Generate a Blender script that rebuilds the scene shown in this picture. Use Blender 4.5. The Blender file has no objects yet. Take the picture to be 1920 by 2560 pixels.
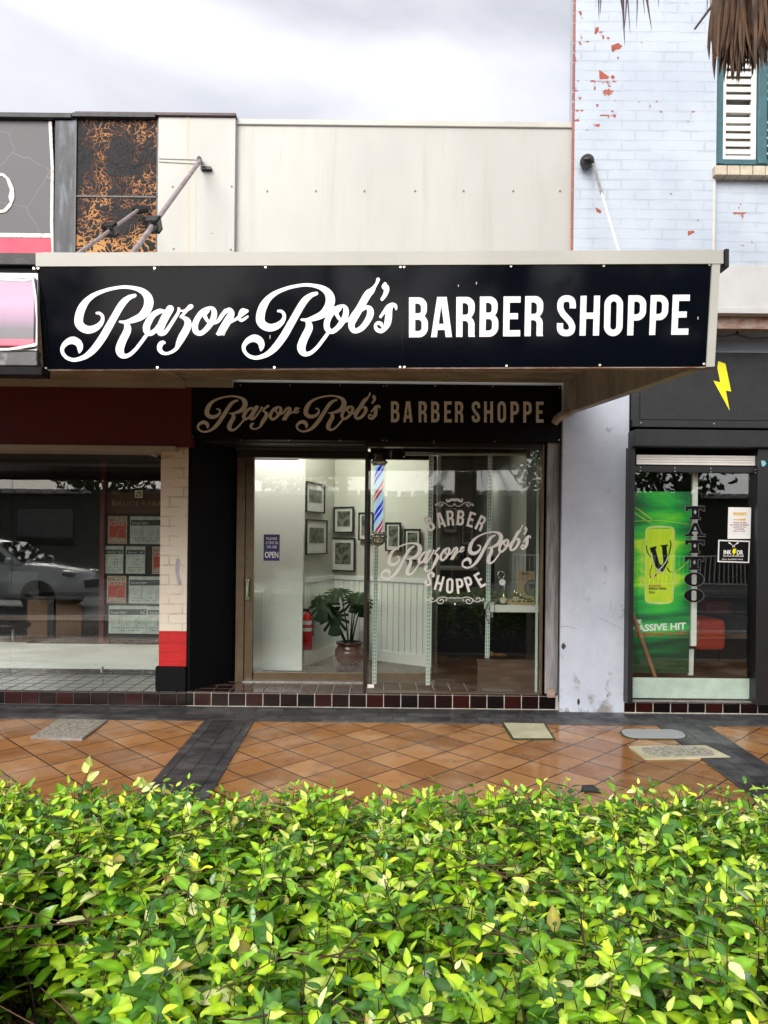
import bpy, bmesh, math, random
import numpy as np
from mathutils import Vector, Matrix, noise
from mathutils.geometry import tessellate_polygon

random.seed(7)
R = math.radians
SC = bpy.context.scene
# ------------------------------------------------------------------ camera
F = 1850.0; ROLL = 0.0105; EYE = 1.5; HOR = 1345.0
cam_d = bpy.data.cameras.new('camera'); cam = bpy.data.objects.new('camera', cam_d)
SC.collection.objects.link(cam); SC.camera = cam
cam_d.sensor_fit = 'VERTICAL'; cam_d.sensor_height = 36.0; cam_d.sensor_width = 27.0
cam_d.lens = 36.0*F/2560.0
cam_d.shift_y = (HOR-1280.0)/2560.0
cam_d.clip_start = 0.02; cam_d.clip_end = 2000
cam.matrix_world = Matrix.Translation((0, 0, EYE)) @ Matrix.Rotation(R(90), 4, 'X') @ Matrix.Rotation(ROLL, 4, 'Z')
SC.render.resolution_x = 768; SC.render.resolution_y = 1024
# ------------------------------------------------------------------ world
SUN_EL, SUN_AZ = R(30), R(203)       # azimuth measured from +Y clockwise; the light comes from behind the camera
w = bpy.data.worlds.new("World"); SC.world = w; w.use_nodes = True
nt = w.node_tree; nt.nodes.clear()
def N(nt, t, **kw):
    n = nt.nodes.new(t)
    for k, v in kw.items():
        if k.startswith('i_'):
            n.inputs[k[2:].replace('_', ' ')].default_value = v
        else: setattr(n, k, v)
    return n
def L(nt, a, b): nt.links.new(a, b)
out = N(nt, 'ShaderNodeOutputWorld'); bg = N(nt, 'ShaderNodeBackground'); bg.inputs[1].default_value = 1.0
sky = N(nt, 'ShaderNodeTexSky', sky_type='NISHITA'); sky.sun_disc = False
sky.sun_elevation = SUN_EL; sky.sun_rotation = SUN_AZ; sky.air_density = 1.0; sky.dust_density = 3.0
bgs = N(nt, 'ShaderNodeBackground'); bgs.inputs[1].default_value = 0.02
L(nt, sky.outputs[0], bgs.inputs[0])
tc = N(nt, 'ShaderNodeTexCoord')
mp = N(nt, 'ShaderNodeMapping'); mp.inputs['Scale'].default_value = (1.0, 1.0, 2.2); mp.inputs['Location'].default_value = (0.35, 0.1, 0.3)
L(nt, tc.outputs['Generated'], mp.inputs[0])
n1 = N(nt, 'ShaderNodeTexNoise'); n1.inputs['Scale'].default_value = 1.9; n1.inputs['Detail'].default_value = 6; n1.inputs['Roughness'].default_value = .5; n1.inputs['Distortion'].default_value = .6
L(nt, mp.outputs[0], n1.inputs['Vector'])
cr = N(nt, 'ShaderNodeValToRGB'); cr.color_ramp.elements[0].position = .37; cr.color_ramp.elements[0].color = (.245, .243, .254, 1)
cr.color_ramp.elements[1].position = .62; cr.color_ramp.elements[1].color = (.425, .42, .427, 1)
L(nt, n1.outputs[0], cr.inputs[0]); L(nt, cr.outputs[0], bg.inputs[0])
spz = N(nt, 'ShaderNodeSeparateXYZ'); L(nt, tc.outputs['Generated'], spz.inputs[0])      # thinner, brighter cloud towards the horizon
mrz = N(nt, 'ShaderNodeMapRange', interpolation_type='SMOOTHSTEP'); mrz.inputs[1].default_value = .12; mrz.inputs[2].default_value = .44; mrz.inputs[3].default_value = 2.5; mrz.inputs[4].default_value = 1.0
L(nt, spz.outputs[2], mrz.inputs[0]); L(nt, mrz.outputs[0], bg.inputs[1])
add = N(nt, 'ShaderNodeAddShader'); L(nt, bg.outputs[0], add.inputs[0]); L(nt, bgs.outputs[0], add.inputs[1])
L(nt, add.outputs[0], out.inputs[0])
sd = bpy.data.lights.new('sun', 'SUN'); sd.energy = 1.5; sd.angle = R(40); sd.color = (1, .97, .93)
sun = bpy.data.objects.new('sun', sd); SC.collection.objects.link(sun)
sdir = Vector((math.sin(SUN_AZ)*math.cos(SUN_EL), math.cos(SUN_AZ)*math.cos(SUN_EL), math.sin(SUN_EL)))
sun.rotation_euler = sdir.to_track_quat('Z', 'Y').to_euler(); sun.location = sdir*30
SC.view_settings.view_transform = 'Standard'; SC.view_settings.look = 'None'
SC.view_settings.exposure = 1.32; SC.view_settings.gamma = 1
SC.render.engine = 'CYCLES'
SC.cycles.max_bounces = 8; SC.cycles.transparent_max_bounces = 16; SC.cycles.glossy_bounces = 4
SC.cycles.caustics_reflective = False; SC.cycles.caustics_refractive = False
# ------------------------------------------------------------------ pixel -> world on the plane at distance Y
cR, sR = math.cos(ROLL), math.sin(ROLL)
def ray(px, py):
    dx, dy = px-960.0, py-HOR
    return ((dx*cR+dy*sR)/F, -(-dx*sR+dy*cR)/F)
def W(px, py, Y):
    a, b = ray(px, py); return Vector((a*Y, Y, EYE+b*Y))
SLOPE = 0.025
def gz(Y): return -SLOPE*(6.5-Y)
def G(px, py):
    a, b = ray(px, py)       # EYE + bY = -S(6.5-Y)
    Y = (EYE+SLOPE*6.5)/(SLOPE-b); return Vector((a*Y, Y, gz(Y)))
def X(px, Y, py=1400): return W(px, py, Y).x
def Z(py, Y, px=960): return W(px, py, Y).z
# ------------------------------------------------------------------ mesh builder
class MB:
    def __init__(s): s.v = []; s.f = []; s.m = []; s.smooth = []
    def add(s, vs, fs, mi=0, sm=False):
        b = len(s.v); s.v += [tuple(v) for v in vs]
        for f in fs: s.f.append([i+b for i in f]); s.m.append(mi); s.smooth.append(sm)
        return s
    def box(s, x0, x1, y0, y1, z0, z1, mi=0, bev=0.0):
        if x0 > x1: x0, x1 = x1, x0
        if y0 > y1: y0, y1 = y1, y0
        if z0 > z1: z0, z1 = z1, z0
        b = min(bev, (x1-x0)*.45, (y1-y0)*.45, (z1-z0)*.45)
        if b <= 0:
            vs = [(x, y, z) for z in (z0, z1) for y in (y0, y1) for x in (x0, x1)]
            s.add(vs, [(0,2,3,1),(4,5,7,6),(0,1,5,4),(2,6,7,3),(0,4,6,2),(1,3,7,5)], mi); return s
        bm = bmesh.new(); bmesh.ops.create_cube(bm, size=1)
        for v in bm.verts: v.co = Vector(((x0+x1)/2+v.co.x*(x1-x0), (y0+y1)/2+v.co.y*(y1-y0), (z0+z1)/2+v.co.z*(z1-z0)))
        bmesh.ops.bevel(bm, geom=bm.edges[:], offset=b, segments=2, affect='EDGES', profile=.5)
        s.bm(bm, mi); bm.free(); return s
    def bm(s, bm, mi=0, sm=False, mat=None):
        bm.verts.index_update()
        s.add([(mat @ v.co) if mat else v.co for v in bm.verts], [[v.index for v in f.verts] for f in bm.faces], mi, sm)
    def pbox(s, x0, y0, x1, y1, Y, d, mi=0, bev=0.0):       # box whose front face covers a picture rectangle at distance Y
        xm, ym = (x0+x1)/2, (y0+y1)/2
        s.box(X(x0, Y, ym), X(x1, Y, ym), Y, Y+d, Z(y1, Y, xm), Z(y0, Y, xm), mi, bev); return s
    def tube(s, pts, r, n=8, mi=0, cap=True, sm=True):
        pts = [Vector(p) for p in pts]; rs = r if isinstance(r, (list, tuple)) else [r]*len(pts)
        up = None; rings = []
        for i, p in enumerate(pts):
            t = (pts[min(i+1, len(pts)-1)]-pts[max(i-1, 0)])
            if t.length < 1e-9: t = Vector((0,0,1))
            t.normalize()
            if up is None:
                up = Vector((0,0,1)) if abs(t.z) < .9 else Vector((1,0,0))
            a = t.cross(up)
            if a.length < 1e-6: a = t.orthogonal()
            a.normalize(); b = a.cross(t); up = b
            rings.append([p+(a*math.cos(k*2*math.pi/n)+b*math.sin(k*2*math.pi/n))*rs[i] for k in range(n)])
        vs = [v for rg in rings for v in rg]; fs = []
        for i in range(len(pts)-1):
            for k in range(n):
                fs.append((i*n+k, i*n+(k+1)%n, (i+1)*n+(k+1)%n, (i+1)*n+k))
        s.add(vs, fs, mi, sm)
        if cap:
            s.add(rings[0], [list(range(n))], mi); s.add(rings[-1], [list(range(n))[::-1]], mi)
        return s
    def lathe(s, c, prof, n=24, mi=0, sm=True):    # prof: list of (radius, z)
        vs = []; fs = []
        for r_, z in prof:
            for k in range(n):
                a = 2*math.pi*k/n; vs.append((c[0]+r_*math.cos(a), c[1]+r_*math.sin(a), c[2]+z))
        for i in range(len(prof)-1):
            for k in range(n): fs.append((i*n+k, i*n+(k+1)%n, (i+1)*n+(k+1)%n, (i+1)*n+k))
        s.add(vs, fs, mi, sm)
        s.add(vs[:n], [list(range(n))[::-1]], mi); s.add(vs[-n:], [list(range(n))], mi); return s
    def prism_x(s, prof, x0, x1, mi=0):   # prof in (y,z)
        n = len(prof); vs = [(x0, a, b) for a, b in prof]+[(x1, a, b) for a, b in prof]
        s.add(vs, [list(range(n))[::-1], [i+n for i in range(n)]]+[(i, (i+1)%n, n+(i+1)%n, n+i) for i in range(n)], mi); return s
    def sheet(s, loops, fn, t=.002, mi=0, back=None):  # filled outline (first loop outer, others holes) mapped by fn, thickness t into +Y
        back = back or Vector((0, t, 0))
        loops = [l for l in loops if len(l) > 2]
        tri = tessellate_polygon([[Vector((p[0], -p[1], 0)) for p in l] for l in loops])
        flat = [p for l in loops for p in l]; fr = [fn(*p) for p in flat]; n = len(fr)
        vs = fr+[p+back for p in fr]; fs = []
        for a, b, c in tri:
            A, B_, C_ = fr[a], fr[b], fr[c]; nn = (B_-A).cross(C_-A)
            if nn.dot(back) > 0: a, b, c = a, c, b
            fs += [(a, b, c), (a+n, c+n, b+n)]
        o = 0
        for l in loops:
            m_ = len(l)
            for i in range(m_): fs.append((o+i, o+(i+1)%m_, n+o+(i+1)%m_, n+o+i))
            o += m_
        s.add(vs, fs, mi); return s
    def bounds(s):
        a = np.array(s.v); return a.min(0), a.max(0)
ORG = {}
def part(name, mb, mats, parent=None, loc=None, wn=False):
    mats = mats if isinstance(mats, (list, tuple)) else [mats]
    if parent is not None: org = ORG[parent.name]
    elif loc is not None: org = Vector(loc)
    else:
        a, b = mb.bounds(); org = Vector(((a[0]+b[0])/2, (a[1]+b[1])/2, a[2]))
    me = bpy.data.meshes.new(name)
    a = np.array(mb.v, dtype=np.float64)-np.array(org)
    me.from_pydata(a.tolist(), [], mb.f)
    for m_ in mats: me.materials.append(m_)
    me.polygons.foreach_set('material_index', mb.m); me.polygons.foreach_set('use_smooth', mb.smooth)
    me.update()
    o = bpy.data.objects.new(name, me); SC.collection.objects.link(o)
    if parent is not None: o.parent = parent
    else: o.location = org
    ORG[o.name] = org
    return o
def thing(name, label, cat, loc, group=None):
    o = bpy.data.objects.new(name, None); SC.collection.objects.link(o); o.location = loc; o.empty_display_size = .1
    ORG[o.name] = Vector(loc); return tag(o, label, cat, group)
def tag(o, label, cat, group=None, kind=None):
    if label: o['label'] = label
    if cat: o['category'] = cat
    if group: o['group'] = group
    if kind: o['kind'] = kind
    return o
def struct(o, label=None, cat=None):
    o['kind'] = 'structure'
    if label: o['label'] = label
    if cat: o['category'] = cat
    return o
def copy_tree(src, loc, label=None, rotz=None):
    r_ = src.copy(); SC.collection.objects.link(r_); r_.location = loc
    if rotz is not None: r_.rotation_euler.z = rotz
    if label: r_['label'] = label
    for ch in list(src.children):
        c = ch.copy(); SC.collection.objects.link(c); c.parent = r_
        for g in ch.children:
            d = g.copy(); SC.collection.objects.link(d); d.parent = c
    return r_
# ------------------------------------------------------------------ materials
def newmat(name):
    m = bpy.data.materials.new(name); m.use_nodes = True
    nt = m.node_tree; nt.nodes.clear()
    o = N(nt, 'ShaderNodeOutputMaterial'); b = N(nt, 'ShaderNodeBsdfPrincipled'); L(nt, b.outputs[0], o.inputs[0])
    return m, nt, b, o
def c4(c): return (c[0], c[1], c[2], 1)
def M(name, col, rough=.55, metal=0, col2=None, var=.12, vs=6, bump=.0, bs=60, stretch=(1,1,1), sharp=None, spec=.5, rvar=.1, emit=None, es=0, coat=0, det=6):
    """surface with noise mottling between col and col2, roughness variation and fine bump"""
    m, nt, b, o = newmat(name)
    tc = N(nt, 'ShaderNodeTexCoord'); mp = N(nt, 'ShaderNodeMapping'); mp.inputs['Scale'].default_value = stretch
    L(nt, tc.outputs['Object'], mp.inputs[0])
    n1 = N(nt, 'ShaderNodeTexNoise'); n1.inputs['Scale'].default_value = vs; n1.inputs['Detail'].default_value = det; n1.inputs['Roughness'].default_value = .6
    L(nt, mp.outputs[0], n1.inputs['Vector'])
    if col2 is None: col2 = tuple(max(0, c*(1-2*var)) for c in col)
    cr = N(nt, 'ShaderNodeValToRGB')
    lo, hi = sharp if sharp else (.35, .65)
    cr.color_ramp.elements[0].position = lo; cr.color_ramp.elements[1].position = hi
    cr.color_ramp.elements[0].color = c4(col2); cr.color_ramp.elements[1].color = c4(col)
    L(nt, n1.outputs[0], cr.inputs[0]); L(nt, cr.outputs[0], b.inputs['Base Color'])
    mr = N(nt, 'ShaderNodeMapRange'); mr.inputs[3].default_value = max(0, rough-rvar); mr.inputs[4].default_value = min(1, rough+rvar)
    n2 = N(nt, 'ShaderNodeTexNoise'); n2.inputs['Scale'].default_value = vs*2.3; n2.inputs['Detail'].default_value = 4
    L(nt, mp.outputs[0], n2.inputs['Vector']); L(nt, n2.outputs[0], mr.inputs[0]); L(nt, mr.outputs[0], b.inputs['Roughness'])
    b.inputs['Metallic'].default_value = metal; b.inputs['Specular IOR Level'].default_value = spec; b.inputs['Coat Weight'].default_value = coat
    if bump:
        n3 = N(nt, 'ShaderNodeTexNoise'); n3.inputs['Scale'].default_value = bs; n3.inputs['Detail'].default_value = 5
        L(nt, mp.outputs[0], n3.inputs['Vector'])
        bp = N(nt, 'ShaderNodeBump'); bp.inputs['Strength'].default_value = bump; bp.inputs['Distance'].default_value = .01
        L(nt, n3.outputs[0], bp.inputs['Height']); L(nt, bp.outputs[0], b.inputs['Normal'])
    if emit: b.inputs['Emission Color'].default_value = c4(emit); b.inputs['Emission Strength'].default_value = es
    return m
def glassmat(name, ior=1.55, tint=(.95,.98,.96), warp=0.0):
    m = bpy.data.materials.new(name); m.use_nodes = True; nt = m.node_tree; nt.nodes.clear()
    o = N(nt, 'ShaderNodeOutputMaterial'); mx = N(nt, 'ShaderNodeMixShader')
    tr = N(nt, 'ShaderNodeBsdfTransparent'); tr.inputs[0].default_value = c4(tint)
    gl = N(nt, 'ShaderNodeBsdfGlossy'); gl.inputs['Roughness'].default_value = 0.0; gl.inputs[0].default_value = (1,1,1,1)
    ge = N(nt, 'ShaderNodeNewGeometry'); mr = N(nt, 'ShaderNodeMapRange'); mr.inputs[3].default_value = ior; mr.inputs[4].default_value = 1/ior
    L(nt, ge.outputs['Backfacing'], mr.inputs[0]); fr = N(nt, 'ShaderNodeFresnel'); L(nt, mr.outputs[0], fr.inputs[0])
    if warp:
        tc = N(nt, 'ShaderNodeTexCoord'); n3 = N(nt, 'ShaderNodeTexNoise'); n3.inputs['Scale'].default_value = 1.3; n3.inputs['Detail'].default_value = 1
        L(nt, tc.outputs['Object'], n3.inputs['Vector']); bp = N(nt, 'ShaderNodeBump'); bp.inputs['Strength'].default_value = 1; bp.inputs['Distance'].default_value = warp
        L(nt, n3.outputs[0], bp.inputs['Height']); L(nt, bp.outputs[0], gl.inputs['Normal'])
    L(nt, fr.outputs[0], mx.inputs[0]); L(nt, tr.outputs[0], mx.inputs[1]); L(nt, gl.outputs[0], mx.inputs[2]); L(nt, mx.outputs[0], o.inputs[0])
    return m
def brickmat(name, paint, mortar_dark=None, peel=0.0, bw=.24, bh=.086, ms=.009, red=(.30,.07,.04), paint2=None, offx=0, offz=0, rough=.55, bstr=.7, axis='XZ', smooth=.15, crack=.0, gate=None):
    """painted brickwork: courses as bump, peeled flakes show the red brick"""
    m, nt, b, o = newmat(name)
    tc = N(nt, 'ShaderNodeTexCoord'); sp = N(nt, 'ShaderNodeSeparateXYZ'); cb = N(nt, 'ShaderNodeCombineXYZ')
    L(nt, tc.outputs['Object'], sp.inputs[0])
    if axis == 'XZ': L(nt, sp.outputs[0], cb.inputs[0])
    else: L(nt, sp.outputs[1], cb.inputs[0])
    L(nt, sp.outputs[2], cb.inputs[1])
    mp = N(nt, 'ShaderNodeMapping'); mp.inputs['Location'].default_value = (offx, offz, 0); L(nt, cb.outputs[0], mp.inputs[0])
    # wobble the joints slightly
    nw = N(nt, 'ShaderNodeTexNoise'); nw.inputs['Scale'].default_value = 9; nw.inputs['Detail'].default_value = 2; L(nt, tc.outputs['Object'], nw.inputs['Vector'])
    vm = N(nt, 'ShaderNodeVectorMath', operation='MULTIPLY_ADD'); vm.inputs[1].default_value = (.008,.008,0)
    L(nt, nw.outputs['Color'], vm.inputs[0]); L(nt, mp.outputs[0], vm.inputs[2])
    br = N(nt, 'ShaderNodeTexBrick'); br.inputs['Scale'].default_value = 1; br.inputs['Mortar Size'].default_value = ms
    br.inputs['Brick Width'].default_value = bw; br.inputs['Row Height'].default_value = bh; br.inputs['Mortar Smooth'].default_value = smooth
    br.inputs['Color1'].default_value = (0,0,0,1); br.inputs['Color2'].default_value = (1,1,1,1); br.inputs['Mortar'].default_value = (.5,.5,.5,1)
    L(nt, vm.outputs[0], br.inputs['Vector'])
    n1 = N(nt, 'ShaderNodeTexNoise'); n1.inputs['Scale'].default_value = 2.5; n1.inputs['Detail'].default_value = 5; L(nt, tc.outputs['Object'], n1.inputs['Vector'])
    mixp = N(nt, 'ShaderNodeMix', data_type='RGBA'); mixp.inputs[6].default_value = c4(paint); mixp.inputs[7].default_value = c4(paint2 or tuple(c*.86 for c in paint))
    mr = N(nt, 'ShaderNodeMapRange'); mr.inputs[1].default_value = .35; mr.inputs[2].default_value = .65; L(nt, n1.outputs[0], mr.inputs[0]); L(nt, mr.outputs[0], mixp.inputs[0])
    last = mixp.outputs[2]
    # joint dirt
    mm = N(nt, 'ShaderNodeMix', data_type='RGBA'); md = mortar_dark or tuple(c*.72 for c in paint); mm.inputs[7].default_value = c4(md)
    nj = N(nt, 'ShaderNodeTexNoise'); nj.inputs['Scale'].default_value = 5; nj.inputs['Detail'].default_value = 3; L(nt, tc.outputs['Object'], nj.inputs['Vector'])
    mj = N(nt, 'ShaderNodeMapRange'); mj.inputs[1].default_value = .42; mj.inputs[2].default_value = .62; L(nt, nj.outputs[0], mj.inputs[0])
    ml = N(nt, 'ShaderNodeMath', operation='MULTIPLY'); L(nt, br.outputs['Fac'], ml.inputs[0]); L(nt, mj.outputs[0], ml.inputs[1])
    L(nt, ml.outputs[0], mm.inputs[0]); L(nt, last, mm.inputs[6]); last = mm.outputs[2]
    hgt = N(nt, 'ShaderNodeMath', operation='MULTIPLY'); L(nt, br.outputs['Fac'], hgt.inputs[0]); hgt.inputs[1].default_value = -1
    hn = N(nt, 'ShaderNodeTexNoise'); hn.inputs['Scale'].default_value = 45; hn.inputs['Detail'].default_value = 5; L(nt, tc.outputs['Object'], hn.inputs['Vector'])
    hm = N(nt, 'ShaderNodeMath', operation='MULTIPLY_ADD'); hm.inputs[1].default_value = .45; L(nt, hn.outputs[0], hm.inputs[0]); L(nt, hgt.outputs[0], hm.inputs[2])
    hlast = hm.outputs[0]
    if peel:
        np_ = N(nt, 'ShaderNodeTexNoise'); np_.inputs['Scale'].default_value = 6.5; np_.inputs['Detail'].default_value = 7; np_.inputs['Roughness'].default_value = .62; np_.inputs['Distortion'].default_value = .4
        L(nt, tc.outputs['Object'], np_.inputs['Vector'])
        nb = N(nt, 'ShaderNodeTexNoise'); nb.inputs['Scale'].default_value = 1.1; nb.inputs['Detail'].default_value = 1; L(nt, tc.outputs['Object'], nb.inputs['Vector'])
        sm_ = N(nt, 'ShaderNodeMath', operation='MULTIPLY_ADD'); sm_.inputs[1].default_value = .5; L(nt, nb.outputs[0], sm_.inputs[0]); L(nt, np_.outputs[0], sm_.inputs[2])
        if gate:     # flaking is worst along one edge of the wall and along the joints
            gx = N(nt, 'ShaderNodeMapRange'); gx.inputs[1].default_value = gate[0]; gx.inputs[2].default_value = gate[1]; gx.inputs[3].default_value = .0; gx.inputs[4].default_value = -.10; L(nt, sp.outputs[0], gx.inputs[0])
            g2 = N(nt, 'ShaderNodeMath', operation='MULTIPLY_ADD'); g2.inputs[1].default_value = .06; L(nt, br.outputs['Fac'], g2.inputs[0]); L(nt, gx.outputs[0], g2.inputs[2])
            g3 = N(nt, 'ShaderNodeMath', operation='ADD'); L(nt, g2.outputs[0], g3.inputs[0]); L(nt, sm_.outputs[0], g3.inputs[1]); sm_ = g3
        pr = N(nt, 'ShaderNodeMapRange'); pr.inputs[1].default_value = 1.0-peel; pr.inputs[2].default_value = 1.0-peel+.012; L(nt, sm_.outputs[0], pr.inputs[0])
        mp2 = N(nt, 'ShaderNodeMix', data_type='RGBA'); mp2.inputs[7].default_value = c4(red); L(nt, pr.outputs[0], mp2.inputs[0]); L(nt, last, mp2.inputs[6]); last = mp2.outputs[2]
        h2 = N(nt, 'ShaderNodeMath', operation='SUBTRACT'); L(nt, hlast, h2.inputs[0]); L(nt, pr.outputs[0], h2.inputs[1]); hlast = h2.outputs[0]
    L(nt, last, b.inputs['Base Color'])
    bp = N(nt, 'ShaderNodeBump'); bp.inputs['Strength'].default_value = bstr; bp.inputs['Distance'].default_value = .006
    L(nt, hlast, bp.inputs['Height']); L(nt, bp.outputs[0], b.inputs['Normal']); b.inputs['Roughness'].default_value = rough
    return m
def attrmat(name, rough=.4, translucent=0.0, spec=.5, bump=0, bs=80, rvar=0):
    m, nt, b, o = newmat(name)
    at = N(nt, 'ShaderNodeAttribute', attribute_name='col'); L(nt, at.outputs['Color'], b.inputs['Base Color'])
    b.inputs['Roughness'].default_value = rough; b.inputs['Specular IOR Level'].default_value = spec
    if translucent:
        tl = N(nt, 'ShaderNodeBsdfTranslucent'); L(nt, at.outputs['Color'], tl.inputs[0]); mx = N(nt, 'ShaderNodeMixShader'); mx.inputs[0].default_value = translucent
        L(nt, b.outputs[0], mx.inputs[1]); L(nt, tl.outputs[0], mx.inputs[2]); L(nt, mx.outputs[0], o.inputs[0])
    if bump:
        tc = N(nt, 'ShaderNodeTexCoord'); n3 = N(nt, 'ShaderNodeTexNoise'); n3.inputs['Scale'].default_value = bs; n3.inputs['Detail'].default_value = 4; L(nt, tc.outputs['Object'], n3.inputs['Vector'])
        bp = N(nt, 'ShaderNodeBump'); bp.inputs['Strength'].default_value = bump; bp.inputs['Distance'].default_value = .01
        L(nt, n3.outputs[0], bp.inputs['Height']); L(nt, bp.outputs[0], b.inputs['Normal'])
    return m
def setcol(o, cols):     # per-face colours -> corner attribute
    me = o.data; a = me.color_attributes.new('col', 'FLOAT_COLOR', 'CORNER')
    lt = np.zeros(len(me.polygons), dtype=np.int32); me.polygons.foreach_get('loop_total', lt)
    c = np.repeat(np.asarray(cols, dtype=np.float32), lt, axis=0)
    c = np.concatenate([c, np.ones((len(c), 1), np.float32)], 1); a.data.foreach_set('color', c.ravel())
MT = {}
def dirty(m, col, scale, lo, hi, amt=1.0, base=None):
    """lay a second, patchy layer of grime over a material: rain streaks, scuffs, or splash dirt near the foot of a wall"""
    nt = m.node_tree; b = [n for n in nt.nodes if n.type == 'BSDF_PRINCIPLED'][0]; src = b.inputs['Base Color'].links[0].from_socket
    tc = N(nt, 'ShaderNodeTexCoord'); mp = N(nt, 'ShaderNodeMapping'); mp.inputs['Scale'].default_value = scale; L(nt, tc.outputs['Object'], mp.inputs[0])
    n = N(nt, 'ShaderNodeTexNoise'); n.inputs['Scale'].default_value = 1; n.inputs['Detail'].default_value = 7; n.inputs['Roughness'].default_value = .62; L(nt, mp.outputs[0], n.inputs['Vector'])
    fac = n.outputs[0]
    if base:
        sp = N(nt, 'ShaderNodeSeparateXYZ'); L(nt, tc.outputs['Object'], sp.inputs[0]); g = N(nt, 'ShaderNodeMapRange'); g.inputs[1].default_value = base[0]; g.inputs[2].default_value = base[1]; g.inputs[3].default_value = .13; g.inputs[4].default_value = -.06; L(nt, sp.outputs[2], g.inputs[0])
        a = N(nt, 'ShaderNodeMath', operation='ADD'); L(nt, g.outputs[0], a.inputs[0]); L(nt, fac, a.inputs[1]); fac = a.outputs[0]
    r = N(nt, 'ShaderNodeMapRange'); r.inputs[1].default_value = lo; r.inputs[2].default_value = hi; r.inputs[4].default_value = amt; L(nt, fac, r.inputs[0])
    mx = N(nt, 'ShaderNodeMix', data_type='RGBA'); mx.inputs[7].default_value = c4(col); L(nt, r.outputs[0], mx.inputs[0]); L(nt, src, mx.inputs[6]); L(nt, mx.outputs[2], b.inputs['Base Color'])
    return m
def mats():
    t = MT
    t['cream'] = dirty(M('cream_cladding', (.43,.425,.395), .45, var=.06, vs=1.6, bump=.05, bs=12, stretch=(1,1,.35)), (.27,.25,.21), (9,9,.5), .55, .80, amt=.45)
    t['creamtrim'] = M('cream_trim', (.47,.46,.42), .4, var=.06, vs=2, bump=.04, bs=20)
    t['whitepaint'] = M('white_paint', (.78,.77,.73), .45, var=.06, vs=3, bump=.05)
    t['black_gloss'] = M('black_gloss', (.002,.003,.006), .08, var=.1, vs=1.2, rvar=.04, spec=.16, bump=.05, bs=1.6)
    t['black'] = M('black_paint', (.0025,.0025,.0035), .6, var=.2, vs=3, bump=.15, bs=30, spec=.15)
    t['blackmetal'] = M('black_metal', (.008,.0085,.0095), .4, var=.2, vs=5, bump=.05)
    t['charcoal'] = M('charcoal_paint', (.014,.0145,.017), .5, col2=(.007,.0075,.009), vs=7, bump=.25, bs=130)
    t['lettering'] = M('white_vinyl', (.86,.86,.86), .35, var=.01, emit=None)
    t['letter_grey'] = M('cream_vinyl', (.84,.84,.84), .4, var=.02)
    t['decal'] = M('window_vinyl', (.88,.87,.82), .4, var=.01)
    t['soffit'] = M('stained_soffit', (.48,.475,.45), .6, col2=(.27,.26,.235), vs=3, bump=.1, stretch=(1,2,1))
    t['maroon'] = M('maroon_board', (.105,.003,.003), .5, var=.1, vs=2, bump=.02)
    t['glass'] = glassmat('window_glass', 1.62, warp=.0012)
    t['doorbrown'] = M('bronze_anodised_frame', (.145,.10,.055), .38, metal=.4, var=.12, vs=9)
    t['darkframe'] = M('dark_bronze', (.035,.024,.017), .35, metal=.3, var=.15, vs=6)
    t['chrome'] = M('chrome', (.75,.73,.66), .1, metal=1, var=.05, vs=3, rvar=.04)
    t['steel'] = M('galvanised_steel', (.42,.41,.40), .4, metal=.7, var=.15, vs=20)
    t['rod'] = M('weathered_rod', (.33,.29,.31), .55, col2=(.22,.16,.15), vs=18, bump=.1)
    t['blackiron'] = M('black_iron', (.012,.012,.012), .4, var=.2, vs=12, bump=.3, bs=60)
    t['screw'] = M('screw_head', (.72,.68,.6), .3, metal=.5, var=.05)
    t['screwdark'] = M('dull_screw', (.16,.14,.12), .5, metal=.3)
    t['white_int'] = M('interior_white', (.74,.74,.70), .55, var=.03, vs=2)
    t['floor_int'] = M('interior_floor', (.035,.035,.035), .25, var=.3, vs=9)
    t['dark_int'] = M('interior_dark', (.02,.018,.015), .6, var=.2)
    t['grey_int'] = M('interior_grey', (.28,.28,.24), .6, var=.08, vs=2)
    t['slot'] = M('shelf_standard', (.62,.70,.66), .4, metal=.2, var=.04)
    t['slotdark'] = M('slot_hole', (.03,.03,.03), .7)
    t['ply'] = M('stained_board', (.075,.042,.03), .45, col2=(.04,.022,.016), vs=5, stretch=(1,1,7), bump=.1)
    t['weather'] = M('weathered_post', (.32,.31,.32), .7, col2=(.16,.15,.15), vs=5, stretch=(4,4,.5), bump=.35, bs=30, sharp=(.4,.62))
    t['pillar'] = dirty(M('pale_blue_render', (.58,.625,.71), .62, col2=(.46,.505,.59), vs=2.2, bump=.2, bs=25), (.25,.24,.22), (7,7,5), .56, .66, base=(-.05,.38))
    t['brick_blue'] = brickmat('pale_blue_painted_brick', (.44,.49,.55), peel=.075, paint2=(.38,.43,.50), mortar_dark=(.36,.40,.46), bstr=.5, gate=(-1.36,-.75))
    t['brick_side'] = brickmat('red_brick', (.33,.10,.07), mortar_dark=(.35,.3,.27), axis='YZ', paint2=(.24,.07,.05))
    t['brick_cream'] = brickmat('cream_painted_brick', (.84,.78,.66), paint2=(.78,.71,.59), mortar_dark=(.56,.48,.36), bstr=.5, bw=.24, ms=.007, offx=.05)
    t['brick_red'] = brickmat('red_painted_brick', (.62,.004,.004), paint2=(.52,.003,.003), mortar_dark=(.35,.004,.004), bstr=.5, bw=.24, ms=.007, offx=.05)
    t['soil'] = M('garden_soil', (.06,.035,.02), .9, col2=(.02,.012,.008), vs=30, bump=1, bs=60)
    t['asphalt'] = M('asphalt', (.08,.08,.085), .45, var=.2, vs=20, bump=.4, bs=200, rvar=.2)
    t['linepaint'] = M('road_line_paint', (.78,.78,.76), .5, var=.08)
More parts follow.
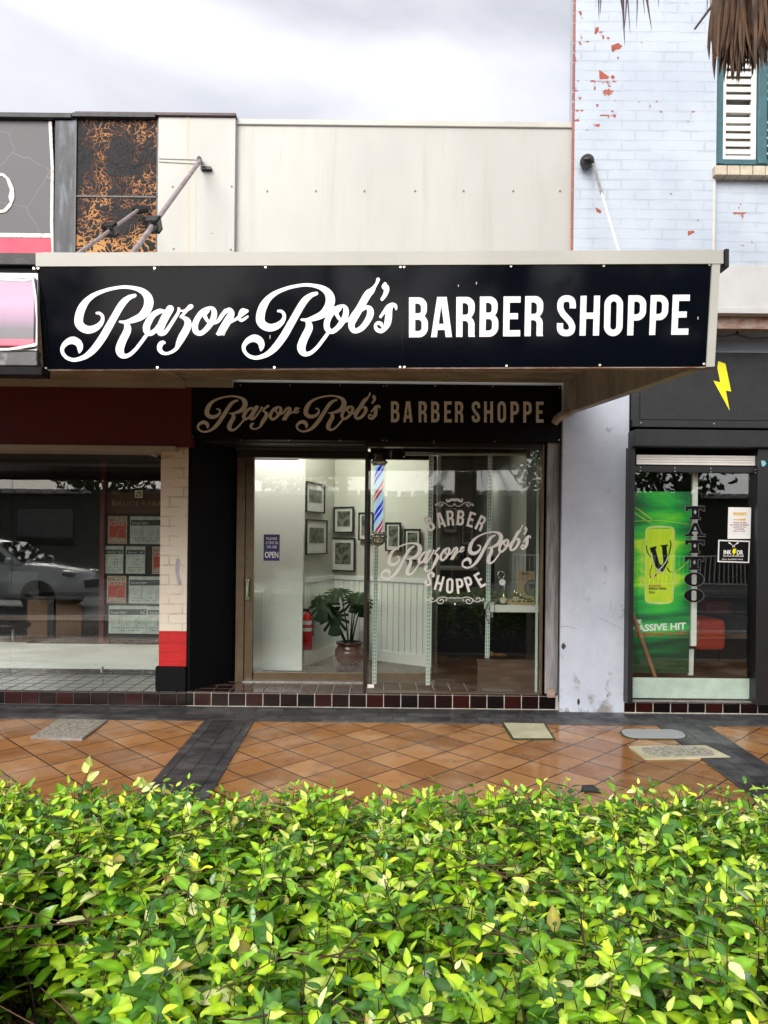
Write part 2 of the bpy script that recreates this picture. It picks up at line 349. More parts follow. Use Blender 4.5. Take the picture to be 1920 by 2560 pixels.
    t['concrete'] = M('concrete', (.35,.34,.31), .7, var=.15, vs=8, bump=.3)
    t['carpaint'] = M('white_car_paint', (.72,.73,.74), .15, var=.01, coat=1, rvar=.02)
    t['carglass'] = M('car_glass', (.01,.012,.014), .03, rvar=.01)
    t['rubber'] = M('rubber', (.015,.015,.015), .8)
    t['skin'] = M('skin', (.48,.27,.19), .5, var=.05)
    t['redshirt'] = M('red_cotton', (.42,.03,.05), .8, var=.1)
    t['shorts'] = M('pale_shorts', (.42,.40,.36), .85, var=.08)
    t['hair'] = M('brown_hair', (.05,.03,.02), .7)
    t['paper'] = M('white_paper', (.80,.80,.78), .6, var=.02)
    t['navy'] = M('navy_sign', (.012,.016,.16), .35, var=.05)
    t['leafdark'] = M('monstera_leaf', (.005,.018,.005), .5, var=.2, vs=10, spec=.15)
    t['bark'] = M('bark', (.10,.075,.055), .85, var=.25, vs=12, bump=.8, bs=25, stretch=(1,1,.3))
    t['potred'] = M('glazed_pot', (.06,.010,.008), .12, var=.25, vs=6, rvar=.04)
    t['red'] = M('red_enamel', (.50,.008,.008), .3, var=.05)
    t['orange'] = M('orange_vinyl', (.52,.045,.012), .4, var=.1)
    t['yellow'] = M('yellow_sign', (.85,.78,.0), .4, var=.02)
    t['teal'] = M('teal_paint', (.035,.115,.14), .5, var=.15, vs=12, bump=.2)
    t['sill'] = M('cream_sill', (.55,.49,.38), .7, col2=(.40,.34,.25), vs=9, bump=.3)
    t['rust'] = M('rusty_steel', (.24,.10,.06), .75, col2=(.36,.30,.27), vs=9, bump=.4, bs=40, stretch=(1,1,2))
    t['timber'] = M('broom_timber', (.26,.12,.05), .5, var=.15, vs=5, stretch=(8,8,1))
    t['amber'] = M('amber_glass', (.05,.018,.008), .08)
    t['card'] = M('cardboard', (.42,.29,.16), .75, var=.05)
    t['gold'] = M('gold_lettering', (.42,.30,.13), .4)
mats()
# ------------------------------------------------------------------ lettering
def catmull(pts, n=7):
    P = [np.array(p, float) for p in pts]; P = [2*P[0]-P[1]]+P+[2*P[-1]-P[-2]]; out_ = []
    for i in range(1, len(P)-2):
        a, b, c, d = P[i-1:i+3]
        for k in range(n):
            t = k/n; out_.append(.5*((2*b)+(-a+c)*t+(2*a-5*b+4*c-d)*t*t+(-a+3*b-3*c+d)*t**3))
    out_.append(P[-2]); return out_
def ribbon(pts, smooth=True, capr=True):
    q = catmull(pts) if smooth else [np.array(p, float) for p in pts]
    l, r_ = [], []
    for i, p in enumerate(q):
        t = q[min(i+1, len(q)-1)][:2]-q[max(i-1, 0)][:2]; t = t/(np.linalg.norm(t)+1e-9); nn = np.array([-t[1], t[0]])*p[2]/2
        l.append(p[:2]+nn); r_.append(p[:2]-nn)
    return l, r_, q
def strip(mb, pts, fn, t=.002, lift=0.0, mi=0, smooth=True):
    """a brush stroke: quads along the centre line, round ends, given thickness"""
    l, r_, q = ribbon(pts, smooth); n = len(q)
    d = Vector((0, -lift, 0)); bk = Vector((0, t, 0))
    vs = [fn(*p)+d for p in l]+[fn(*p)+d for p in r_]; vs += [v+bk for v in vs]; fs = []
    for i in range(n-1):
        fs.append((i, i+1, n+i+1, n+i)); 
        fs.append((2*n+i, 3*n+i, 3*n+i+1, 2*n+i+1))
        fs.append((i, 2*n+i, 2*n+i+1, i+1)); fs.append((n+i, n+i+1, 3*n+i+1, 3*n+i))
    mb.add(vs, fs, mi)
    for e in (0, -1):
        c = q[e]; rad = c[2]/2*.985
        loop = [(c[0]+rad*math.cos(a*math.pi/8), c[1]+rad*math.sin(a*math.pi/8)) for a in range(16)]
        mb.sheet([loop], lambda x, y: fn(x, y)+Vector((0, -lift+.00015, 0)), t, mi)
# brush strokes of the two words, (x, y, width) read in enlarged crops; (scale, ox, oy) turns them into one common frame
def tr(st, s, ox, oy): return [(x/s+ox, y/s+oy, w_/s) for x, y, w_ in st]
R_ST = [
 [(655,596,40),(700,598,46),(742,640,54),(748,700,58),(712,770,78),(630,835,105),(525,862,122),(430,830,130),(375,765,136),(368,690,138),(385,600,134),(425,500,125),(500,395,96),(610,310,74),(740,252,60),(880,210,54),(1080,180,52),(1250,197,62),(1370,240,90),(1450,310,124),(1484,400,148),(1470,500,146),(1420,590,138),(1340,660,116),(1210,714,88),(1110,738,56),(1025,733,36)],
 [(1262,316,58),(1180,345,78),(1095,410,104),(1030,495,112),(968,600,112),(855,800,118),(745,990,120),(620,1160,112),(520,1255,92),(430,1308,74),(310,1341,62),(215,1325,58),(150,1282,56),(108,1215,57),(112,1140,68),(175,1066,90),(270,1030,118),(350,1062,116),(386,1120,100),(386,1180,76),(378,1222,30)],
 [(1105,740,50),(1140,800,98),(1146,860,118),(1125,920,122),(1078,1010,126),(1040,1100,132),(1022,1180,134),(1045,1250,112),(1100,1283,76),(1180,1258,62),(1270,1180,57),(1350,1080,56),(1420,985,57),(1450,945,56)]]
Z2 = (5.925, 360, 690)
A_ST = [[(300,528,50),(235,528,76),(150,575,84),(85,660,98),(42,760,106),(55,830,98),(110,852,76),(180,800,66),(220,740,60)],
 [(392,492,112),(300,650,118),(243,790,110),(252,850,86),(310,845,62),(365,780,56),(440,665,52),(508,555,46),(522,495,40),(514,480,28)]]
Zz_ST = [[(528,518,26),(600,520,36),(650,495,58),(690,464,76),(704,456,66)],
 [(640,510,50),(585,575,44),(552,612,40)],
 [(548,612,34),(600,628,58),(646,668,92),(655,735,108),(622,815,112),(565,915,112),(520,1005,86),(490,1070,58),(430,1122,48),(345,1153,44),(275,1138,58),(236,1085,72),(248,1022,78),(285,990,60),(305,993,44)]]
O_ST = [[(985,476,46),(930,500,66),(860,550,84),(795,640,86),(760,735,90),(772,822,86),(835,856,72),(905,815,74),(970,740,84),(1025,650,86),(1046,560,84),(1030,500,66),(992,472,42)],
 [(950,512,66),(905,575,62),(918,625,54),(960,680,46),(1050,700,44),(1110,662,56),(1160,590,60),(1215,520,60)]]
Rr_ST = [[(1190,555,50),(1262,510,70),(1298,560,92),(1262,640,112),(1200,745,116),(1150,828,112)],
 [(1270,688,56),(1350,655,44),(1410,615,52),(1450,560,92),(1478,535,104),(1530,525,50)],
 [(1392,628,40),(1445,664,44),(1495,640,42),(1538,608,34)]]
Z4 = (6.9125, 780, 680)
B_ST = [[(1142,138,66),(1124,195,52),(1085,258,56),(1030,335,104),(962,400,130),(845,600,128),(752,765,126),(685,905,112),(700,992,100),(755,1027,88),(850,985,96),(920,910,104),(985,805,112),(1012,710,118),(990,640,100),(925,622,66),(880,660,50)],
 [(600,855,46),(660,815,56),(700,780,60)]]
AP_ST = [[(1262,215,60),(1262,255,118),(1288,310,96),(1265,400,76),(1212,480,60)]]
S_ST = [[(1185,782,50),(1245,700,58),(1310,620,78),(1375,578,74),(1430,590,72),(1452,630,48),(1455,658,28)],
 [(1360,600,80),(1335,680,106),(1322,790,120),(1306,890,116),(1262,975,92),(1195,1028,78),(1122,1002,72),(1098,935,54),(1135,890,58),(1190,905,68),(1206,950,36)]]
SCRIPT = []
for st in R_ST: SCRIPT.append(tr(st, 6.381, 140, 690)); SCRIPT.append(tr(st, 6.381, 593.4, 684.8))
for st in A_ST+Zz_ST+O_ST+Rr_ST: SCRIPT.append(tr(st, *Z2))
for st in O_ST:
    SCRIPT.append(tr(st, 5.925, 689, 685.4))
for st in B_ST+AP_ST+S_ST: SCRIPT.append(tr(st, *Z4))
R_FOOT = [(x/5.925+360, y/5.925+690) for x, y in [(1140,740),(1255,760),(1192,886),(1095,886),(1066,862)]]
def script(mb, fn, t=.002):
    for i, st in enumerate(SCRIPT): strip(mb, st, fn, t, lift=.00025*(i+1))
    mb.sheet([R_FOOT], lambda x, y: fn(x, y)+Vector((0, -.0001, 0)), t)
def fillet(pts, n=6):
    out_ = []; m_ = len(pts)
    for i, p in enumerate(pts):
        if len(p) < 3 or p[2] <= 0: out_.append((p[0], p[1])); continue
        a = np.array(pts[i-1][:2]); b = np.array(p[:2]); c = np.array(pts[(i+1) % m_][:2]); r_ = p[2]
        da = a-b; db = c-b; la, lb = np.linalg.norm(da), np.linalg.norm(db); da = da/la; db = db/lb
        ra = min(r_, la*.499 if (len(pts[i-1]) > 2 and pts[i-1][2] > 0) else la); rb = min(r_, lb*.499 if (len(pts[(i+1) % m_]) > 2 and pts[(i+1) % m_][2] > 0) else lb)
        A = b+da*ra; C = b+db*rb
        for k in range(n+1):
            t = k/n; k2 = .45
            c1 = A+(b-A)*(1-k2)*.9; c2 = C+(b-C)*(1-k2)*.9
            out_.append(tuple(A*(1-t)**3+3*c1*t*(1-t)**2+3*c2*t*t*(1-t)+C*t**3))
    return out_
def s_glyph():
    c = [(.395,.68),(.397,.77),(.375,.865),(.31,.912),(.24,.922),(.165,.91),(.1,.855),(.08,.76),(.088,.67),(.14,.565),(.24,.455),(.34,.345),(.388,.24),(.385,.18),(.365,.12),(.305,.085),(.235,.078),(.16,.09),(.1,.14),(.08,.22),(.08,.32)]
    l, r_, q = ribbon([(x, y, .158) for x, y in c]); return [[tuple(p) for p in l]+[tuple(p) for p in r_[::-1]]]
GL = {
 'B': (.48, [fillet([(0,0),(0,1),(.455,1,.2),(.455,.565,.13),(.385,.53),(.48,.49,.14),(.48,0,.22)]), fillet([(.158,.845),(.305,.845,.09),(.305,.6,.06),(.158,.6)]), fillet([(.158,.44),(.32,.44,.08),(.32,.155,.08),(.158,.155)])]),
 'A': (.53, [[(0,0),(.155,1),(.395,1),(.53,0),(.37,0),(.347,.18),(.17,.18),(.148,0)], [(.195,.33),(.322,.33),(.26,.79)]]),
 'R': (.475, [fillet([(0,0),(0,1),(.465,1,.2),(.465,.545,.14),(.37,.49),(.462,.44,.12),(.462,.06),(.475,0),(.315,0),(.305,.05),(.305,.4,.08),(.16,.4),(.16,0)]), fillet([(.158,.845),(.305,.845,.09),(.305,.555,.07),(.158,.555)])]),
 'E': (.43, [[(0,0),(0,1),(.43,1),(.43,.845),(.158,.845),(.158,.58),(.37,.58),(.37,.43),(.158,.43),(.158,.155),(.43,.155),(.43,0)]]),
 'H': (.51, [[(0,0),(0,1),(.158,1),(.158,.575),(.352,.575),(.352,1),(.51,1),(.51,0),(.352,0),(.352,.42),(.158,.42),(.158,0)]]),
 'O': (.48, [fillet([(0,-.01,.23),(0,1.01,.23),(.48,1.01,.23),(.48,-.01,.23)]), fillet([(.16,.15,.075),(.16,.85,.075),(.32,.85,.075),(.32,.15,.075)])]),
 'P': (.475, [fillet([(0,0),(0,1),(.475,1,.22),(.475,.37,.22),(.158,.37),(.158,0)]), fillet([(.158,.845),(.315,.845,.09),(.315,.525,.09),(.158,.525)])]),
 'S': (.475, s_glyph())}
def glyph(mb, ch, place, fn, t=.002, mi=0):    # place maps glyph units to picture coordinates
    mb.sheet([[place(*p) for p in l] for l in GL[ch][1]], fn, t, mi)
def text(mb, s, x0, y0, x1, y1, fn, t=.0015, mi=0, bold=0.0, keep=False, lift=.0008):
    """built-in type, fitted into the picture rectangle (x0,y0)-(x1,y1); fn maps picture coordinates to the surface"""
    cu = bpy.data.curves.new('txt', 'FONT'); cu.body = s; cu.size = 1; cu.offset = bold; cu.resolution_u = 3
    ob = bpy.data.objects.new('txt', cu); SC.collection.objects.link(ob)
    dg = bpy.context.evaluated_depsgraph_get(); dg.update(); me = bpy.data.meshes.new_from_object(ob.evaluated_get(dg))
    if len(me.vertices):
        a = np.array([v.co[:] for v in me.vertices]); lo, hi = a.min(0), a.max(0)
        sx = (x1-x0)/(hi[0]-lo[0]); sy = (y1-y0)/(hi[1]-lo[1])
        if keep: sx = min(sx, sy); 
        vs = [fn(x0+(v[0]-lo[0])*sx, y1-(v[1]-lo[1])*sy)+Vector((0, -lift, 0)) for v in a]
        mb.add(vs, [list(p.vertices) for p in me.polygons], mi)
    bpy.data.objects.remove(ob); bpy.data.curves.remove(cu); bpy.data.meshes.remove(me)
def plane(Y): return lambda x, y: W(x, y, Y)
# ------------------------------------------------------------------ ground
YW = 6.5
def groundmats():
    # terracotta pavers laid at 45 degrees, wet
    m, nt, b, o = newmat('wet_terracotta_pavers')
    tc = N(nt, 'ShaderNodeTexCoord'); mp = N(nt, 'ShaderNodeMapping'); mp.inputs['Rotation'].default_value = (0, 0, R(45)); 
    p0 = G(1467, 1904); mp0 = Matrix.Rotation(R(45), 3, 'Z') @ Vector((p0.x, p0.y, 0)); mp.inputs['Location'].default_value = (-mp0.x, -mp0.y, 0)
    L(nt, tc.outputs['Object'], mp.inputs[0])
    br = N(nt, 'ShaderNodeTexBrick'); br.offset = 0; br.squash = 1
    for k, v in (('Scale',1),('Mortar Size',.0058),('Mortar Smooth',.1),('Brick Width',.2705),('Row Height',.2705),('Bias',0)): br.inputs[k].default_value = v
    br.inputs['Color1'].default_value = (0,0,0,1); br.inputs['Color2'].default_value = (1,1,1,1)
    L(nt, mp.outputs[0], br.inputs['Vector'])
    cr = N(nt, 'ShaderNodeValToRGB'); e = cr.color_ramp.elements; e[0].color = (.25,.105,.028,1); e[1].color = (.44,.215,.075,1); cr.color_ramp.elements.new(.5).color = (.34,.15,.043,1)
    L(nt, br.outputs['Color'], cr.inputs[0])
    n1 = N(nt, 'ShaderNodeTexNoise'); n1.inputs['Scale'].default_value = 2.2; n1.inputs['Detail'].default_value = 8; n1.inputs['Roughness'].default_value = .65; L(nt, tc.outputs['Object'], n1.inputs['Vector'])
    r1 = N(nt, 'ShaderNodeMapRange'); r1.inputs[1].default_value = .5; r1.inputs[2].default_value = .68; r1.inputs[4].default_value = .55; L(nt, n1.outputs[0], r1.inputs[0])
    mxa = N(nt, 'ShaderNodeMix', data_type='RGBA'); mxa.inputs[7].default_value = (.50,.31,.18,1); L(nt, r1.outputs[0], mxa.inputs[0]); L(nt, cr.outputs[0], mxa.inputs[6])
    n2 = N(nt, 'ShaderNodeTexNoise'); n2.inputs['Scale'].default_value = 6; n2.inputs['Detail'].default_value = 6; L(nt, tc.outputs['Object'], n2.inputs['Vector'])
    r2 = N(nt, 'ShaderNodeMapRange'); r2.inputs[1].default_value = .52; r2.inputs[2].default_value = .7; r2.inputs[4].default_value = .5; L(nt, n2.outputs[0], r2.inputs[0])
    mxb = N(nt, 'ShaderNodeMix', data_type='RGBA'); mxb.inputs[7].default_value = (.16,.06,.025,1); L(nt, r2.outputs[0], mxb.inputs[0]); L(nt, mxa.outputs[2], mxb.inputs[6])
    mxc = N(nt, 'ShaderNodeMix', data_type='RGBA'); mxc.inputs[7].default_value = (.025,.016,.010,1); L(nt, br.outputs['Fac'], mxc.inputs[0]); L(nt, mxb.outputs[2], mxc.inputs[6]); L(nt, mxc.outputs[2], b.inputs['Base Color'])
    n3 = N(nt, 'ShaderNodeTexNoise'); n3.inputs['Scale'].default_value = 1.6; n3.inputs['Detail'].default_value = 5; L(nt, tc.outputs['Object'], n3.inputs['Vector'])
    r3 = N(nt, 'ShaderNodeMapRange'); r3.inputs[1].default_value = .42; r3.inputs[2].default_value = .62; r3.inputs[3].default_value = .07; r3.inputs[4].default_value = .45; L(nt, n3.outputs[0], r3.inputs[0]); sx_ = N(nt, 'ShaderNodeSeparateXYZ'); L(nt, tc.outputs['Object'], sx_.inputs[0])     # drier under the left awning, wetter where it drips at the right
    rx = N(nt, 'ShaderNodeMapRange', interpolation_type='SMOOTHSTEP'); rx.inputs[1].default_value = -.2; rx.inputs[2].default_value = 1.3; rx.inputs[3].default_value = .30; rx.inputs[4].default_value = -.06; L(nt, sx_.outputs[0], rx.inputs[0])
    ra = N(nt, 'ShaderNodeMath', operation='ADD'); L(nt, r3.outputs[0], ra.inputs[0]); L(nt, rx.outputs[0], ra.inputs[1]); L(nt, ra.outputs[0], b.inputs['Roughness'])
    hm = N(nt, 'ShaderNodeMath', operation='MULTIPLY_ADD'); hm.inputs[1].default_value = -1.0; L(nt, br.outputs['Fac'], hm.inputs[0]); 
    n4 = N(nt, 'ShaderNodeTexNoise'); n4.inputs['Scale'].default_value = 35; n4.inputs['Detail'].default_value = 5; L(nt, tc.outputs['Object'], n4.inputs['Vector'])
    h4 = N(nt, 'ShaderNodeMath', operation='MULTIPLY'); h4.inputs[1].default_value = .35; L(nt, n4.outputs[0], h4.inputs[0]); L(nt, h4.outputs[0], hm.inputs[2])
    h5 = N(nt, 'ShaderNodeMath', operation='MULTIPLY_ADD'); h5.inputs[1].default_value = .9; L(nt, br.outputs['Color'], h5.inputs[0]); L(nt, hm.outputs[0], h5.inputs[2])
    bp = N(nt, 'ShaderNodeBump'); bp.inputs['Strength'].default_value = .5; bp.inputs['Distance'].default_value = .005; L(nt, h5.outputs[0], bp.inputs['Height']); L(nt, bp.outputs[0], b.inputs['Normal'])
    MT['terra'] = m
    def pav(name, bw, bh, off, rotz, c1, c2, rough0=.30, rough1=.62):
        m, nt, b, o = newmat(name); tc = N(nt, 'ShaderNodeTexCoord'); mp = N(nt, 'ShaderNodeMapping'); mp.inputs['Rotation'].default_value = (0,0,rotz); mp.inputs['Location'].default_value = (.03, .02, 0)
        L(nt, tc.outputs['Object'], mp.inputs[0]); br = N(nt, 'ShaderNodeTexBrick'); br.offset = off
        for k, v in (('Scale',1),('Mortar Size',.004),('Mortar Smooth',.3),('Brick Width',bw),('Row Height',bh)): br.inputs[k].default_value = v
        br.inputs['Color1'].default_value = c4(c1); br.inputs['Color2'].default_value = c4(c2); br.inputs['Mortar'].default_value = (.006,.006,.006,1); L(nt, mp.outputs[0], br.inputs['Vector'])
        n2 = N(nt, 'ShaderNodeTexNoise'); n2.inputs['Scale'].default_value = 9; n2.inputs['Detail'].default_value = 7; L(nt, tc.outputs['Object'], n2.inputs['Vector'])
        mx = N(nt, 'ShaderNodeMix', data_type='RGBA', blend_type='MULTIPLY'); mx.inputs[0].default_value = .7
        crr = N(nt, 'ShaderNodeValToRGB'); crr.color_ramp.elements[0].position = .35; crr.color_ramp.elements[0].color = (.35,.35,.35,1); crr.color_ramp.elements[1].position = .65; crr.color_ramp.elements[1].color = (1.3,1.3,1.3,1)
        L(nt, n2.outputs[0], crr.inputs[0]); L(nt, br.outputs['Color'], mx.inputs[6]); L(nt, crr.outputs[0], mx.inputs[7]); L(nt, mx.outputs[2], b.inputs['Base Color'])
        n3 = N(nt, 'ShaderNodeTexNoise'); n3.inputs['Scale'].default_value = 2; n3.inputs['Detail'].default_value = 5; L(nt, tc.outputs['Object'], n3.inputs['Vector'])
        r3 = N(nt, 'ShaderNodeMapRange'); r3.inputs[1].default_value = .4; r3.inputs[2].default_value = .6; r3.inputs[3].default_value = rough0; r3.inputs[4].default_value = rough1; L(nt, n3.outputs[0], r3.inputs[0]); L(nt, r3.outputs[0], b.inputs['Roughness'])
        hm = N(nt, 'ShaderNodeMath', operation='MULTIPLY_ADD'); hm.inputs[1].default_value = -1; L(nt, br.outputs['Fac'], hm.inputs[0]); L(nt, n2.outputs[0], hm.inputs[2])
        bp = N(nt, 'ShaderNodeBump'); bp.inputs['Strength'].default_value = .6; bp.inputs['Distance'].default_value = .006; L(nt, hm.outputs[0], bp.inputs['Height']); L(nt, bp.outputs[0], b.inputs['Normal'])
        return m
    MT['band'] = pav('dark_paver_band', .235, .118, .5, 0, (.040,.041,.044), (.095,.097,.10))
    MT['bandv'] = pav('dark_paver_strip', .235, .135, .5, R(90), (.034,.034,.037), (.08,.08,.085))
    MT['stepleft'] = pav('dull_floor_tiles', .152, .152, 0, 0, (.045,.040,.038), (.075,.066,.06), .15, .4)
groundmats()
def slab(name, x0, x1, y0, y1, m, dz=0.0, th=.03, top=None):
    mb = MB(); z0, z1 = gz(y0)+dz, gz(y1)+dz
    vs = [(x0,y0,z0),(x1,y0,z0),(x1,y1,z1),(x0,y1,z1),(x0,y0,z0-th),(x1,y0,z0-th),(x1,y1,z1-th),(x0,y1,z1-th)]
    mb.add(vs, [(0,1,2,3),(4,7,6,5),(0,4,5,1),(1,5,6,2),(2,6,7,3),(3,7,4,0)])
    return struct(part(name, mb, m, loc=(0,0,0)))
yb = G(560, 1803).y           # outer edge of the dark band along the shops
mb = MB(); mb.box(-400, 400, -400, 400, -.5, -.46); struct(part('ground', mb, MT['soil'], loc=(0,0,0)))
slab('pavement', -9, 9, 2.95, 7.6, MT['terra'])
slab('kerbside_pavement', -9, 9, -.75, .45, MT['terra'])
slab('paver_band', -9, 9, yb, YW+.15, MT['band'], dz=.004, th=.006)
def strip_between(name, pts):
    mb = MB(); vs = [Vector((p.x, p.y, gz(p.y)+.008)) for p in pts]; mb.add(vs+[v-Vector((0,0,.007)) for v in vs], [(3,2,1,0),(4,5,6,7),(0,1,5,4),(1,2,6,5),(2,3,7,6),(3,0,4,7)]); return struct(part(name, mb, MT['bandv'], loc=(0,0,0)))
a, b_, c_, d = G(511,1803), G(636,1803), G(532,1978), G(362,1978)
def ext(p, q, y): t = (y-p.y)/(q.y-p.y); return Vector((p.x+(q.x-p.x)*t, y, 0))
strip_between('paver_strip', [a, b_, ext(b_, c_, 2.95), ext(a, d, 2.95)])
a, b_, c_, d = G(1640,1813), G(1764,1813), G(1920,1914), G(1816,1946)
strip_between('paver_strip', [ext(a, d, yb), ext(b_, c_, yb), ext(b_, c_, 2.95), ext(a, d, 2.95)])
# road and its far side (seen in the shop windows)
mb = MB(); mb.box(-60, 60, -12.5, -.9, -.36, -.31); struct(part('road', mb, MT['asphalt'], loc=(0,0,0)))
mb = MB()
for xx in range(-40, 40, 6): mb.box(xx, xx+2.6, -6.56, -6.44, -.312, -.306)
struct(part('lane_marking', mb, MT['linepaint'], loc=(0,0,0)))
mb = MB(); mb.box(-60, 60, -11.9, -11.78, -.312, -.306); mb.box(-60, 60, -2.2, -2.08, -.312, -.306)
struct(part('road_edge_line', mb, MT['linepaint'], loc=(0,0,0)))
mb = MB(); mb.box(-60, 60, -.9, -.75, -.5, -.18, bev=.02); struct(part('kerb', mb, MT['concrete'], loc=(0,0,0)))
mb = MB(); mb.box(-60, 60, -16.5, -12.5, -.5, -.2, bev=.02); struct(part('far_pavement', mb, MT['concrete'], loc=(0,0,0)))
mb = MB(); mb.box(-9, 9, .45, .57, -.5, -.10, bev=.015); mb.box(-9, 9, 2.85, 2.95, -.5, gz(2.9)+.01, bev=.015); struct(part('planter_kerb', mb, MT['concrete'], loc=(0,0,0)))
mb = MB(); mb.box(-9, 9, .57, 2.85, -.45, -.13); struct(part('garden_soil', mb, MT['soil'], loc=(0,0,0)))

# covers in the pavement
def onG(px, py, h=.0): p = G(px, py); p.z += h; return p
def cover(name, label, cat, poly, m, h=.014, rim=None, inner=None, mi_in=None):
    h = min(h, .0115)
    mb = MB()
    def prism(pl, z0, z1, mi):
        n = len(pl); vs = [Vector((p.x, p.y, gz(p.y)+z1)) for p in pl]+[Vector((p.x, p.y, gz(p.y)+z0)) for p in pl]
        t_ = tessellate_polygon([[Vector((v.x, v.y, 0)) for v in pl]]); fs = []
        for q in t_:
            A, B_, C_ = [vs[i] for i in q]
            fs.append(q if (B_-A).cross(C_-A).z > 0 else q[::-1])
        mb.add(vs, fs+[(i, (i+1) % n, n+(i+1) % n, n+i) for i in range(n)], mi)
    prism(poly, -.01, h, 0)
    if inner: prism(inner, 0, h+.003, 1)
    return tag(part(name, mb, m), label, cat)
def shrink(pl, k):
    c = sum(pl, Vector())/len(pl); return [c+(p-c)*k for p in pl]
def round_poly(pl, r=.03):
    q = fillet([(p.x, p.y, r) for p in pl]); return [Vector((a, b, 0)) for a, b in q]
MT['covertread'] = M('tread_plate', (.46,.44,.37), .5, col2=(.22,.20,.16), vs=40, bump=.8, bs=60, sharp=(.42,.58))
MT['covergrey'] = M('grey_plastic_cover', (.42,.44,.45), .35, col2=(.33,.35,.36), vs=60, bump=.6, bs=120)
MT['coverold'] = M('mossy_concrete_lid', (.55,.52,.36), .7, col2=(.42,.39,.25), vs=5, bump=.3)
MT['moss'] = M('mossy_grout', (.05,.065,.02), .9, var=.3, vs=40, bump=.6)
q = [G(*p) for p in [(148,1800),(270,1803),(206,1851),(76,1846)]]
cover('access_cover', 'rectangular pale patterned metal lid in the pavement at the left', 'manhole cover', q, [MT['steel'], MT['covertread']], inner=shrink(q, .93))
q = [G(*p) for p in [(1258,1810),(1360,1812),(1384,1849),(1283,1849)]]
cover('access_cover', 'small square cream concrete lid with mossy edges below the white pillar', 'manhole cover', shrink(q, 1.07), [MT['moss'], MT['coverold']], h=.010, inner=shrink(q, .97))
q = round_poly([G(*p) for p in [(1548,1825),(1700,1827),(1722,1849),(1566,1848)]], .09)
cover('access_cover', 'oval light grey plastic lid set in the orange pavers', 'manhole cover', shrink(q, 1.05), [MT['moss'], MT['covergrey']], h=.008, inner=q)
q = [G(*p) for p in [(1572,1869),(1765,1867),(1826,1896),(1612,1900)]]
cover('access_cover', 'rectangular concrete frame around an oval patterned iron lid at the right', 'manhole cover', q, [MT['coverold'], MT['covertread']], inner=round_poly(shrink(q, .82), .09))
q = [G(*p) for p in [(1455,1967),(1482,1966),(1506,1984),(1452,1981)]]
cover('drain_lid', 'small dark worn patch lid behind the hedge in the pavers', 'drain lid', q, [MT['blackiron']])
del mb
for (px, py, a, lab) in ((1757,1929,.4,'small dry leaf lying on the orange pavers below the rectangular cover'),(1137,1904,2.1,'tiny dark leaf lying on the wet pavers below the cream square lid'),(1301,1888,1.2,'tiny pale leaf on the pavers right of the cream square lid'),(905,1868,2.6,'tiny brown leaf on the pavers in front of the sliding door')):
    p = G(px, py); p.z += .003; mb = MB(); u = Vector((math.cos(a), math.sin(a), 0)); v = Vector((-u.y, u.x, 0)); s = .028
    mb.add([p-u*s, p+v*s*.35+Vector((0,0,.006)), p+u*s, p-v*s*.35+Vector((0,0,.006)), p+Vector((0,0,.001))], [(0,4,1),(1,4,2),(2,4,3),(3,4,0)])
    tag(part('fallen_leaf', mb, M('dry_leaf', (.35,.24,.10), .7)), lab, 'leaf')
# ------------------------------------------------------------------ tiled step
MT['tile'] = attrmat('glazed_step_tile', .2, bump=.15, bs=40, spec=.3)
MT['grout'] = M('pale_grout', (.60,.57,.48), .8, col2=(.36,.34,.28), vs=12)
MT['groutmid'] = M('dull_grout', (.12,.115,.10), .8, col2=(.05,.045,.04), vs=8)
MT['groutdark'] = M('dark_grout', (.05,.045,.04), .8)
ZT = .134
def tiled(xa, xb, yf, depth, zt, pitch, x_anchor, pale_from, name, label, seedv):
    rnd = random.Random(seedv); root = thing(name, label, 'step', (((xa+xb)/2), yf, 0))
    mb = MB(); mb.box(xa, xb, yf+.006, yf+depth, -.05, zt-.006, 0); 
    part('concrete_base', mb, MT['grout'] if pale_from is not None else MT['groutmid'], root)
    tl = MB(); cols = []
    i0 = math.floor((xa-x_anchor)/pitch); i1 = math.ceil((xb-x_anchor)/pitch)
    for i in range(i0, i1):
        x0 = max(xa, x_anchor+i*pitch+.004); x1 = min(xb, x_anchor+(i+1)*pitch-.004)
        if x1-x0 < .02: continue
        k = rnd.random()
        c = (.003,.0015,.0015) if k < .5 else ((.010,.0018,.0015) if k < .82 else (.026,.003,.0025))
        nb = len(tl.f); tl.box(x0, x1, yf, yf+.01, .012+rnd.uniform(-.001,.001), zt-.013, bev=.0025); cols += [c]*(len(tl.f)-nb)
        # rounded nosing and the tiles on top
        for r_ in range(int(depth/pitch)+1):
            y0 = yf+.001+r_*pitch; y1 = min(yf+depth, y0+pitch-.008)
            if y1-y0 < .02: continue
            k = rnd.uniform(.7, 1.25); c2 = (.034*k,.014*k,.011*k) if pale_from is not None else (.018*k,.015*k,.014*k)
            nb = len(tl.f); tl.box(x0, x1, y0, y1, zt-.01, zt+rnd.uniform(-.0006,.0006), bev=.003); cols += [c2]*(len(tl.f)-nb)
    o = part('tiles', tl, MT['tile'], root); setcol(o, cols); return root
xanch = X(700, YW, 1750)
xs_r = X(1396, YW, 1755)
tiled(X(466, YW, 1750), xs_r, YW, .56, ZT, .1515, xanch, 1, 'tiled_step', 'dark red glazed tile step with pale grout below the barber shop door and window', 3)
tiled(-4.6, X(466, YW, 1750)-.003, YW, .85, ZT-.004, .1515, xanch, None, 'tiled_step', 'dark tile step with dull grout below the estate agent window at the left', 4)
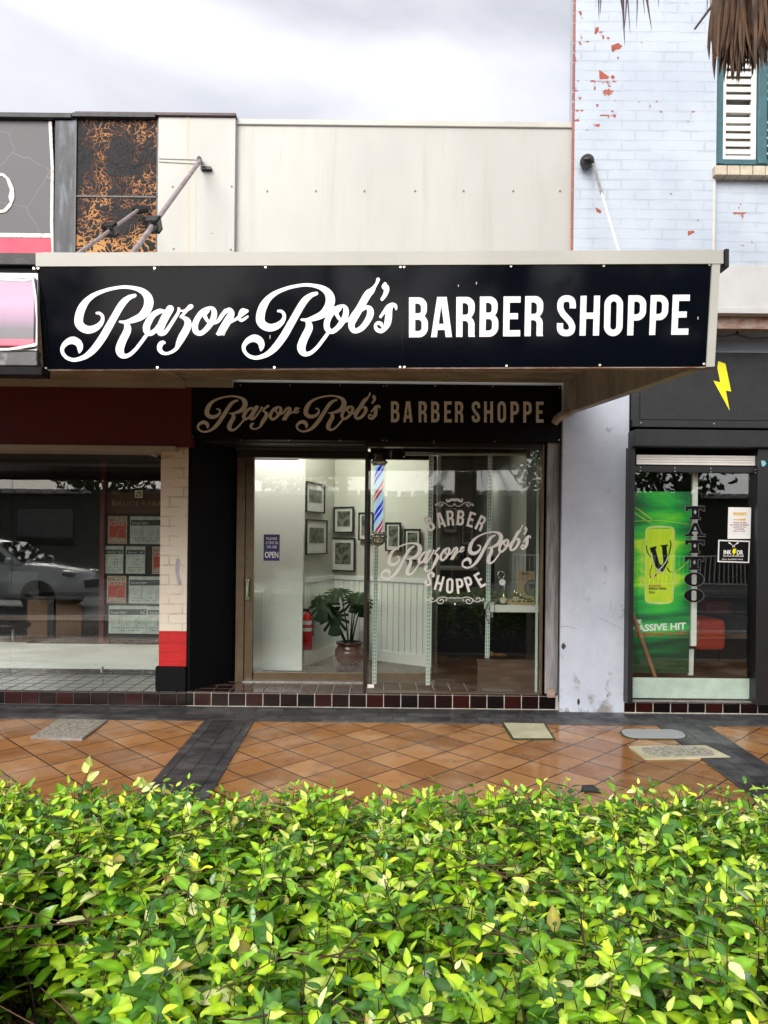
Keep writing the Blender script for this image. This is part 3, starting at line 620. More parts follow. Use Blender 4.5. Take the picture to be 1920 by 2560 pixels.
tiled(X(1563, 6.4, 1770), 4.6, 6.42, .4, .105, .1515, X(1635, 6.4, 1770), 1, 'tiled_step', 'low brown tile step below the tattoo shop window at the right', 5)
# ------------------------------------------------------------------ barber shop shell
zroof = 2.93
XL_, XR_ = X(470, 6.55), X(1400, YW)
shop = thing('barber_shop', 'single storey shop with a cream clad parapet, black columns and a lit interior', 'shop', (0, 7, 0))
mb = MB()      # main cladding panel, with its folded joints
xa, xb = X(590, YW, 400), X(1447, YW, 450); zb, zt = 2.80, Z(316, YW, 1000)
mb.box(xa, xb, YW, YW+.12, zb, zt, bev=.004)
part('parapet', mb, MT['cream'], shop)
mb = MB(); mb.box(xa-.005, xb+.01, YW-.02, YW+.16, zt-.005, zt+.045, bev=.006); part('parapet_cap', mb, MT['creamtrim'], shop)
mb = MB(); xc = X(395, YW-.06, 400); zt2 = Z(293, YW-.06, 490)
mb.box(xc, X(588, YW-.06, 400), YW-.06, YW+.12, 2.80, zt2, bev=.004); part('side_cladding', mb, MT['cream'], shop)
mb = MB(); fsd = plane(YW-.0615); MT['stain'] = M('lime_stain', (.50,.44,.30), .6, col2=(.45,.445,.41), vs=22, stretch=(1,1,.25), sharp=(.3,.5))
mb.sheet([[(466,291),(473,291),(471,400),(473,632),(468,632),(466,430)]], fsd, .001); mb.sheet([[(488,400),(490,400),(490,632),(487,632)]], fsd, .001); part('water_stain', mb, MT['stain'], shop)
mb = MB(); mb.tube([W(397, 396, YW-.066), W(494, 399, YW-.066)], .003, 6); mb.tube([W(397, 404, YW-.066), W(490, 409, YW-.066)], .003, 6); part('conduit', mb, MT['creamtrim'], shop)
mb = MB(); strip(mb, [(528,584,1),(531,583,1.4),(533,586,.8)], fsd, .0008); part('scuff', mb, MT['screwdark'], shop)
mb = MB(); fsd = plane(YW-.0015); strip(mb, [(702,376,1.5),(700,392,2.5),(702,402,1)], fsd, .0008); part('scuff', mb, MT['stain'], shop)
mb = MB(); mb.box(X(185, YW-.1, 290), X(591, YW-.06, 290), YW-.085, YW+.16, zt2+.001, zt2+.028, bev=.004); part('dark_cap', mb, M('maroon_cap', (.06,.025,.03), .5), shop)
mb = MB(); sc_ = MB()
for px in (668, 790, 911, 1038, 1159, 1283, 1400):
    for py in (478, 633):
        p = W(px, py, YW); sc_ = MB(); sc_.tube([p, p-Vector((0,.006,0))], .0085, 8); part('cladding_screw', sc_, MT['screwdark'], shop)
for px, py in ((432,467),(579,466),(434,622),(577,624)):
    p = W(px, py, YW-.06); sc_ = MB(); sc_.tube([p, p-Vector((0,.006,0))], .008, 8); part('cladding_screw', sc_, MT['screwdark'], shop)
# plaster reveal and pillars
mb = MB()
pA, pB = W(470, 1500, 6.55), W(592, 1500, 7.02)
vs = [(pA.x-.02, 6.552), (pA.x+.02, 6.552), (pB.x, 7.03), (pB.x-.14, 7.03)]; n = 4
mb.add([(x, y, ZT) for x, y in vs]+[(x, y, 2.86) for x, y in vs], [(3,2,1,0),(4,5,6,7)]+[(i,(i+1)%4,4+(i+1)%4,4+i) for i in range(4)])
part('splayed_wall', mb, MT['black'], shop)
mb = MB(); mb.box(XR_-.14, XR_, YW+.03, 7.32, .0, 2.9); part('end_wall', mb, MT['dark_int'], shop)
mb = MB(); mb.pbox(1366, 1052, 1397, 1735, YW-.005, .08, bev=.004); part('corner_post', mb, MT['weather'], shop)
mb = MB(); mb.box(X(1350, YW), xs_r+.05, YW-.01, YW+.10, 2.85, 2.93); mb.box(pA.x-.1, xs_r, YW+.14, 7.3, 2.87, 2.93); part('soffit_board', mb, MT['soffit'], shop)
# interior
mb = MB(); mb.box(pB.x-.6, XR_-.02, YW+.56, 12, .0, ZT+.002); part('floor', mb, MT['floor_int'], shop)
mb = MB(); mb.box(pB.x-.6, XR_-.02, 7.1, 12, 2.95, 3.03); part('ceiling', mb, MT['white_int'], shop)
mb = MB(); mb.box(pB.x-.6, XR_-.02, 11.9, 12.05, 0, 3.1); part('back_wall', mb, MT['grey_int'], shop)
mb = MB(); mb.box(XR_-.14, XR_-.02, 7.33, 11.9, 0, 2.95); part('side_wall', mb, MT['grey_int'], shop)
mb = MB(); mb.box(pB.x-.62, pB.x-.5, 7.1, 11.9, 0, 2.95); part('side_wall', mb, MT['grey_int'], shop)
mb = MB(); mb.box(pB.x-.8, XR_+.1, 6.66, 12.1, 3.06, 3.16); part('roof', mb, MT['steel'], shop)
mb = MB(); mb.pbox(628, 1150, 757, 1676, 7.42, .05); part('partition_panel', mb, MT['white_int'], shop)
mb = MB(); mb.pbox(634, 1480, 657, 1677, 7.38, .03); part('panel_edge', mb, MT['white_int'], shop)
pa = W(758, 1660, 7.80); pb = W(832, 1640, 8.60); pc = W(1088, 1660, 7.82)
def wallseg(p, q, th, z0, z1, mb):
    d = Vector((q.x-p.x, q.y-p.y, 0)).normalized(); nn = Vector((-d.y, d.x, 0))
    if nn.y < 0: nn = -nn
    vs = [Vector((p.x,p.y,0)), Vector((q.x,q.y,0)), Vector((q.x,q.y,0))+nn*th, Vector((p.x,p.y,0))+nn*th]
    mb.add([(v.x,v.y,z0) for v in vs]+[(v.x,v.y,z1) for v in vs], [(3,2,1,0),(4,5,6,7)]+[(i,(i+1)%4,4+(i+1)%4,4+i) for i in range(4)])
mb = MB(); wallseg(pa, pb, .08, ZT, 2.95, mb); wallseg(pb, pc, .08, ZT, 2.95, mb); part('gallery_wall', mb, M('warm_grey_wall', (.52,.52,.45), .6, var=.05, vs=1.5), shop)
mb = MB()
for p, q in ((pa, pb), (pb, pc)):
    ln = math.hypot(q.x-p.x, q.y-p.y); k = int(ln/.075); d = Vector((q.x-p.x, q.y-p.y, 0))/ln; off = Vector((d.y, -d.x, 0))*.008
    if off.y > 0: off = -off
    for i in range(k):
        a = Vector((p.x,p.y,0))+d*(ln*(i+.06)/k)+off; c = Vector((p.x,p.y,0))+d*(ln*(i+.94)/k)+off; wallseg(a, c, .0079, ZT+.12, 1.02, mb)
    a = Vector((p.x,p.y,0))+off*2.2; c = Vector((q.x,q.y,0))+off*2.2; wallseg(a, c, .017, ZT, ZT+.12, mb); wallseg(a, c, .017, 1.02, 1.07, mb)
part('beadboard', mb, MT['white_int'], shop)
# lit batten tubes on the ceiling inside (the tube seen at the upper right of the window is on)
MT['tube'] = M('lit_tube', (.9,.9,.9), .4, emit=(1,.97,.9), es=9)
MT['tube_near'] = M('lit_tube_soft', (.9,.9,.9), .4, emit=(1,.97,.9), es=9)
def batten(x, y, z, ln, label):
    t = thing('batten_light', label, 'ceiling light', (x, y, z), 'lit fluorescent battens inside the barber shop')
    mb = MB(); mb.box(x-ln/2, x+ln/2, y-.05, y+.05, z, z+.05, bev=.005); part('housing', mb, MT['whitepaint'], t)
    mb = MB(); mb.tube([(x-ln/2+.03, y, z-.02), (x+ln/2-.03, y, z-.02)], .018, 10); part('tube', mb, MT['tube'], t); return t
q = W(1328, 1207, 9.5); batten(q.x, 9.5, 2.45, .62, 'lit fluorescent batten seen through the upper right of the barber window')
batten(-.75, 7.75, 2.88, 1.2, 'lit fluorescent batten above the white partition behind the sliding door')
batten(-.1, 7.30, 2.88, 1.2, 'lit fluorescent batten above the framed pictures inside the shop')
def arealight(name, x, y, z, sx, sy, e, parent):
    l = bpy.data.lights.new(name, 'AREA'); l.shape = 'RECTANGLE'; l.size = sx; l.size_y = sy; l.energy = e; l.color = (1, .97, .88)
    o = bpy.data.objects.new(name, l); SC.collection.objects.link(o); o.location = Vector((x, y, z)); return o
arealight('batten_and_fill_light', -.80, 7.85, 2.84, .9, .3, 4.6, None)
arealight('batten_and_fill_light', -.95, 7.22, 2.84, 1.0, .2, 18, None)  # added fill without a fitting of its own, brightens the partition panel
arealight('batten_and_fill_light', .9, 9.5, 2.38, .6, .2, 3, None)
# ------------------------------------------------------------------ door
door = thing('sliding_door', 'bronze framed glass sliding door of the barber shop with a small blue sign on it', 'door', (W(760,1700,7).x, 7.0, ZT))
YD = 7.0
mb = MB(); mb.pbox(590, 1127, 611, 1706, YD-.02, .1, bev=.003); part('jamb', mb, MT['doorbrown'], door)
mb = MB(); mb.pbox(612, 1143, 633, 1706, YD+.0, .05, bev=.003); mb.pbox(633, 1682, 913, 1706, YD+.0, .05, bev=.003); mb.pbox(911, 1143, 925, 1706, YD, .05, bev=.003); part('stile', mb, MT['doorbrown'], door)
mb = MB(); mb.pbox(592, 1127, 925, 1145, YD-.03, .12, bev=.003); part('head_rail', mb, MT['darkframe'], door)
mb = MB(); mb.pbox(633, 1143, 912, 1683, YD+.02, .008); part('glass_pane', mb, MT['glass'], door)
mb = MB(); mb.pbox(606, 1704, 912, 1708, YD-.06, .16); part('track', mb, MT['steel'], door)
h = MB(); h.pbox(613, 1451, 621, 1495, YD-.045, .02, bev=.006)
for py in (1449, 1497):
    h.pbox(612, py-4, 624, py+4, YD-.03, .03, bev=.006)
part('handle', h, MT['chrome'], door)
h = MB(); h.pbox(614, 1391, 620, 1403, YD-.004, .004, bev=.001); part('lock', h, MT['chrome'], door)
# dark panel between the transom sign and the door head
mb = MB(); mb.pbox(590, 1107, 914, 1127, YD-.01, .08); part('transom', mb, M('grey_transom', (.20,.17,.16), .3), door)
sg = thing('open_sign', 'small navy sign with white letters inviting people in, on the door glass', 'sign', W(680, 1403, YD+.01))
mb = MB(); mb.pbox(659, 1336, 699, 1402, YD+.012, .004); part('sign_board', mb, MT['navy'], sg)
mb = MB(); f7 = plane(YD+.0115)
for s, x0, y0, x1, y1, bd in (('PLEASE',666,1343,693,1350,.012),('COME IN',664,1353.5,695,1360.5,.012),('WE ARE',667,1364,692,1371,.012),('OPEN',662,1379,696,1395,.03)):
    mb = MB(); text(mb, s, x0, y0, x1, y1, f7, bold=bd); part('sign_lettering', mb, MT['lettering'], sg)
# ------------------------------------------------------------------ window
YG = 6.56
win = thing('shop_window', 'tall bronze framed barber shop window lettered in white, to the right of the door', 'window', (W(1140,1740,YG).x, YG, ZT))
mb = MB(); mb.pbox(1353, 1108, 1373, 1742, YG-.03, .09, bev=.003); mb.pbox(918, 1732, 1353, 1745, YG-.03, .09, bev=.003); part('frame', mb, MT['doorbrown'], win)
mb = MB(); mb.pbox(912, 1106, 1353, 1119, YG-.03, .09, bev=.003); mb.box(X(914,YG)-.012, X(914,YG)+.012, YG-.01, YG+.012, ZT, Z(1118,YG)); mb.box(X(914,YG)-.012, X(914,YG)+.03, YD-.04, YD, ZT, Z(1118,YG)); part('corner_bead', mb, MT['darkframe'], win)
mb = MB(); mb.pbox(919, 1119, 1353, 1733, YG, .008); part('glass_pane', mb, MT['glass'], win)
mb = MB(); mb.box(X(914,YG)-.004, X(914,YG)+.004, YG+.014, YD-.045, ZT+.005, Z(1119,YG)); part('side_pane', mb, MT['glass'], win)
mb = MB(); mb.pbox(1340, 1150, 1346, 1732, YG+.05, .01); part('inner_bead', mb, MT['slot'], win)
mb = MB(); mb.pbox(919, 1711, 935, 1720, YG-.004, .003, bev=.001); part('alarm_tag', mb, MT['whitepaint'], win)
# old door frame still standing behind the window display
fr = thing('inner_frame', 'dark bronze inner frame standing behind the lettered window glass', 'frame', (W(1088,1700,YD).x, YD, ZT))
mb = MB(); mb.pbox(1081, 1140, 1090, 1700, YD, .05, bev=.002); mb.pbox(926, 1090, 1081, 1149, YD, .05); part('upright', mb, MT['darkframe'], fr)
mb = MB(); mb.pbox(926, 1683, 1081, 1704, YD, .05, bev=.003); part('bottom_rail', mb, MT['doorbrown'], fr)
mb = MB(); mb.box(X(1090, 7.05), XR_-.14, 7.02, 7.08, ZT, .20); part('threshold', mb, MT['darkframe'], fr)
# window lettering
dec = thing('window_lettering', 'arched white shop name, moustache and scrolls lettered on the barber window', 'lettering', (W(1140,1530,YG).x, YG-.004, 1.0))
fw = plane(YG-.003)
def wscript(x, y):
    u = (x-152.2)*.446; v = (y-905.3)*.452; return fw(952+u, 1452+v-.128*u)
mb = MB(); script(mb, wscript, t=.0015); part('script_name', mb, MT['decal'], dec)
mb = MB()
def arc_letters(word, spec, h):
    for ch, (cx, cy, ang) in zip(word, spec):
        wd = GL[ch][0]; a = R(ang); ca, sa = math.cos(a), math.sin(a)
        def place(gx, gy):
            u = (gx-wd/2)*h*1.0; v = -(gy-.5)*h; return (cx+u*ca-v*sa, cy+u*sa+v*ca)
        glyph(mb, ch, place, fw, t=.0015)
arc_letters('BARBER', [(1074,1309,-26),(1101,1300,-15),(1126,1295,-4),(1151.5,1294.5,5),(1178,1299,15),(1202,1308,25)], 38)
part('arched_letters', mb, MT['decal'], dec); mb = MB()
arc_letters('SHOPPE', [(1074,1447,22),(1098,1458,15),(1124.5,1464.5,2),(1150,1465,-6),(1173,1460,-18),(1199.5,1450,-30)], 38)
part('arched_letters', mb, MT['decal'], dec)
mb = MB()
def curl(pts): strip(mb, [(x, y, w_) for x, y, w_ in pts], fw, .0015)
def mir(pts, c): return [(2*c-x, y, w_) for x, y, w_ in pts]
z7 = lambda pts: [(x/7.137+1060, y/7.137+1220, w_/7.137) for x, y, w_ in pts]
st = z7([(545,215,50),(590,205,42),(630,225,44),(665,240,34),(690,205,16),(665,190,10)]); curl(st); curl(mir(st, 1136.2))
st = z7([(565,300,8),(590,325,10),(640,320,10),(690,285,12),(745,258,12),(800,255,12),(830,290,12),(800,325,12),(760,310,12),(760,285,12),(785,290,14)]); curl(st); curl(mir(st, 1136.2))
st = z7([(820,310,10),(850,285,11),(880,290,11),(880,312,11),(860,312,12)]); curl(st); curl(mir(st, 1136.2))
mb.sheet([[(1136.2+2.2*math.cos(a*.5), 1260.6+2.2*math.sin(a*.5)) for a in range(12)]], fw, .0015)
part('scrolls', mb, MT['decal'], dec); mb = MB()
st = z7([(390,2010,12),(410,1980,12),(480,1950,12),(560,1955,12),(650,1965,12),(760,1945,12),(840,1965,12),(870,2010,12),(830,2060,12),(770,2055,12),(750,2010,12),(790,1985,12),(815,2010,14)]); curl(st); curl(mir(st, 1137))
st = z7([(700,2010,10),(690,1975,10),(620,1950,10),(545,1975,10)]); curl(st); curl(mir(st, 1137))
st = z7([(880,2000,10),(920,2025,11),(980,2030,12),(1005,1990,11),(975,1955,11),(940,1965,11),(945,1990,12)]); curl(st); curl(mir(st, 1137))
st = z7([(1005,2000,10),(1040,2010,10),(1070,1990,10),(1055,1970,10),(1045,1985,11)]); curl(st); curl(mir(st, 1137))
mb.sheet([[(1137.5+2.6*math.cos(a*.5), 1509.8+2.6*math.sin(a*.5)) for a in range(12)]], fw, .0015)
part('scrolls', mb, MT['decal'], dec)
# slotted shelf standards
def standard(pxt, pxb, y0, y1, Y, label):
    t = thing('shelf_standard', label, 'shelf upright', (X((pxt+pxb)/2, Y), Y, Z(y1, Y)), 'slotted shelf uprights inside the barber window')
    hw = 5.4; mb = MB(); n = 24; loops = []
    fl = lambda x, y: W(x, y, Y)
    mb.sheet([[(pxt-hw, y0), (pxt+hw, y0), (pxb+hw, y1), (pxb-hw, y1)]], fl, .012); part('upright_strip', mb, MT['slot'], t)
    mb = MB(); k = int((y1-y0)/9.2)
    for i in range(k):
        yy = y0+5+i*9.2; cx = pxt+(pxb-pxt)*(yy-y0)/(y1-y0)
        for s in (-2.3, 2.3): mb.sheet([[(cx+s-.7, yy-2.6), (cx+s+.7, yy-2.6), (cx+s+.7, yy+2.6), (cx+s-.7, yy+2.6)]], lambda x, y: W(x, y, Y-.0012), .001)
    part('slots', mb, MT['slotdark'], t)
standard(941, 935.5, 1366, 1710, 6.70, 'left slotted steel shelf upright, hanging below the striped pole')
standard(1078, 1069.5, 1139, 1713, 6.70, 'middle slotted steel shelf upright, passing behind the white script letters')
standard(1226, 1218, 1139, 1645, 6.70, 'right slotted steel shelf upright beside the white display shelf')
t = thing('window_batten', 'long unlit strip light across the top inside the barber window', 'strip light', W(1168, 1140, 6.72))
mb = MB(); mb.pbox(1012, 1122, 1322, 1131, 6.72, .06, bev=.004); mb.pbox(1008, 1122, 1012.5, 1141, 6.71, .08); mb.pbox(1318, 1126, 1326, 1142, 6.71, .08); part('housing', mb, MT['darkframe'], t)
mb = MB(); mb.tube([W(1013, 1135.5, 6.75), W(1318, 1135.5, 6.75)], .014, 12); part('tube', mb, M('unlit_tube', (.62,.62,.58), .3), t)
# shelf with goods
sh = thing('display_shelf', 'white display shelf carrying bottles at the right of the barber window', 'shelf', W(1286, 1532, 6.72))
mb = MB(); mb.pbox(1222, 1513, 1350, 1531, 6.70, .32, bev=.004); part('board', mb, MT['whitepaint'], sh)
mb = MB(); mb.pbox(1228, 1531, 1232, 1544, 6.72, .25); part('bracket', mb, MT['steel'], sh)
zs = Z(1513, 6.70, 1286)
t = thing('bottle_tray', 'cardboard display tray with printed front holding small amber bottles on the white shelf', 'tray', (X(1306, 6.74), 6.78, zs))
mb = MB(); xa_, xb_ = X(1270, 6.73), X(1338, 6.73)
mb.box(xa_, xb_, 6.73, 6.737, zs+.001, zs+.035); mb.box(xa_, xb_, 6.83, 6.837, zs+.001, zs+.05); mb.box(xa_, xa_+.006, 6.737, 6.83, zs+.001, zs+.035); mb.box(xb_-.006, xb_, 6.737, 6.83, zs+.001, zs+.05); mb.box(xa_, xb_, 6.737, 6.83, zs+.001, zs+.006)
part('box_walls', mb, MT['card'], t)
mb = MB()
for px, wd in ((1283, 6), (1298, 7), (1310, 5), (1324, 16)): mb = MB(); mb.pbox(px-wd/2, 1501.5, px+wd/2, 1505, 6.7285, .001); part('printed_mark', mb, MT['blackmetal'], t)
MT['bottlelabel'] = M('cream_bottle_label', (.65,.55,.33), .5, col2=(.1,.08,.05), vs=90, sharp=(.42,.5))
blab = [('tall dark bottle with cream label, leftmost in the cardboard tray'), ('tall dark bottle behind the leftmost bottle in the cardboard tray'), ('red brown bottle with cream label in the middle of the cardboard tray'), ('slim red brown bottle just right of the middle of the cardboard tray'),
 ('small short bottle with cream cap right of the middle of the tray'), ('small short bottle second from the right end of the tray'), ('small short bottle at the right end of the row in the tray')]
for (px, hh, r_), lb in zip(((1287,.115,.0155),(1294,.105,.0145),(1302,.083,.014),(1308,.08,.012),(1313,.065,.0105),(1319,.064,.0105),(1325,.066,.0105)), blab):
    c = W(px, 1500, 6.785); b_t = thing('bottle', lb, 'bottle', (c.x, 6.785+.0005*px % .02, zs+.008), 'bottles in the tray on the shelf')
    c = ORG[b_t.name]; mb = MB(); mb.lathe(c, [(0,0),(r_,.001),(r_,hh*.62),(r_*.45,hh*.74),(r_*.42,hh*.8)], 14); part('glass_body', mb, MT['amber'], b_t)
    mb = MB(); mb.lathe(c, [(0,hh*.79),(r_*.55,hh*.79),(r_*.55,hh),(0,hh)], 12); part('cap', mb, MT['chrome'] if r_ > .013 else MT['sill'], b_t)
    mb = MB(); mb.lathe(c, [(r_+.0006,hh*.1),(r_+.0006,hh*.55)], 14); part('label_band', mb, MT['bottlelabel'], b_t)
t = thing('display_card', 'yellowed display box with a round grey emblem behind the bottles', 'display box', (X(1322, 6.9), 6.9, zs))
mb = MB(); mb.pbox(1296, 1428, 1350, 1508, 6.90, .05); part('box_panel', mb, MT['card'], t)
mb = MB(); cc = (1330.5, 1470)
mb.sheet([[(cc[0]+21*math.cos(a*.26), cc[1]+21*math.sin(a*.26)) for a in range(24)]], plane(6.897), .002); part('emblem', mb, M('grey_emblem', (.20,.19,.17), .5, col2=(.09,.085,.08), vs=30), t)
mb = MB(); mb.sheet([[(cc[0]+18*math.cos(a*.26), cc[1]+18*math.sin(a*.26)) for a in range(24)], [(cc[0]+16.8*math.cos(a*.26), cc[1]+16.8*math.sin(a*.26)) for a in range(24)]], plane(6.895), .0015)
mb.sheet([[(1322,1462),(1330,1459),(1338,1463),(1337,1471),(1330,1469),(1326,1472)]], plane(6.895), .0015); text(mb, 'IMMORTAL', 1302, 1432, 1325, 1437, plane(6.897), bold=.02); part('emblem_ring', mb, M('dark_print', (.05,.045,.035), .5), t)
t = thing('candlestick_phone', 'dark antique candlestick telephone with a pale dial on the white shelf', 'telephone', (X(1253, 6.8), 6.8, zs))
PHONE = t; c = ORG[t.name]; mb = MB(); mb.lathe(c, [(0,0),(.055,0),(.055,.012),(.03,.03),(.013,.05),(.012,.17),(.02,.175),(.02,.19),(0,.19)], 18); part('stem', mb, MT['blackiron'], t)
mb = MB(); mb.tube([c+Vector((0,-.02,.19)), c+Vector((0,-.05,.2)), c+Vector((0,-.075,.205))], [.012,.014,.03], 14); part('mouthpiece', mb, MT['chrome'], t)
mb = MB(); q = c+Vector((-.065,-.01,0)); mb.lathe(q, [(0,.06),(.028,.06),(.018,.085),(.013,.10),(.013,.16),(.02,.175),(0,.18)], 14); part('receiver', mb, MT['blackiron'], t)
mb = MB(); mb.tube([c+Vector((.012,-.050,.035)), c+Vector((.012,-.062,.042))], .03, 16); part('dial', mb, MT['sill'], t)
cd = MB(); cd.tube([W(1238, 1500, 6.74), W(1222, 1506, 6.69), W(1214, 1525, 6.66), W(1216, 1545, 6.66), W(1224, 1560, 6.67)], .0035, 6); cd.tube([W(1237, 1500, 6.68), W(1236, 1530, 6.68), W(1231, 1558, 6.68)], .0035, 6)
part('cord', cd, MT['rubber'], PHONE)
t = thing('magnifier_stand', 'round glass lens on a thin stand at the left end of the white shelf', 'magnifier', (X(1262, 6.86), 6.88, zs))
c = ORG[t.name]; mb = MB(); mb.lathe(c, [(0,0),(.04,0),(.03,.012),(.005,.02),(.005,.22)], 14); part('stand', mb, MT['chrome'], t)
mb = MB(); cc = W(1253, 1437, 6.88); ring = [cc+Vector((.033*math.cos(a*.4), 0, .033*math.sin(a*.4))) for a in range(17)]; mb.tube(ring, .004, 6, cap=False); part('rim', mb, MT['chrome'], t)
mb = MB(); mb.tube([cc+Vector((0,-.003,0)), cc+Vector((0,.003,0))], .031, 20); part('lens', mb, MT['glass'], t)
# stained board standing in the window
t = MB(); t.pbox(1194, 1652, 1337, 1731, 6.63, .045, bev=.003)
for a in ((1192,1650,1339,1655),(1192,1727,1339,1733)): t.pbox(*a, 6.625, .055, bev=.002)
tag(part('wooden_board', t, MT['ply']), 'scuffed dark brown wooden board standing in the bottom right corner of the window', 'board')
t = MB(); t.tube([W(1228, 1636, 6.8), W(1262, 1638, 6.95)], .016, 10); t.tube([W(1228, 1636, 6.8), W(1226, 1630, 6.8)], .02, 10)
tag(part('rolled_tool', t, MT['timber']), 'short timber handle lying above the brown board in the dark window corner', 'handle')
# barber pole
YP = 6.72
c = W(947, 1360, YP); pole = thing('barber_pole', 'lit barber pole with red, blue and pale stripes between chrome caps', 'barber pole', (c.x, YP, Z(1366, YP, 940)))
sc = YP/F; zc = lambda py: Z(py, YP, 947)-ORG[pole.name].z
c = ORG[pole.name]; c = Vector((X(947, YP, 1250), YP, c.z))
mb = MB(); mb.lathe(c, [(0,0),(.02,.002),(.045,.018),(.062,.042),(.066,.065),(.066,.078),(.080,.082),(.082,.092),(.080,.102),(.066,.106),(.062,.118),(.068,.124),(.066,.132),(0,.132)], 32); part('lower_cap', mb, MT['chrome'], pole)
zt_ = zc(1164); mb = MB(); mb.lathe(c, [(0,zt_),(.060,zt_),(.060,zt_+.012),(.078,zt_+.02),(.080,zt_+.034),(.066,zt_+.04),(.060,zt_+.05),(.058,zt_+.085),(.050,zt_+.105),(.03,zt_+.12),(0,zt_+.124)], 32); part('upper_cap', mb, MT['chrome'], pole)
m, nt, b, o = newmat('barber_stripes'); tc = N(nt, 'ShaderNodeTexCoord'); sp = N(nt, 'ShaderNodeSeparateXYZ'); L(nt, tc.outputs['Object'], sp.inputs[0])
off = N(nt, 'ShaderNodeVectorMath', operation='SUBTRACT'); off.inputs[1].default_value = (c.x-ORG[pole.name].x, 0, 0); L(nt, tc.outputs['Object'], off.inputs[0]); sp2 = N(nt, 'ShaderNodeSeparateXYZ'); L(nt, off.outputs[0], sp2.inputs[0])
at = N(nt, 'ShaderNodeMath', operation='ARCTAN2'); L(nt, sp2.outputs[1], at.inputs[0]); L(nt, sp2.outputs[0], at.inputs[1])
dv = N(nt, 'ShaderNodeMath', operation='DIVIDE'); dv.inputs[1].default_value = 2*math.pi; L(nt, at.outputs[0], dv.inputs[0])
mu = N(nt, 'ShaderNodeMath', operation='MULTIPLY_ADD'); mu.inputs[1].default_value = -1/.355; L(nt, sp.outputs[2], mu.inputs[0]); L(nt, dv.outputs[0], mu.inputs[2])
frc = N(nt, 'ShaderNodeMath', operation='FRACT'); ad = N(nt, 'ShaderNodeMath', operation='ADD'); ad.inputs[1].default_value = 3.42; L(nt, mu.outputs[0], ad.inputs[0]); L(nt, ad.outputs[0], frc.inputs[0])
cr = N(nt, 'ShaderNodeValToRGB'); cr.color_ramp.interpolation = 'CONSTANT'; lt = (.45,.70,.92,1); wh = (.80,.84,.95,1); bl = (.012,.02,.62,1); rd = (.50,.008,.04,1)
seq = [(0,lt),(.14,bl),(.26,wh),(.30,bl),(.41,lt),(.64,rd),(.745,wh),(.785,rd),(.885,lt)]
cr.color_ramp.elements[0].position = 0; cr.color_ramp.elements[0].color = lt; cr.color_ramp.elements[1].position = .14; cr.color_ramp.elements[1].color = bl
for p_, cc_ in seq[2:]: e = cr.color_ramp.elements.new(p_); e.color = cc_
L(nt, frc.outputs[0], cr.inputs[0]); L(nt, cr.outputs[0], b.inputs['Base Color']); L(nt, cr.outputs[0], b.inputs['Emission Color']); b.inputs['Emission Strength'].default_value = .3; b.inputs['Roughness'].default_value = .3
mb = MB(); mb.lathe(c, [(.041,.131),(.041,zt_+.002)], 32); part('striped_cylinder', mb, m, pole)
mb = MB(); mb.lathe(c, [(.058,.131),(.058,zt_+.001)], 32); part('glass_tube', mb, MT['glass'], pole)
mb = MB(); mb.box(c.x-.02, c.x+.02, YP+.05, YP+.20, c.z+.07, c.z+.10); mb.box(c.x-.02, c.x+.02, YP+.05, YP+.20, c.z+zt_+.02, c.z+zt_+.05); mb.box(c.x-.03, c.x+.03, YP+.2, YP+.215, c.z+.04, c.z+zt_+.08); part('wall_bracket', mb, MT['blackmetal'], pole)
# pictures
MT['mount'] = M('picture_mount', (.50,.50,.46), .6, var=.02)
MT['photo'] = M('old_photograph', (.16,.17,.13), .4, col2=(.02,.024,.018), vs=22, sharp=(.4,.6))
def on_wall(px, p, q):     # distance Y at which the ray of column px meets the wall line p-q
    a, _ = ray(px, 1350); dx, dy = q.x-p.x, q.y-p.y
    t = (p.x-a*p.y)/(a*dy-dx); return p.y+t*dy
def picture(x0, y0, x1, y1, p, q, label, off=.03, mw=.13, fw_=.014, stuffcol=None):
    d = Vector((q.x-p.x, q.y-p.y, 0)).normalized(); nn = Vector((d.y, -d.x, 0)); nn = nn if nn.y < 0 else -nn
    p = p+nn*off; q = q+nn*off
    cx = (x0+x1)/2; Yc = on_wall(cx, p, q); cc = W(cx, (y0+y1)/2, Yc)
    Ya, Yb = on_wall(x0, p, q), on_wall(x1, p, q); A, B_ = W(x0, 0, Ya), W(x1, 0, Yb)
    wd = math.hypot(A.x-B_.x, A.y-B_.y); ht = Z(y0, Yc, cx)-Z(y1, Yc, cx)
    t = thing('framed_picture', label, 'picture', cc, 'framed pictures hung on the barber shop walls')
    def bx(u0, u1, v0, v1, n0, n1, mb):
        vs = [cc+d*u+Vector((0,0,v))+nn*k for k in (n0, n1) for v in (v0, v1) for u in (u0, u1)]
        mb.add(vs, [(0,1,3,2),(4,6,7,5),(0,4,5,1),(2,3,7,6),(0,2,6,4),(1,5,7,3)])
    mb = MB(); h2, w2 = ht/2, wd/2
    bx(-w2,w2,h2-fw_,h2,0,.02,mb); bx(-w2,w2,-h2,-h2+fw_,0,.02,mb); bx(-w2,-w2+fw_,-h2+fw_,h2-fw_,0,.02,mb); bx(w2-fw_,w2,-h2+fw_,h2-fw_,0,.02,mb); part('frame', mb, MT['blackmetal'], t)
    mb = MB(); bx(-w2+fw_,w2-fw_,-h2+fw_,h2-fw_,.0,.008,mb); part('mount', mb, MT['mount'], t)
    mb = MB(); k = mw*wd+fw_; bx(-w2+k,w2-k,-h2+k*1.4,h2-k,.008,.011,mb); part('photograph', mb, MT['photo'], t)
picture(764,1207,810,1282, pa, pb, 'black framed picture highest on the left beside the white partition')
picture(764,1299,816,1386, pa, pb, 'wide black framed picture just below the highest one beside the white partition')
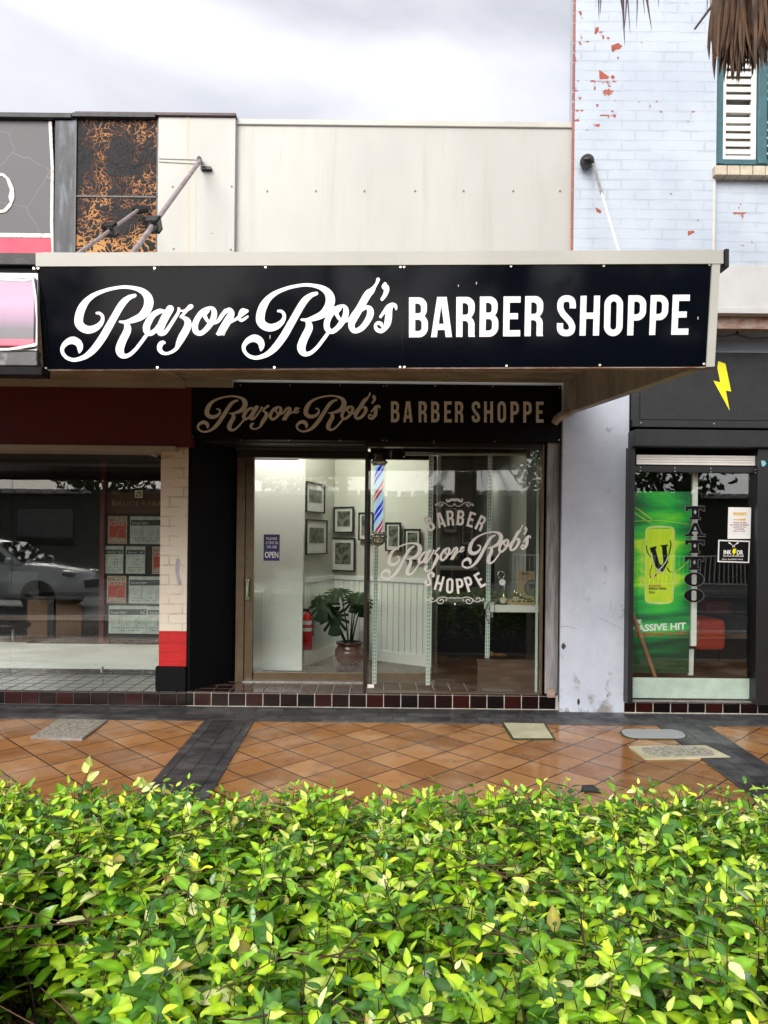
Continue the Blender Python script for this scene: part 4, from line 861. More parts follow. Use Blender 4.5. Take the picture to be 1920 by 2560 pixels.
picture(836,1267,885,1332, pb, pc, 'small thick framed picture above the large one, left of the barber pole')
picture(829,1344,888,1428, pb, pc, 'large black framed picture above the potted plant')
picture(898,1281,934,1351, pb, pc, 'black framed picture partly hidden behind the barber pole post')
picture(965,1306,1003,1378, pb, pc, 'dark framed picture right of the barber pole above the big script initial')
picture(1012,1322,1052,1402, pb, pc, 'dark framed picture behind the script letters left of the middle shelf upright')
b0, b1 = Vector((X(1090,11.8), 11.8, 0)), Vector((XR_, 11.8, 0))
for r_, lb in (((1109,1267,1144,1333), 'tall framed picture on the far wall above the arched letters'), ((1152,1292,1184,1364),'framed picture on the far wall between the arched letters and the second script word'), ((1188,1322,1216,1366),'small framed picture on the far wall left of the right shelf upright'), ((1230,1300,1246,1352),'narrow framed picture on the far wall right of the right shelf upright'), ((1280,1300,1298,1352),'narrow framed picture on the far wall nearest the window edge')):
    picture(*r_, b0, b1, lb, off=.05)
# barber's work counter far inside
t = thing('work_counter', 'long dark counter with a pale top deep inside the barber shop', 'counter', (X(1160, 10), 10, ZT))
mb = MB(); mb.pbox(1095, 1425, 1192, 1640, 10, .5, bev=.01); part('cabinet', mb, MT['dark_int'], t)
mb = MB(); mb.pbox(1092, 1418, 1195, 1426, 9.97, .55, bev=.005); part('counter_top', mb, MT['grey_int'], t)
t = thing('wall_shelf', 'timber wall shelf of grooming products above the dark counter far inside the shop', 'shelf', W(1145, 1400, 11.6))
mb = MB(); mb.pbox(1100, 1398, 1192, 1402, 11.55, .25); part('shelf_board', mb, MT['timber'], t)
rs_ = random.Random(9)
for i in range(12):
    c = W(1104+i*7.3, 1398, 11.65); hh = rs_.uniform(.10,.2); mb = MB(); mb.lathe(c, [(0,0),(.022,.002),(.022,hh*.7),(.009,hh*.8),(.009,hh),(0,hh)], 10); part('product_bottle', mb, [MT['amber'], MT['whitepaint'], MT['grey_int'], MT['navy']][i % 4], t)
t = thing('wall_mirror', 'dark framed wall mirror behind the right shelf upright in the barber shop', 'mirror', W(1262, 1420, 11.8))
mb = MB(); mb.pbox(1238, 1330, 1288, 1420, 11.80, .03); part('frame', mb, MT['blackmetal'], t); mb = MB(); mb.pbox(1242, 1334, 1284, 1416, 11.79, .008); part('mirror_glass', mb, M('mirror_glass', (.8,.8,.8), .02, metal=1, var=.01, rvar=.01), t)
t = thing('barber_chair', 'dark barber chair standing in the unlit part of the shop', 'chair', (X(1290, 9), 9.2, ZT))
c = ORG[t.name]; mb = MB(); mb.lathe(c, [(0,0),(.3,0),(.3,.03),(.06,.06),(.05,.42),(.12,.45)], 20); part('pedestal', mb, MT['chrome'], t)
mb = MB(); mb.box(c.x-.28, c.x+.28, c.y-.28, c.y+.28, c.z+.45, c.z+.58, bev=.05); part('seat', mb, MT['black'], t)
mb = MB(); mb.box(c.x-.26, c.x+.26, c.y+.2, c.y+.32, c.z+.56, c.z+1.15, bev=.05); part('backrest', mb, MT['black'], t)
for s in (-1, 1): mb = MB(); mb.box(c.x+s*.3-.04, c.x+s*.3+.04, c.y-.25, c.y+.22, c.z+.68, c.z+.75, bev=.02); part('armrest', mb, MT['black'], t)
t = thing('dark_filler_box', 'added black box standing in for the dark space under the white display shelf', 'cabinet', (X(1220, 7.3), 7.3, ZT))  # added black box, keeps the space below the shelf dark
mb = MB(); mb.pbox(1093, 1512, 1362, 1690, 7.3, .4, bev=.006); part('filler_body', mb, MT['black'], t)
mb = MB(); mb.pbox(1091, 1505, 1364, 1512, 7.28, .44, bev=.003); part('filler_top', mb, MT['dark_int'], t)
# potted monstera
c = W(874, 1650, 8.0); c.z = ZT
pl = thing('potted_monstera', 'dark split leaf plant in a glossy red brown bowl inside the door', 'potted plant', c)
mb = MB(); mb.lathe(c, [(0,.002),(.09,.002),(.13,.03),(.165,.10),(.160,.16),(.13,.195),(.135,.21),(.15,.225),(.15,.24),(.12,.24),(.11,.2),(0,.2)], 32); part('pot', mb, MT['potred'], pl)
def monstera(mb, base, tip_dir, size, up):
    pts = []
    for i in range(64):
        a = -math.pi+2*math.pi*i/64; r_ = .55+.45*math.cos(a*.5)**.5 if abs(a) < math.pi else .5
        notch = .0
        if .35 < abs(a) < 2.6 and math.sin(abs(a)*13.5) > .55: notch = .5
        r_ *= (1-notch); pts.append((r_*math.cos(a)*.62+.12, r_*math.sin(a)*.52))
    y = tip_dir.normalized(); x = y.cross(up).normalized(); z = x.cross(y)
    def fn(u, v): return base+(y*u+x*v+z*(-.35*u*u-.25*v*v))*size
    cen = fn(.1, 0); ring = [fn(*p) for p in pts]; mid = [fn(.1+(p[0]-.1)*.5, p[1]*.5) for p in pts]; n = 64
    mb.add([cen]+mid+ring, [(0, 1+i, 1+(i+1) % n) for i in range(n)]+[(1+i, 1+n+i, 1+n+(i+1) % n, 1+(i+1) % n) for i in range(n)], sm=True)
for (dx, dy, dz, sz, tx, ty, tz) in ((-.26,-.1,.98,.38,-.2,-.9,-.75),(-.10,.0,1.13,.36,-.3,-.7,-.2),(.08,-.05,1.08,.28,.3,-.6,-.2),(.12,.05,.95,.26,.2,-.8,-.9),(-.16,-.15,.80,.36,.15,-1,-1.3),(.03,.1,1.0,.30,.1,-.8,-.5),(-.32,.02,1.02,.22,-.5,-.4,-.3),(.14,-.1,1.04,.22,.3,-.4,-.4)):
    dz = dz*.72-.02; sz *= .9; tip = c+Vector((dx, dy, dz)); st = MB(); st.tube([c+Vector((dx*.12, dy*.12, .2)), c+Vector((dx*.4, dy*.4, dz*.55)), tip], [.011,.008,.006], 6); part('stalk', st, MT['leafdark'], pl)
    lf = MB(); monstera(lf, tip, Vector((tx, ty, tz)), sz, Vector((0,-.4,1))); part('leaf', lf, MT['leafdark'], pl)
c = W(768, 1625, 7.70); fe = thing('fire_extinguisher', 'red fire extinguisher with a white band by the white partition', 'fire extinguisher', (c.x, 7.7, c.z))
c = ORG[fe.name]; mb = MB(); mb.lathe(c, [(0,0),(.05,.004),(.052,.02),(.052,.33),(.035,.375),(.015,.39),(.015,.40)], 20); part('cylinder', mb, MT['red'], fe)
mb = MB(); mb.lathe(c, [(.0528,.27),(.0528,.31)], 20); mb.lathe(c, [(.0528,.20),(.0528,.235)], 20); part('label_band', mb, MT['paper'], fe)
mb = MB(); mb.box(c.x-.06, c.x+.02, c.y-.015, c.y+.015, c.z+.40, c.z+.43, bev=.005); mb.tube([c+Vector((.01,-.01,.4)), c+Vector((.06,-.03,.35)), c+Vector((.06,-.04,.15))], .008, 6); part('valve', mb, MT['blackmetal'], fe)
MT['tubelit'] = None
# ------------------------------------------------------------------ transom sign
YT = YW-.03
ts = thing('transom_sign', 'black board above the door with pale grey script and capitals, under the awning', 'sign', W(940, 1105, YT))
fT = plane(YT-.0045)
mb = MB(); mb.pbox(478, 959, 1402, 1102, YT, .12, bev=.003); part('sign_board', mb, MT['black'], ts)
mb = MB(); script(mb, lambda x, y: fT(492.5+(x-152.2)*.5455, 1082+(y-905.3)*.492+.006*(x-152.2)*.5455), .003); part('script_name', mb, MT['letter_grey'], ts)
mb = MB()
def row(word, xs, ytop, h, drop, fn, t, wid=None):
    for ch, x0 in zip(word, xs):
        glyph(mb, ch, lambda gx, gy: (x0+gx*h*(wid or 1), ytop+(x0-xs[0])*drop+(1-gy)*h), fn, t)
zT = lambda v: v/1.693+460
row('BARBER', [zT(v) for v in (876,928,993,1046,1101,1147)], 1003, 52.5, .003, fT, .003, .84)
row('SHOPPE', [zT(v) for v in (1218,1270,1327,1382,1436,1490)], 1003.5, 52.5, .003, fT, .003, .84)
part('capital_letters', mb, MT['letter_grey'], ts)
mb = MB()
for px, py in ((480,965),(601,963),(725,963),(850,964),(959,965),(967,965),(1088,965),(1232,966),(1398,970),(481,1092),(601,1100),(722,1101),(851,1101),(958,1101),(966,1101),(1084,1102),(1084,1107),(1237,1104),(1398,1100)):
    p = W(px, py, YT); mb = MB(); mb.tube([p, p-Vector((0,.004,0))], .005, 8); part('screw', mb, MT['screw'], ts)
mb = MB(); mb.box(X(470, YW), X(1400, YW), YW+.13, 6.99, 2.34, 2.40); part('backing_board', mb, MT['dark_int'], ts)
# ------------------------------------------------------------------ awning
YF0, YF1 = 3.69, 3.745
aw = thing('awning', 'flat cream edged awning over the footpath carrying the big black sign', 'awning', (0, 5, 2.35))
xl, xr = W(92, 665, YF0).x, W(1803, 650, YF0).x
def fas(px, py):   # the slightly tilted fascia plane: through Y=YF0 at the top edge, YF1 at the bottom edge
    z0, z1 = W(1000, 665, YF0).z, W(1000, 920, YF1).z
    a, b = ray(px, py); k = (YF1-YF0)/(z1-z0)      # Y = YF0 + k (Z - z0), Z = EYE + bY
    Y = (YF0+k*(EYE-z0))/(1-k*b); return Vector((a*Y, Y, EYE+b*Y))
mb = MB()
mb.sheet([[(92,634),(1806,627),(1806,661),(92,668)]], lambda x, y: fas(x, y)+Vector((0,-.012,0)), .05); part('top_trim', mb, MT['creamtrim'], aw)
mb = MB(); mb.sheet([[(1779,661),(1799,660),(1785,917),(1764,918)]], lambda x, y: fas(x, y)+Vector((0,-.008,0)), .05); part('end_trim', mb, MT['creamtrim'], aw)
mb = MB(); mb.sheet([[(1808,626),(1818,626),(1818,671),(1808,668)]], lambda x, y: fas(x, y)+Vector((0,-.02,0)), .09); part('corner_flashing', mb, MT['blackmetal'], aw)
mb = MB(); mb.sheet([[(110,923),(1785,916),(1785,919),(110,926)]], lambda x, y: fas(x, y), .05); part('bottom_trim', mb, MT['rust'], aw)
mb = MB(); mb.box(xl, xr-.02, YF0+.06, YW-.07, 2.862, 2.93); part('soffit', mb, MT['soffit'], aw)
mb = MB()
for yy in (6.30, 6.05, 5.6): mb.box(xl, xr-.09, yy, yy+.012, 2.852, 2.8615)
for px in (560, 1118, 840): xx = X(px, 6.2, 950); mb.box(xx, xx+.012, 4, YW-.1, 2.855, 2.8612)
part('cover_strip', mb, MT['soffit'], aw)
mb = MB(); x1_ = W(1783, 915, YF1).x
zbw = W(1425, 1032, YW-.05).z
mb.prism_x([(YF1+.01, W(1780,918,YF1).z+.004), (YW-.04, zbw), (YW-.04, 2.86), (YF0+.06, 2.86)], x1_-.07, x1_); part('end_beam', mb, MT['soffit'], aw)
mb = MB(); mb.sheet([[(110,918),(1764,912),(1764,850),(110,850)]], lambda x, y: fas(x, y)+Vector((0,.03,0)), .02); part('fascia_backing', mb, MT['soffit'], aw)
fs = thing('fascia_sign', 'long glossy black sign across the awning with big white script and capitals', 'sign', fas(940, 918))
mb = MB(); mb.sheet([[(93,666),(1003.6,662.5),(1005.4,921.8),(109,925)]], fas, .012); mb.sheet([[(1004.4,662.5),(1778,660.5),(1764.5,917),(1006.2,921.8)]], fas, .012); part('sign_panel', mb, MT['black_gloss'], fs)
mb = MB(); script(mb, lambda x, y: fas(x, y)+Vector((0,-.004,0)), .003); part('script_name', mb, MT['lettering'], fs)
mb = MB(); z5 = lambda v: v/4.608+1010; z6 = lambda v: v/4.608+1370
def rowf(word, specs):
    for ch, (xl_t, xl_b, yt, yb_, wd) in zip(word, specs):
        def place(gx, gy):
            k = gx/GL[ch][0]*wd; y = yt+(1-gy)*(yb_-yt); x = xl_t+(xl_b-xl_t)*(1-gy)+k; return (x, y-.006*k)
        glyph(mb, ch, place, lambda x, y: fas(x, y)+Vector((0,-.004,0)), .003)
rowf('BARBER', [(z5(57),z5(57),744,844,218/4.608),(z5(310),z5(310),743,843.5,243/4.608),(z5(602),z5(600),743,843,217/4.608),(z5(874),z5(867),742,842.5,216/4.608),(z5(1146),z5(1140),741.8,841.5,196/4.608),(z5(1395),z5(1386),741,841,214/4.608)])
rowf('SHOPPE', [(z6(106),z6(99),739,841,214/4.608),(z6(374),z6(361),740,839.5,224/4.608),(z6(651),z6(641),738.5,840,213/4.608),(z6(925),z6(910),739,839,207/4.608),(z6(1182),z6(1163),738.5,838,206/4.608),(z6(1436),z6(1416),737.5,837.5,196/4.608)])
part('capital_letters', mb, MT['lettering'], fs)
mb = MB()
for px, py in ((96,671),(387,671),(664,668),(1001,668),(1010,668),(1277,666),(1509,665),(1773,662),(115,921),(394,919),(686,919),(1000,918),(1011,918),(1266,915),(1499,913),(1759,910)):
    p = fas(px, py); mb = MB(); mb.tube([p, p-Vector((0,.005,0))], .0062, 10); part('screw', mb, MT['screw'], fs)
mb = MB()
for px, py, hh in ((1146,712,5),(1191,705,6),(1745,792,7),(675,838,9)): mb = MB(); mb.sheet([[(px-1.2,py),(px+1.2,py),(px+1,py+hh),(px-1,py+hh)]], lambda x, y: fas(x, y)+Vector((0,-.0005,0)), .001); part('paint_chip', mb, MT['sill'], fs)
# elbow of the downpipe under the beam, pipe at the corner
dp = thing('downpipe', 'dirty cream plastic elbow under the beam joined to a dark pipe by the grey post', 'downpipe', W(1402, 1740, YW-.02))
mb = MB(); mb.tube([W(1440, 1016, 6.42), W(1420, 1030, 6.42), W(1402, 1041, 6.42), W(1392, 1048, 6.42), W(1386, 1058, 6.44)], [.034,.036,.038,.036,.03], 14); part('elbow', mb, M('dirty_plastic', (.45,.40,.32), .5, col2=(.25,.2,.15), vs=9), dp)
mb = MB(); mb.tube([W(1403, 1055, YW-.02), W(1400, 1400, YW-.02), W(1398, 1755, YW-.02)], .011, 8); part('pipe', mb, MT['blackiron'], dp)
mb = MB(); mb.tube([W(1405, 1590, YW-.03), W(1408, 1615, YW-.045), W(1405, 1640, YW-.03)], [.012,.026,.01], 8); part('cable_clump', mb, MT['bark'], dp)
mb = MB(); mb.pbox(1368, 1722, 1388, 1744, YW-.02, .03); part('rusted_foot', mb, MT['rust'], dp)
# stay rods
def rodthing(p0, p1, zend, label, r_, m, clampat=None, x_end=None):
    d = (p1-p0); k = (zend-p0.z)/d.z; e = p0+d*k
    if x_end is not None: e.x = x_end
    t = thing('stay_rod', label, 'stay rod', e)
    mb = MB(); mb.tube([p0, e], r_, 10); part('rod', mb, m, t); return t, p0, e
t, p0, e = rodthing(W(500,402,6.30), Vector((W(500,402,6.30).x, 4.66, W(325,632,4.66).z)), 2.93, 'purple grey steel stay rod running from the cream wall down to the awning', .017, MT['rod'])
mb = MB(); mb.tube([W(500,402,6.30), W(498,396,6.38), W(500,404,6.44)], .02, 8); mb.box(p0.x-.02, p0.x+.07, 6.40, 6.44, p0.z-.02, p0.z+.005); part('anchor', mb, MT['blackiron'], t)
def clamp(t, p0, e, px, m):
    best = min((abs((lambda v: (v.x/v.y*F+960))(p0+(e-p0)*k/200.0)-px), k) for k in range(201))[1]
    q = p0+(e-p0)*best/200.0; d = (e-p0).normalized(); mb = MB(); s = .045
    u = Vector((1,0,0)); v = d.cross(u).normalized()
    for a0, a1, b0_, b1_ in ((-s,s,s-.012,s),(-s,s,-s,-s+.012),(-s,-s+.012,-s,s),(s-.012,s,-s,s)):
        vs = [q+u*a+v*b+d*c for c in (-.05,.05) for b in (b0_,b1_) for a in (a0,a1)]
        mb.add(vs, [(0,2,3,1),(4,5,7,6),(0,1,5,4),(2,6,7,3),(0,4,6,2),(1,3,7,5)])
    part('turnbuckle_box', mb, m, t)
clamp(t, p0, e, 375, MT['blackiron'])
t, p0, e = rodthing(W(345,525,6.35), Vector((W(345,525,6.35).x, 5.12, W(190,635,5.12).z)), 2.93, 'shorter grey stay rod fixed in front of the peeling black panel', .014, MT['rod'])
mb = MB(); mb.tube([W(330,520,6.32), W(345,525,6.36), W(368,522,6.40)], [.02,.035,.03], 8); part('anchor', mb, MT['blackiron'], t); clamp(t, p0, e, 268, MT['blackiron'])
p0 = W(1482, 408, 6.33); e = Vector((x1_-.06, 4.70, 2.93)); t = thing('stay_rod', 'thin white stay cable running down from the round black anchor on the blue brick wall', 'stay cable', e)
mb = MB(); mb.tube([p0, p0+(e-p0)*.25], .013, 8); part('eye_rod', mb, MT['steel'], t)
mb = MB(); mb.tube([p0+(e-p0)*.25, e], .008, 8); part('cable', mb, MT['whitepaint'], t)
mb = MB(); mb.tube([W(1468, 404, 6.44), W(1468, 404, 6.36), W(1470, 404, 6.32)], [.062, .058, .03], 20); mb.tube([W(1460,398,6.33), W(1476,396,6.30), W(1482,408,6.32)], .018, 8); part('anchor', mb, MT['blackiron'], t)
# ------------------------------------------------------------------ estate agent at the left
YO = 7.2
X0 = -6.8
ag = thing('estate_agent', 'estate agent premises with a maroon board above tall frameless shop glass', 'shop', (-3.2, YO, 0))
mb = MB(); mb.box(X0, X(476, YT), YT+.004, YT+.10, Z(1114, YT, 250), 2.86); part('fascia_board', mb, MT['maroon'], ag)
mb = MB(); mb.box(X0, X(436, YT), YT-.012, YT+.3, Z(1127, YT, 250), Z(1113, YT, 250)-.002, bev=.003); part('head_trim', mb, MT['creamtrim'], ag)
mb = MB(); mb.box(X0, X(402, YO), YT+.3, YO+.1, Z(1127, YT, 250)+.004, 2.86); part('soffit', mb, MT['dark_int'], ag)
xj = X(28, YO)
for k, (xa, xb) in enumerate(((X0, xj-.003), (xj+.003, X(404, YO)))):
    mb = MB(); mb.box(xa, xb, YO, YO+.01, ZT, 2.6); part('glass_pane', mb, MT['glass'], ag)
mb = MB(); mb.box(X(252, YO, 1690), X(257, YO, 1690), YO-.015, YO+.025, Z(1681, YO, 255), Z(1667, YO, 255), bev=.003); part('patch_fitting', mb, MT['steel'], ag)
mb = MB(); mb.box(X0, X(402, 7.3), 7.38, 7.40, Z(1672, 7.38, 200), Z(1610, 7.38, 200)); part('kick_panel', mb, MT['white_int'], ag)
mb = MB()
for px, py in ((58,1622),(93,1626),(60,1655),(93,1658),(241,1627),(239,1662),(393,1629)): p = W(px, py, 7.38); mb = MB(); mb.tube([p, p-Vector((0,.002,0))], .004, 6); part('panel_screw', mb, MT['screwdark'], ag)
mb = MB(); mb.box(X0, -1.9, 7.35, 11, 0, ZT-.006); part('floor', mb, MT['floor_int'], ag)
mb = MB(); mb.box(X0-.1, -1.9, 11, 11.1, 0, 3); mb.box(-1.98, -1.9, 7.3, 11, 0, 3); mb.box(X0-.1, X0, 7.0, 11, 0, 3); part('room_wall', mb, M('office_wall', (.045,.04,.035), .6), ag)
mb = MB(); mb.box(X0, -1.9, 7.3, 11, 2.8, 2.9); part('ceiling', mb, MT['grey_int'], ag)
mb = MB(); mb.box(X0, X(540, 7), 6.63, 11.1, 2.98, 3.1); part('roof', mb, MT['steel'], ag)
mb = MB(); mb.pbox(249, 1100, 261, 1612, 7.62, .06, bev=.002); mb.pbox(245, 1604, 266, 1612, 7.6, .09, bev=.002); part('red_post', mb, M('dark_red_post', (.16,.02,.02), .5), ag)
mb = MB(); mb.pbox(262, 1232, 402, 1283, 7.66, .02); part('name_board', mb, M('brown_board', (.16,.05,.035), .6), ag)
mb = MB(); f8 = plane(7.655)
text(mb, 'B', 281, 1251, 292, 1265, f8); text(mb, 'RUCE', 294, 1254, 349, 1265, f8); text(mb, 'K', 356, 1251, 368, 1265, f8); text(mb, 'ERR', 370, 1254, 408, 1265, f8)
part('name_lettering', mb, MT['gold'], ag)
mb = MB(); mb.pbox(262, 1283, 402, 1600, 7.66, .02); part('display_board', mb, MT['dark_int'], ag)
# brick pier
pr = thing('brick_pier', 'cream painted brick pier with a bright red band and black foot', 'pier', W(435, 1728, 6.54))
YPp = 6.54; xp0, xp1 = X(400, YPp, 1350), X(468.5, YPp, 1350)
zr = Z(1578, YPp, 435); zb = Z(1666, YPp, 435)
mb = MB(); mb.box(xp0, xp1, YPp, 7.19, zr, Z(1120, YPp, 435), bev=.004); mb.box(X(437, YPp, 1110), xp1, YPp, 7.0, Z(1120, YPp, 435)+.001, Z(1102, YPp, 450)); part('painted_brickwork', mb, MT['brick_cream'], pr)
mb = MB(); mb.box(xp0-.001, xp1+.001, YPp-.001, 7.19, zb, zr-.0005, bev=.003); part('red_band', mb, MT['brick_red'], pr)
mb = MB(); mb.box(X(390, YPp, 1690), xp1+.004, YPp-.025, 7.2, ZT-.006, zb-.0005, bev=.006); part('black_foot', mb, MT['black'], pr)
mb = MB(); mb.sheet([[(441,1397),(447,1395),(451,1405),(449,1420),(448,1440),(453,1452),(455,1462),(449,1465),(443,1456),(441,1440),(438,1425)]], plane(YPp-.002), .001); part('torn_sticker', mb, M('torn_sticker', (.62,.58,.66), .6, col2=(.35,.3,.4), vs=60), pr)
mb = MB(); fp = plane(YPp-.003)
for pts in ([(403,1136),(412,1139),(411,1145),(403,1147)],[(413,1146),(417,1136),(419,1146)],[(422,1137),(421,1145),(424,1146)],[(427,1136),(427,1145),(432,1144)],[(434,1137),(435,1145),(440,1146)]): strip(mb, [(x, y, .9) for x, y in pts], fp, .001, smooth=False)
part('scribble', mb, MT['timber'], pr)
# posters and sheets
MT['sheet'] = M('listing_sheet', (.74,.80,.76), .5, col2=(.55,.62,.58), vs=14, sharp=(.4,.6))
MT['sheethead'] = M('dark_header', (.035,.05,.045), .5)
MT['posterred'] = M('poster_red', (.62,.07,.03), .5, col2=(.5,.045,.02), vs=5)
MT['postercream'] = M('poster_cream', (.80,.70,.55), .5)
MT['ink'] = M('grey_ink', (.16,.2,.19), .5)
YS = 7.645
def poster(x0, y0, x1, y1, label):
    t = thing('poster', label, 'poster', W((x0+x1)/2, y1, YS), 'red posters in the estate agent window'); w_ = x1-x0; h_ = y1-y0
    mb = MB(); mb.pbox(x0, y0, x1, y1, YS, .004); part('paper', mb, MT['postercream'], t)
    f = plane(YS-.001); mb = MB(); mb.sheet([[(x0+2,y0+2),(x1-2,y0+2),(x1-2,y1-2),(x0+2,y1-2)],[(x0+3.5,y0+3.5),(x1-3.5,y0+3.5),(x1-3.5,y1-3.5),(x0+3.5,y1-3.5)]], f, .0008)
    mb.sheet([[(x0+4,y0+.22*h_),(x1-4,y0+.22*h_),(x1-4,y0+.80*h_),(x0+4,y0+.80*h_)]], f, .0008); part('red_field', mb, MT['posterred'], t)
    mb = MB(); f2 = plane(YS-.0022); text(mb, 'KERR', x0+4.5, y0+.245*h_, x1-4.5, y0+.36*h_, f2, bold=.01)
    hl = [(x0+5,y0+.77*h_),(x0+.52*w_,y0+.77*h_),(x0+.52*w_,y0+.58*h_),(x0+.46*w_,y0+.57*h_),(x0+.75*w_,y0+.42*h_),(x1-5,y0+.54*h_)]
    strip(mb, [(a, b, 1) for a, b in hl], f2, .0008, smooth=False); part('cream_print', mb, MT['postercream'], t)
    mb = MB(); text(mb, 'BRUCE', x0+4.5, y0+.08*h_, x1-4.5, y0+.19*h_, f, bold=.01); text(mb, 'REAL ESTATE', x0+5, y0+.83*h_, x1-5, y0+.875*h_, f); text(mb, 'SINCE 1938', x0+8, y0+.90*h_, x1-8, y0+.94*h_, f); part('dark_print', mb, MT['sheethead'], t)
def sheet_(x0, y0, x1, y1, label, big=True, seed=0, clip=402):
    t = thing('listing_sheet', label, 'notice', W((x0+x1)/2, y1, YS), 'pale listing sheets in the estate agent window'); rr = random.Random(seed)
    xe = min(x1, clip); mb = MB(); mb.pbox(x0, y0, xe, y1, YS, .004); part('paper', mb, MT['sheet'], t)
    f = plane(YS-.001); h_ = y1-y0; mb = MB(); hy0, hy1 = y0+.13*h_, y0+.33*h_ if big else y0+.29*h_
    mb.sheet([[(x0+2,hy0),(xe-1,hy0),(xe-1,hy1),(x0+2,hy1)]], f, .0008); part('header_bar', mb, MT['sheethead'], t)
    mb = MB(); f2 = plane(YS-.0022); wt = 40 if big else 24
    if x0+8+wt < clip: text(mb, 'bruce kerr', x0+6, hy0+.25*(hy1-hy0), x0+6+wt, hy0+.8*(hy1-hy0), f2, bold=.008)
    if x1 <= clip:
        k = (hy1-hy0)/14; gx = x1-3-12*k
        for pts in ([(gx,hy0+2),(gx,hy1-2.5)],[(gx,hy1-3),(gx+5*k,hy1-3),(gx+5*k,hy0+7*k),(gx,hy0+7*k)],[(gx+5*k,hy0+8*k),(gx+10*k,hy0+3*k)],[(gx+5*k,hy0+7*k),(gx+10*k,hy1-2.5)]): strip(mb, [(a, b, 1.4*k) for a, b in pts], f2, .0008, smooth=False)
    part('header_print', mb, MT['sheet'], t)
    mb = MB(); nx = int((xe-x0-10)/6)
    for i in range(nx):
        for j in range(6):
            tall = 3 <= i <= 4 or 10 <= i <= 11
            if (tall and j > 0) or j > 3:
                if rr.random() < .8: cx = x0+7+i*6; cy = hy1+6+j*(y1-hy1-9)/6; mb.sheet([[(cx,cy),(cx+3,cy),(cx+3,cy+2.4),(cx,cy+2.4)]], f, .0008)
    if mb.v: part('house_print', mb, MT['ink'], t)
poster(269.8,1290.4,317.2,1359,'red and cream poster in the top row beside the red post')
poster(380.7,1367,424,1435,'red and cream poster half hidden behind the brick pier')
poster(267.5,1440,315,1508,'red and cream poster in the third row beside the red post')
sheet_(325,1291,430,1360,'wide pale sheet with a dark header in the top row beside the red poster', seed=1)
sheet_(261,1365,308,1433.6,'small pale sheet at the left of the second row', False, 2)
sheet_(314.5,1366,362.6,1434,'small pale sheet in the middle of the second row', False, 3)
sheet_(322,1441,430,1509,'wide pale sheet with a dark header in the third row', seed=4)
sheet_(271.6,1514,367.3,1584,'wide pale sheet at the left of the bottom row', seed=5)
sheet_(367.7,1516,425,1585,'pale sheet at the right of the bottom row beside the pier', False, 6)
t = thing('window_sticker', 'small square olive sticker with white letters above the red posters', 'sticker', W(346, 1244, YO)); mb = MB(); mb.pbox(337.6,1226,355.7,1244.5,YO-.003,.0015); part('sticker_border', mb, MT['paper'], t)
mb = MB(); mb.sheet([[(339.5,1228),(353.8,1228),(353.8,1242.5),(339.5,1242.5)]], plane(YO-.0042), .001); part('sticker_face', mb, M('olive_print', (.18,.20,.02), .5), t)
mb = MB(); f = plane(YO-.0055); text(mb, 'B', 341, 1229, 345, 1236, f); text(mb, 'K', 346, 1234, 352, 1241, f); part('sticker_print', mb, MT['paper'], t)
# office furniture
t = thing('office_desk', 'brown timber desk with a dark screen standing in the dim office', 'desk', (X(135, 8.6), 8.8, ZT))
mb = MB(); mb.pbox(68, 1500, 204, 1592, 8.9, .05); part('front_panel', mb, MT['timber'], t)
mb = MB(); mb.pbox(60, 1490, 212, 1500, 8.5, .6, bev=.004); part('desk_top', mb, MT['dark_int'], t)
mb = MB(); mb.pbox(118, 1498, 134, 1600, 8.45, .06); part('leg', mb, MT['blackmetal'], t)
t = thing('computer_screen', 'black computer screen standing on the office desk', 'monitor', (X(60, 8.4), 8.55, Z(1490, 8.5, 60)))
mb = MB(); mb.pbox(22, 1430, 96, 1486, 8.5, .03, bev=.004); part('display', mb, MT['blackmetal'], t); mb = MB(); mb.pbox(54, 1480, 62, 1494, 8.53, .03); mb.pbox(42,1490,76,1493,8.5,.1); part('screen_stand', mb, MT['blackmetal'], t)
t = thing('office_stool', 'low grey metal stool in the office near the left edge', 'stool', (X(35, 8.1), 8.1, ZT))
c = ORG[t.name]; mb = MB(); mb.tube([c+Vector((0,0,.02)), c+Vector((0,0,.35))], .02, 10); part('column', mb, MT['steel'], t)
mb = MB(); mb.box(c.x-.16, c.x+.2, c.y-.1, c.y+.1, c.z+.17, c.z+.2, bev=.008); part('foot_bar', mb, MT['steel'], t); mb = MB(); mb.lathe(c+Vector((0,0,.35)), [(0,0),(.17,0),(.18,.03),(.16,.05),(0,.05)], 20); part('seat', mb, MT['blackmetal'], t)
# ------------------------------------------------------------------ upper left: old faded sign wall
YU = YW-.04
us = thing('old_sign_wall', 'weathered upper wall with faded grey sign panel and a peeling black panel', 'facade', (-3, YU, 3))
mb = MB(); mb.box(X0, X(395, YU, 450), YU+.03, YU+.3, 2.86, Z(302, YU, 250)); part('backing_wall', mb, MT['charcoal'], us)
m, nt, b, o = newmat('faded_cracked_sign'); tc = N(nt, 'ShaderNodeTexCoord'); vo = N(nt, 'ShaderNodeTexVoronoi', feature='DISTANCE_TO_EDGE'); vo.inputs['Scale'].default_value = 2.4
dn = N(nt, 'ShaderNodeTexNoise'); dn.inputs['Scale'].default_value = 3; L(nt, tc.outputs['Object'], dn.inputs['Vector']); vm = N(nt, 'ShaderNodeVectorMath', operation='MULTIPLY_ADD'); vm.inputs[1].default_value = (.25,.25,.25); L(nt, dn.outputs['Color'], vm.inputs[0]); L(nt, tc.outputs['Object'], vm.inputs[2]); L(nt, vm.outputs[0], vo.inputs['Vector'])
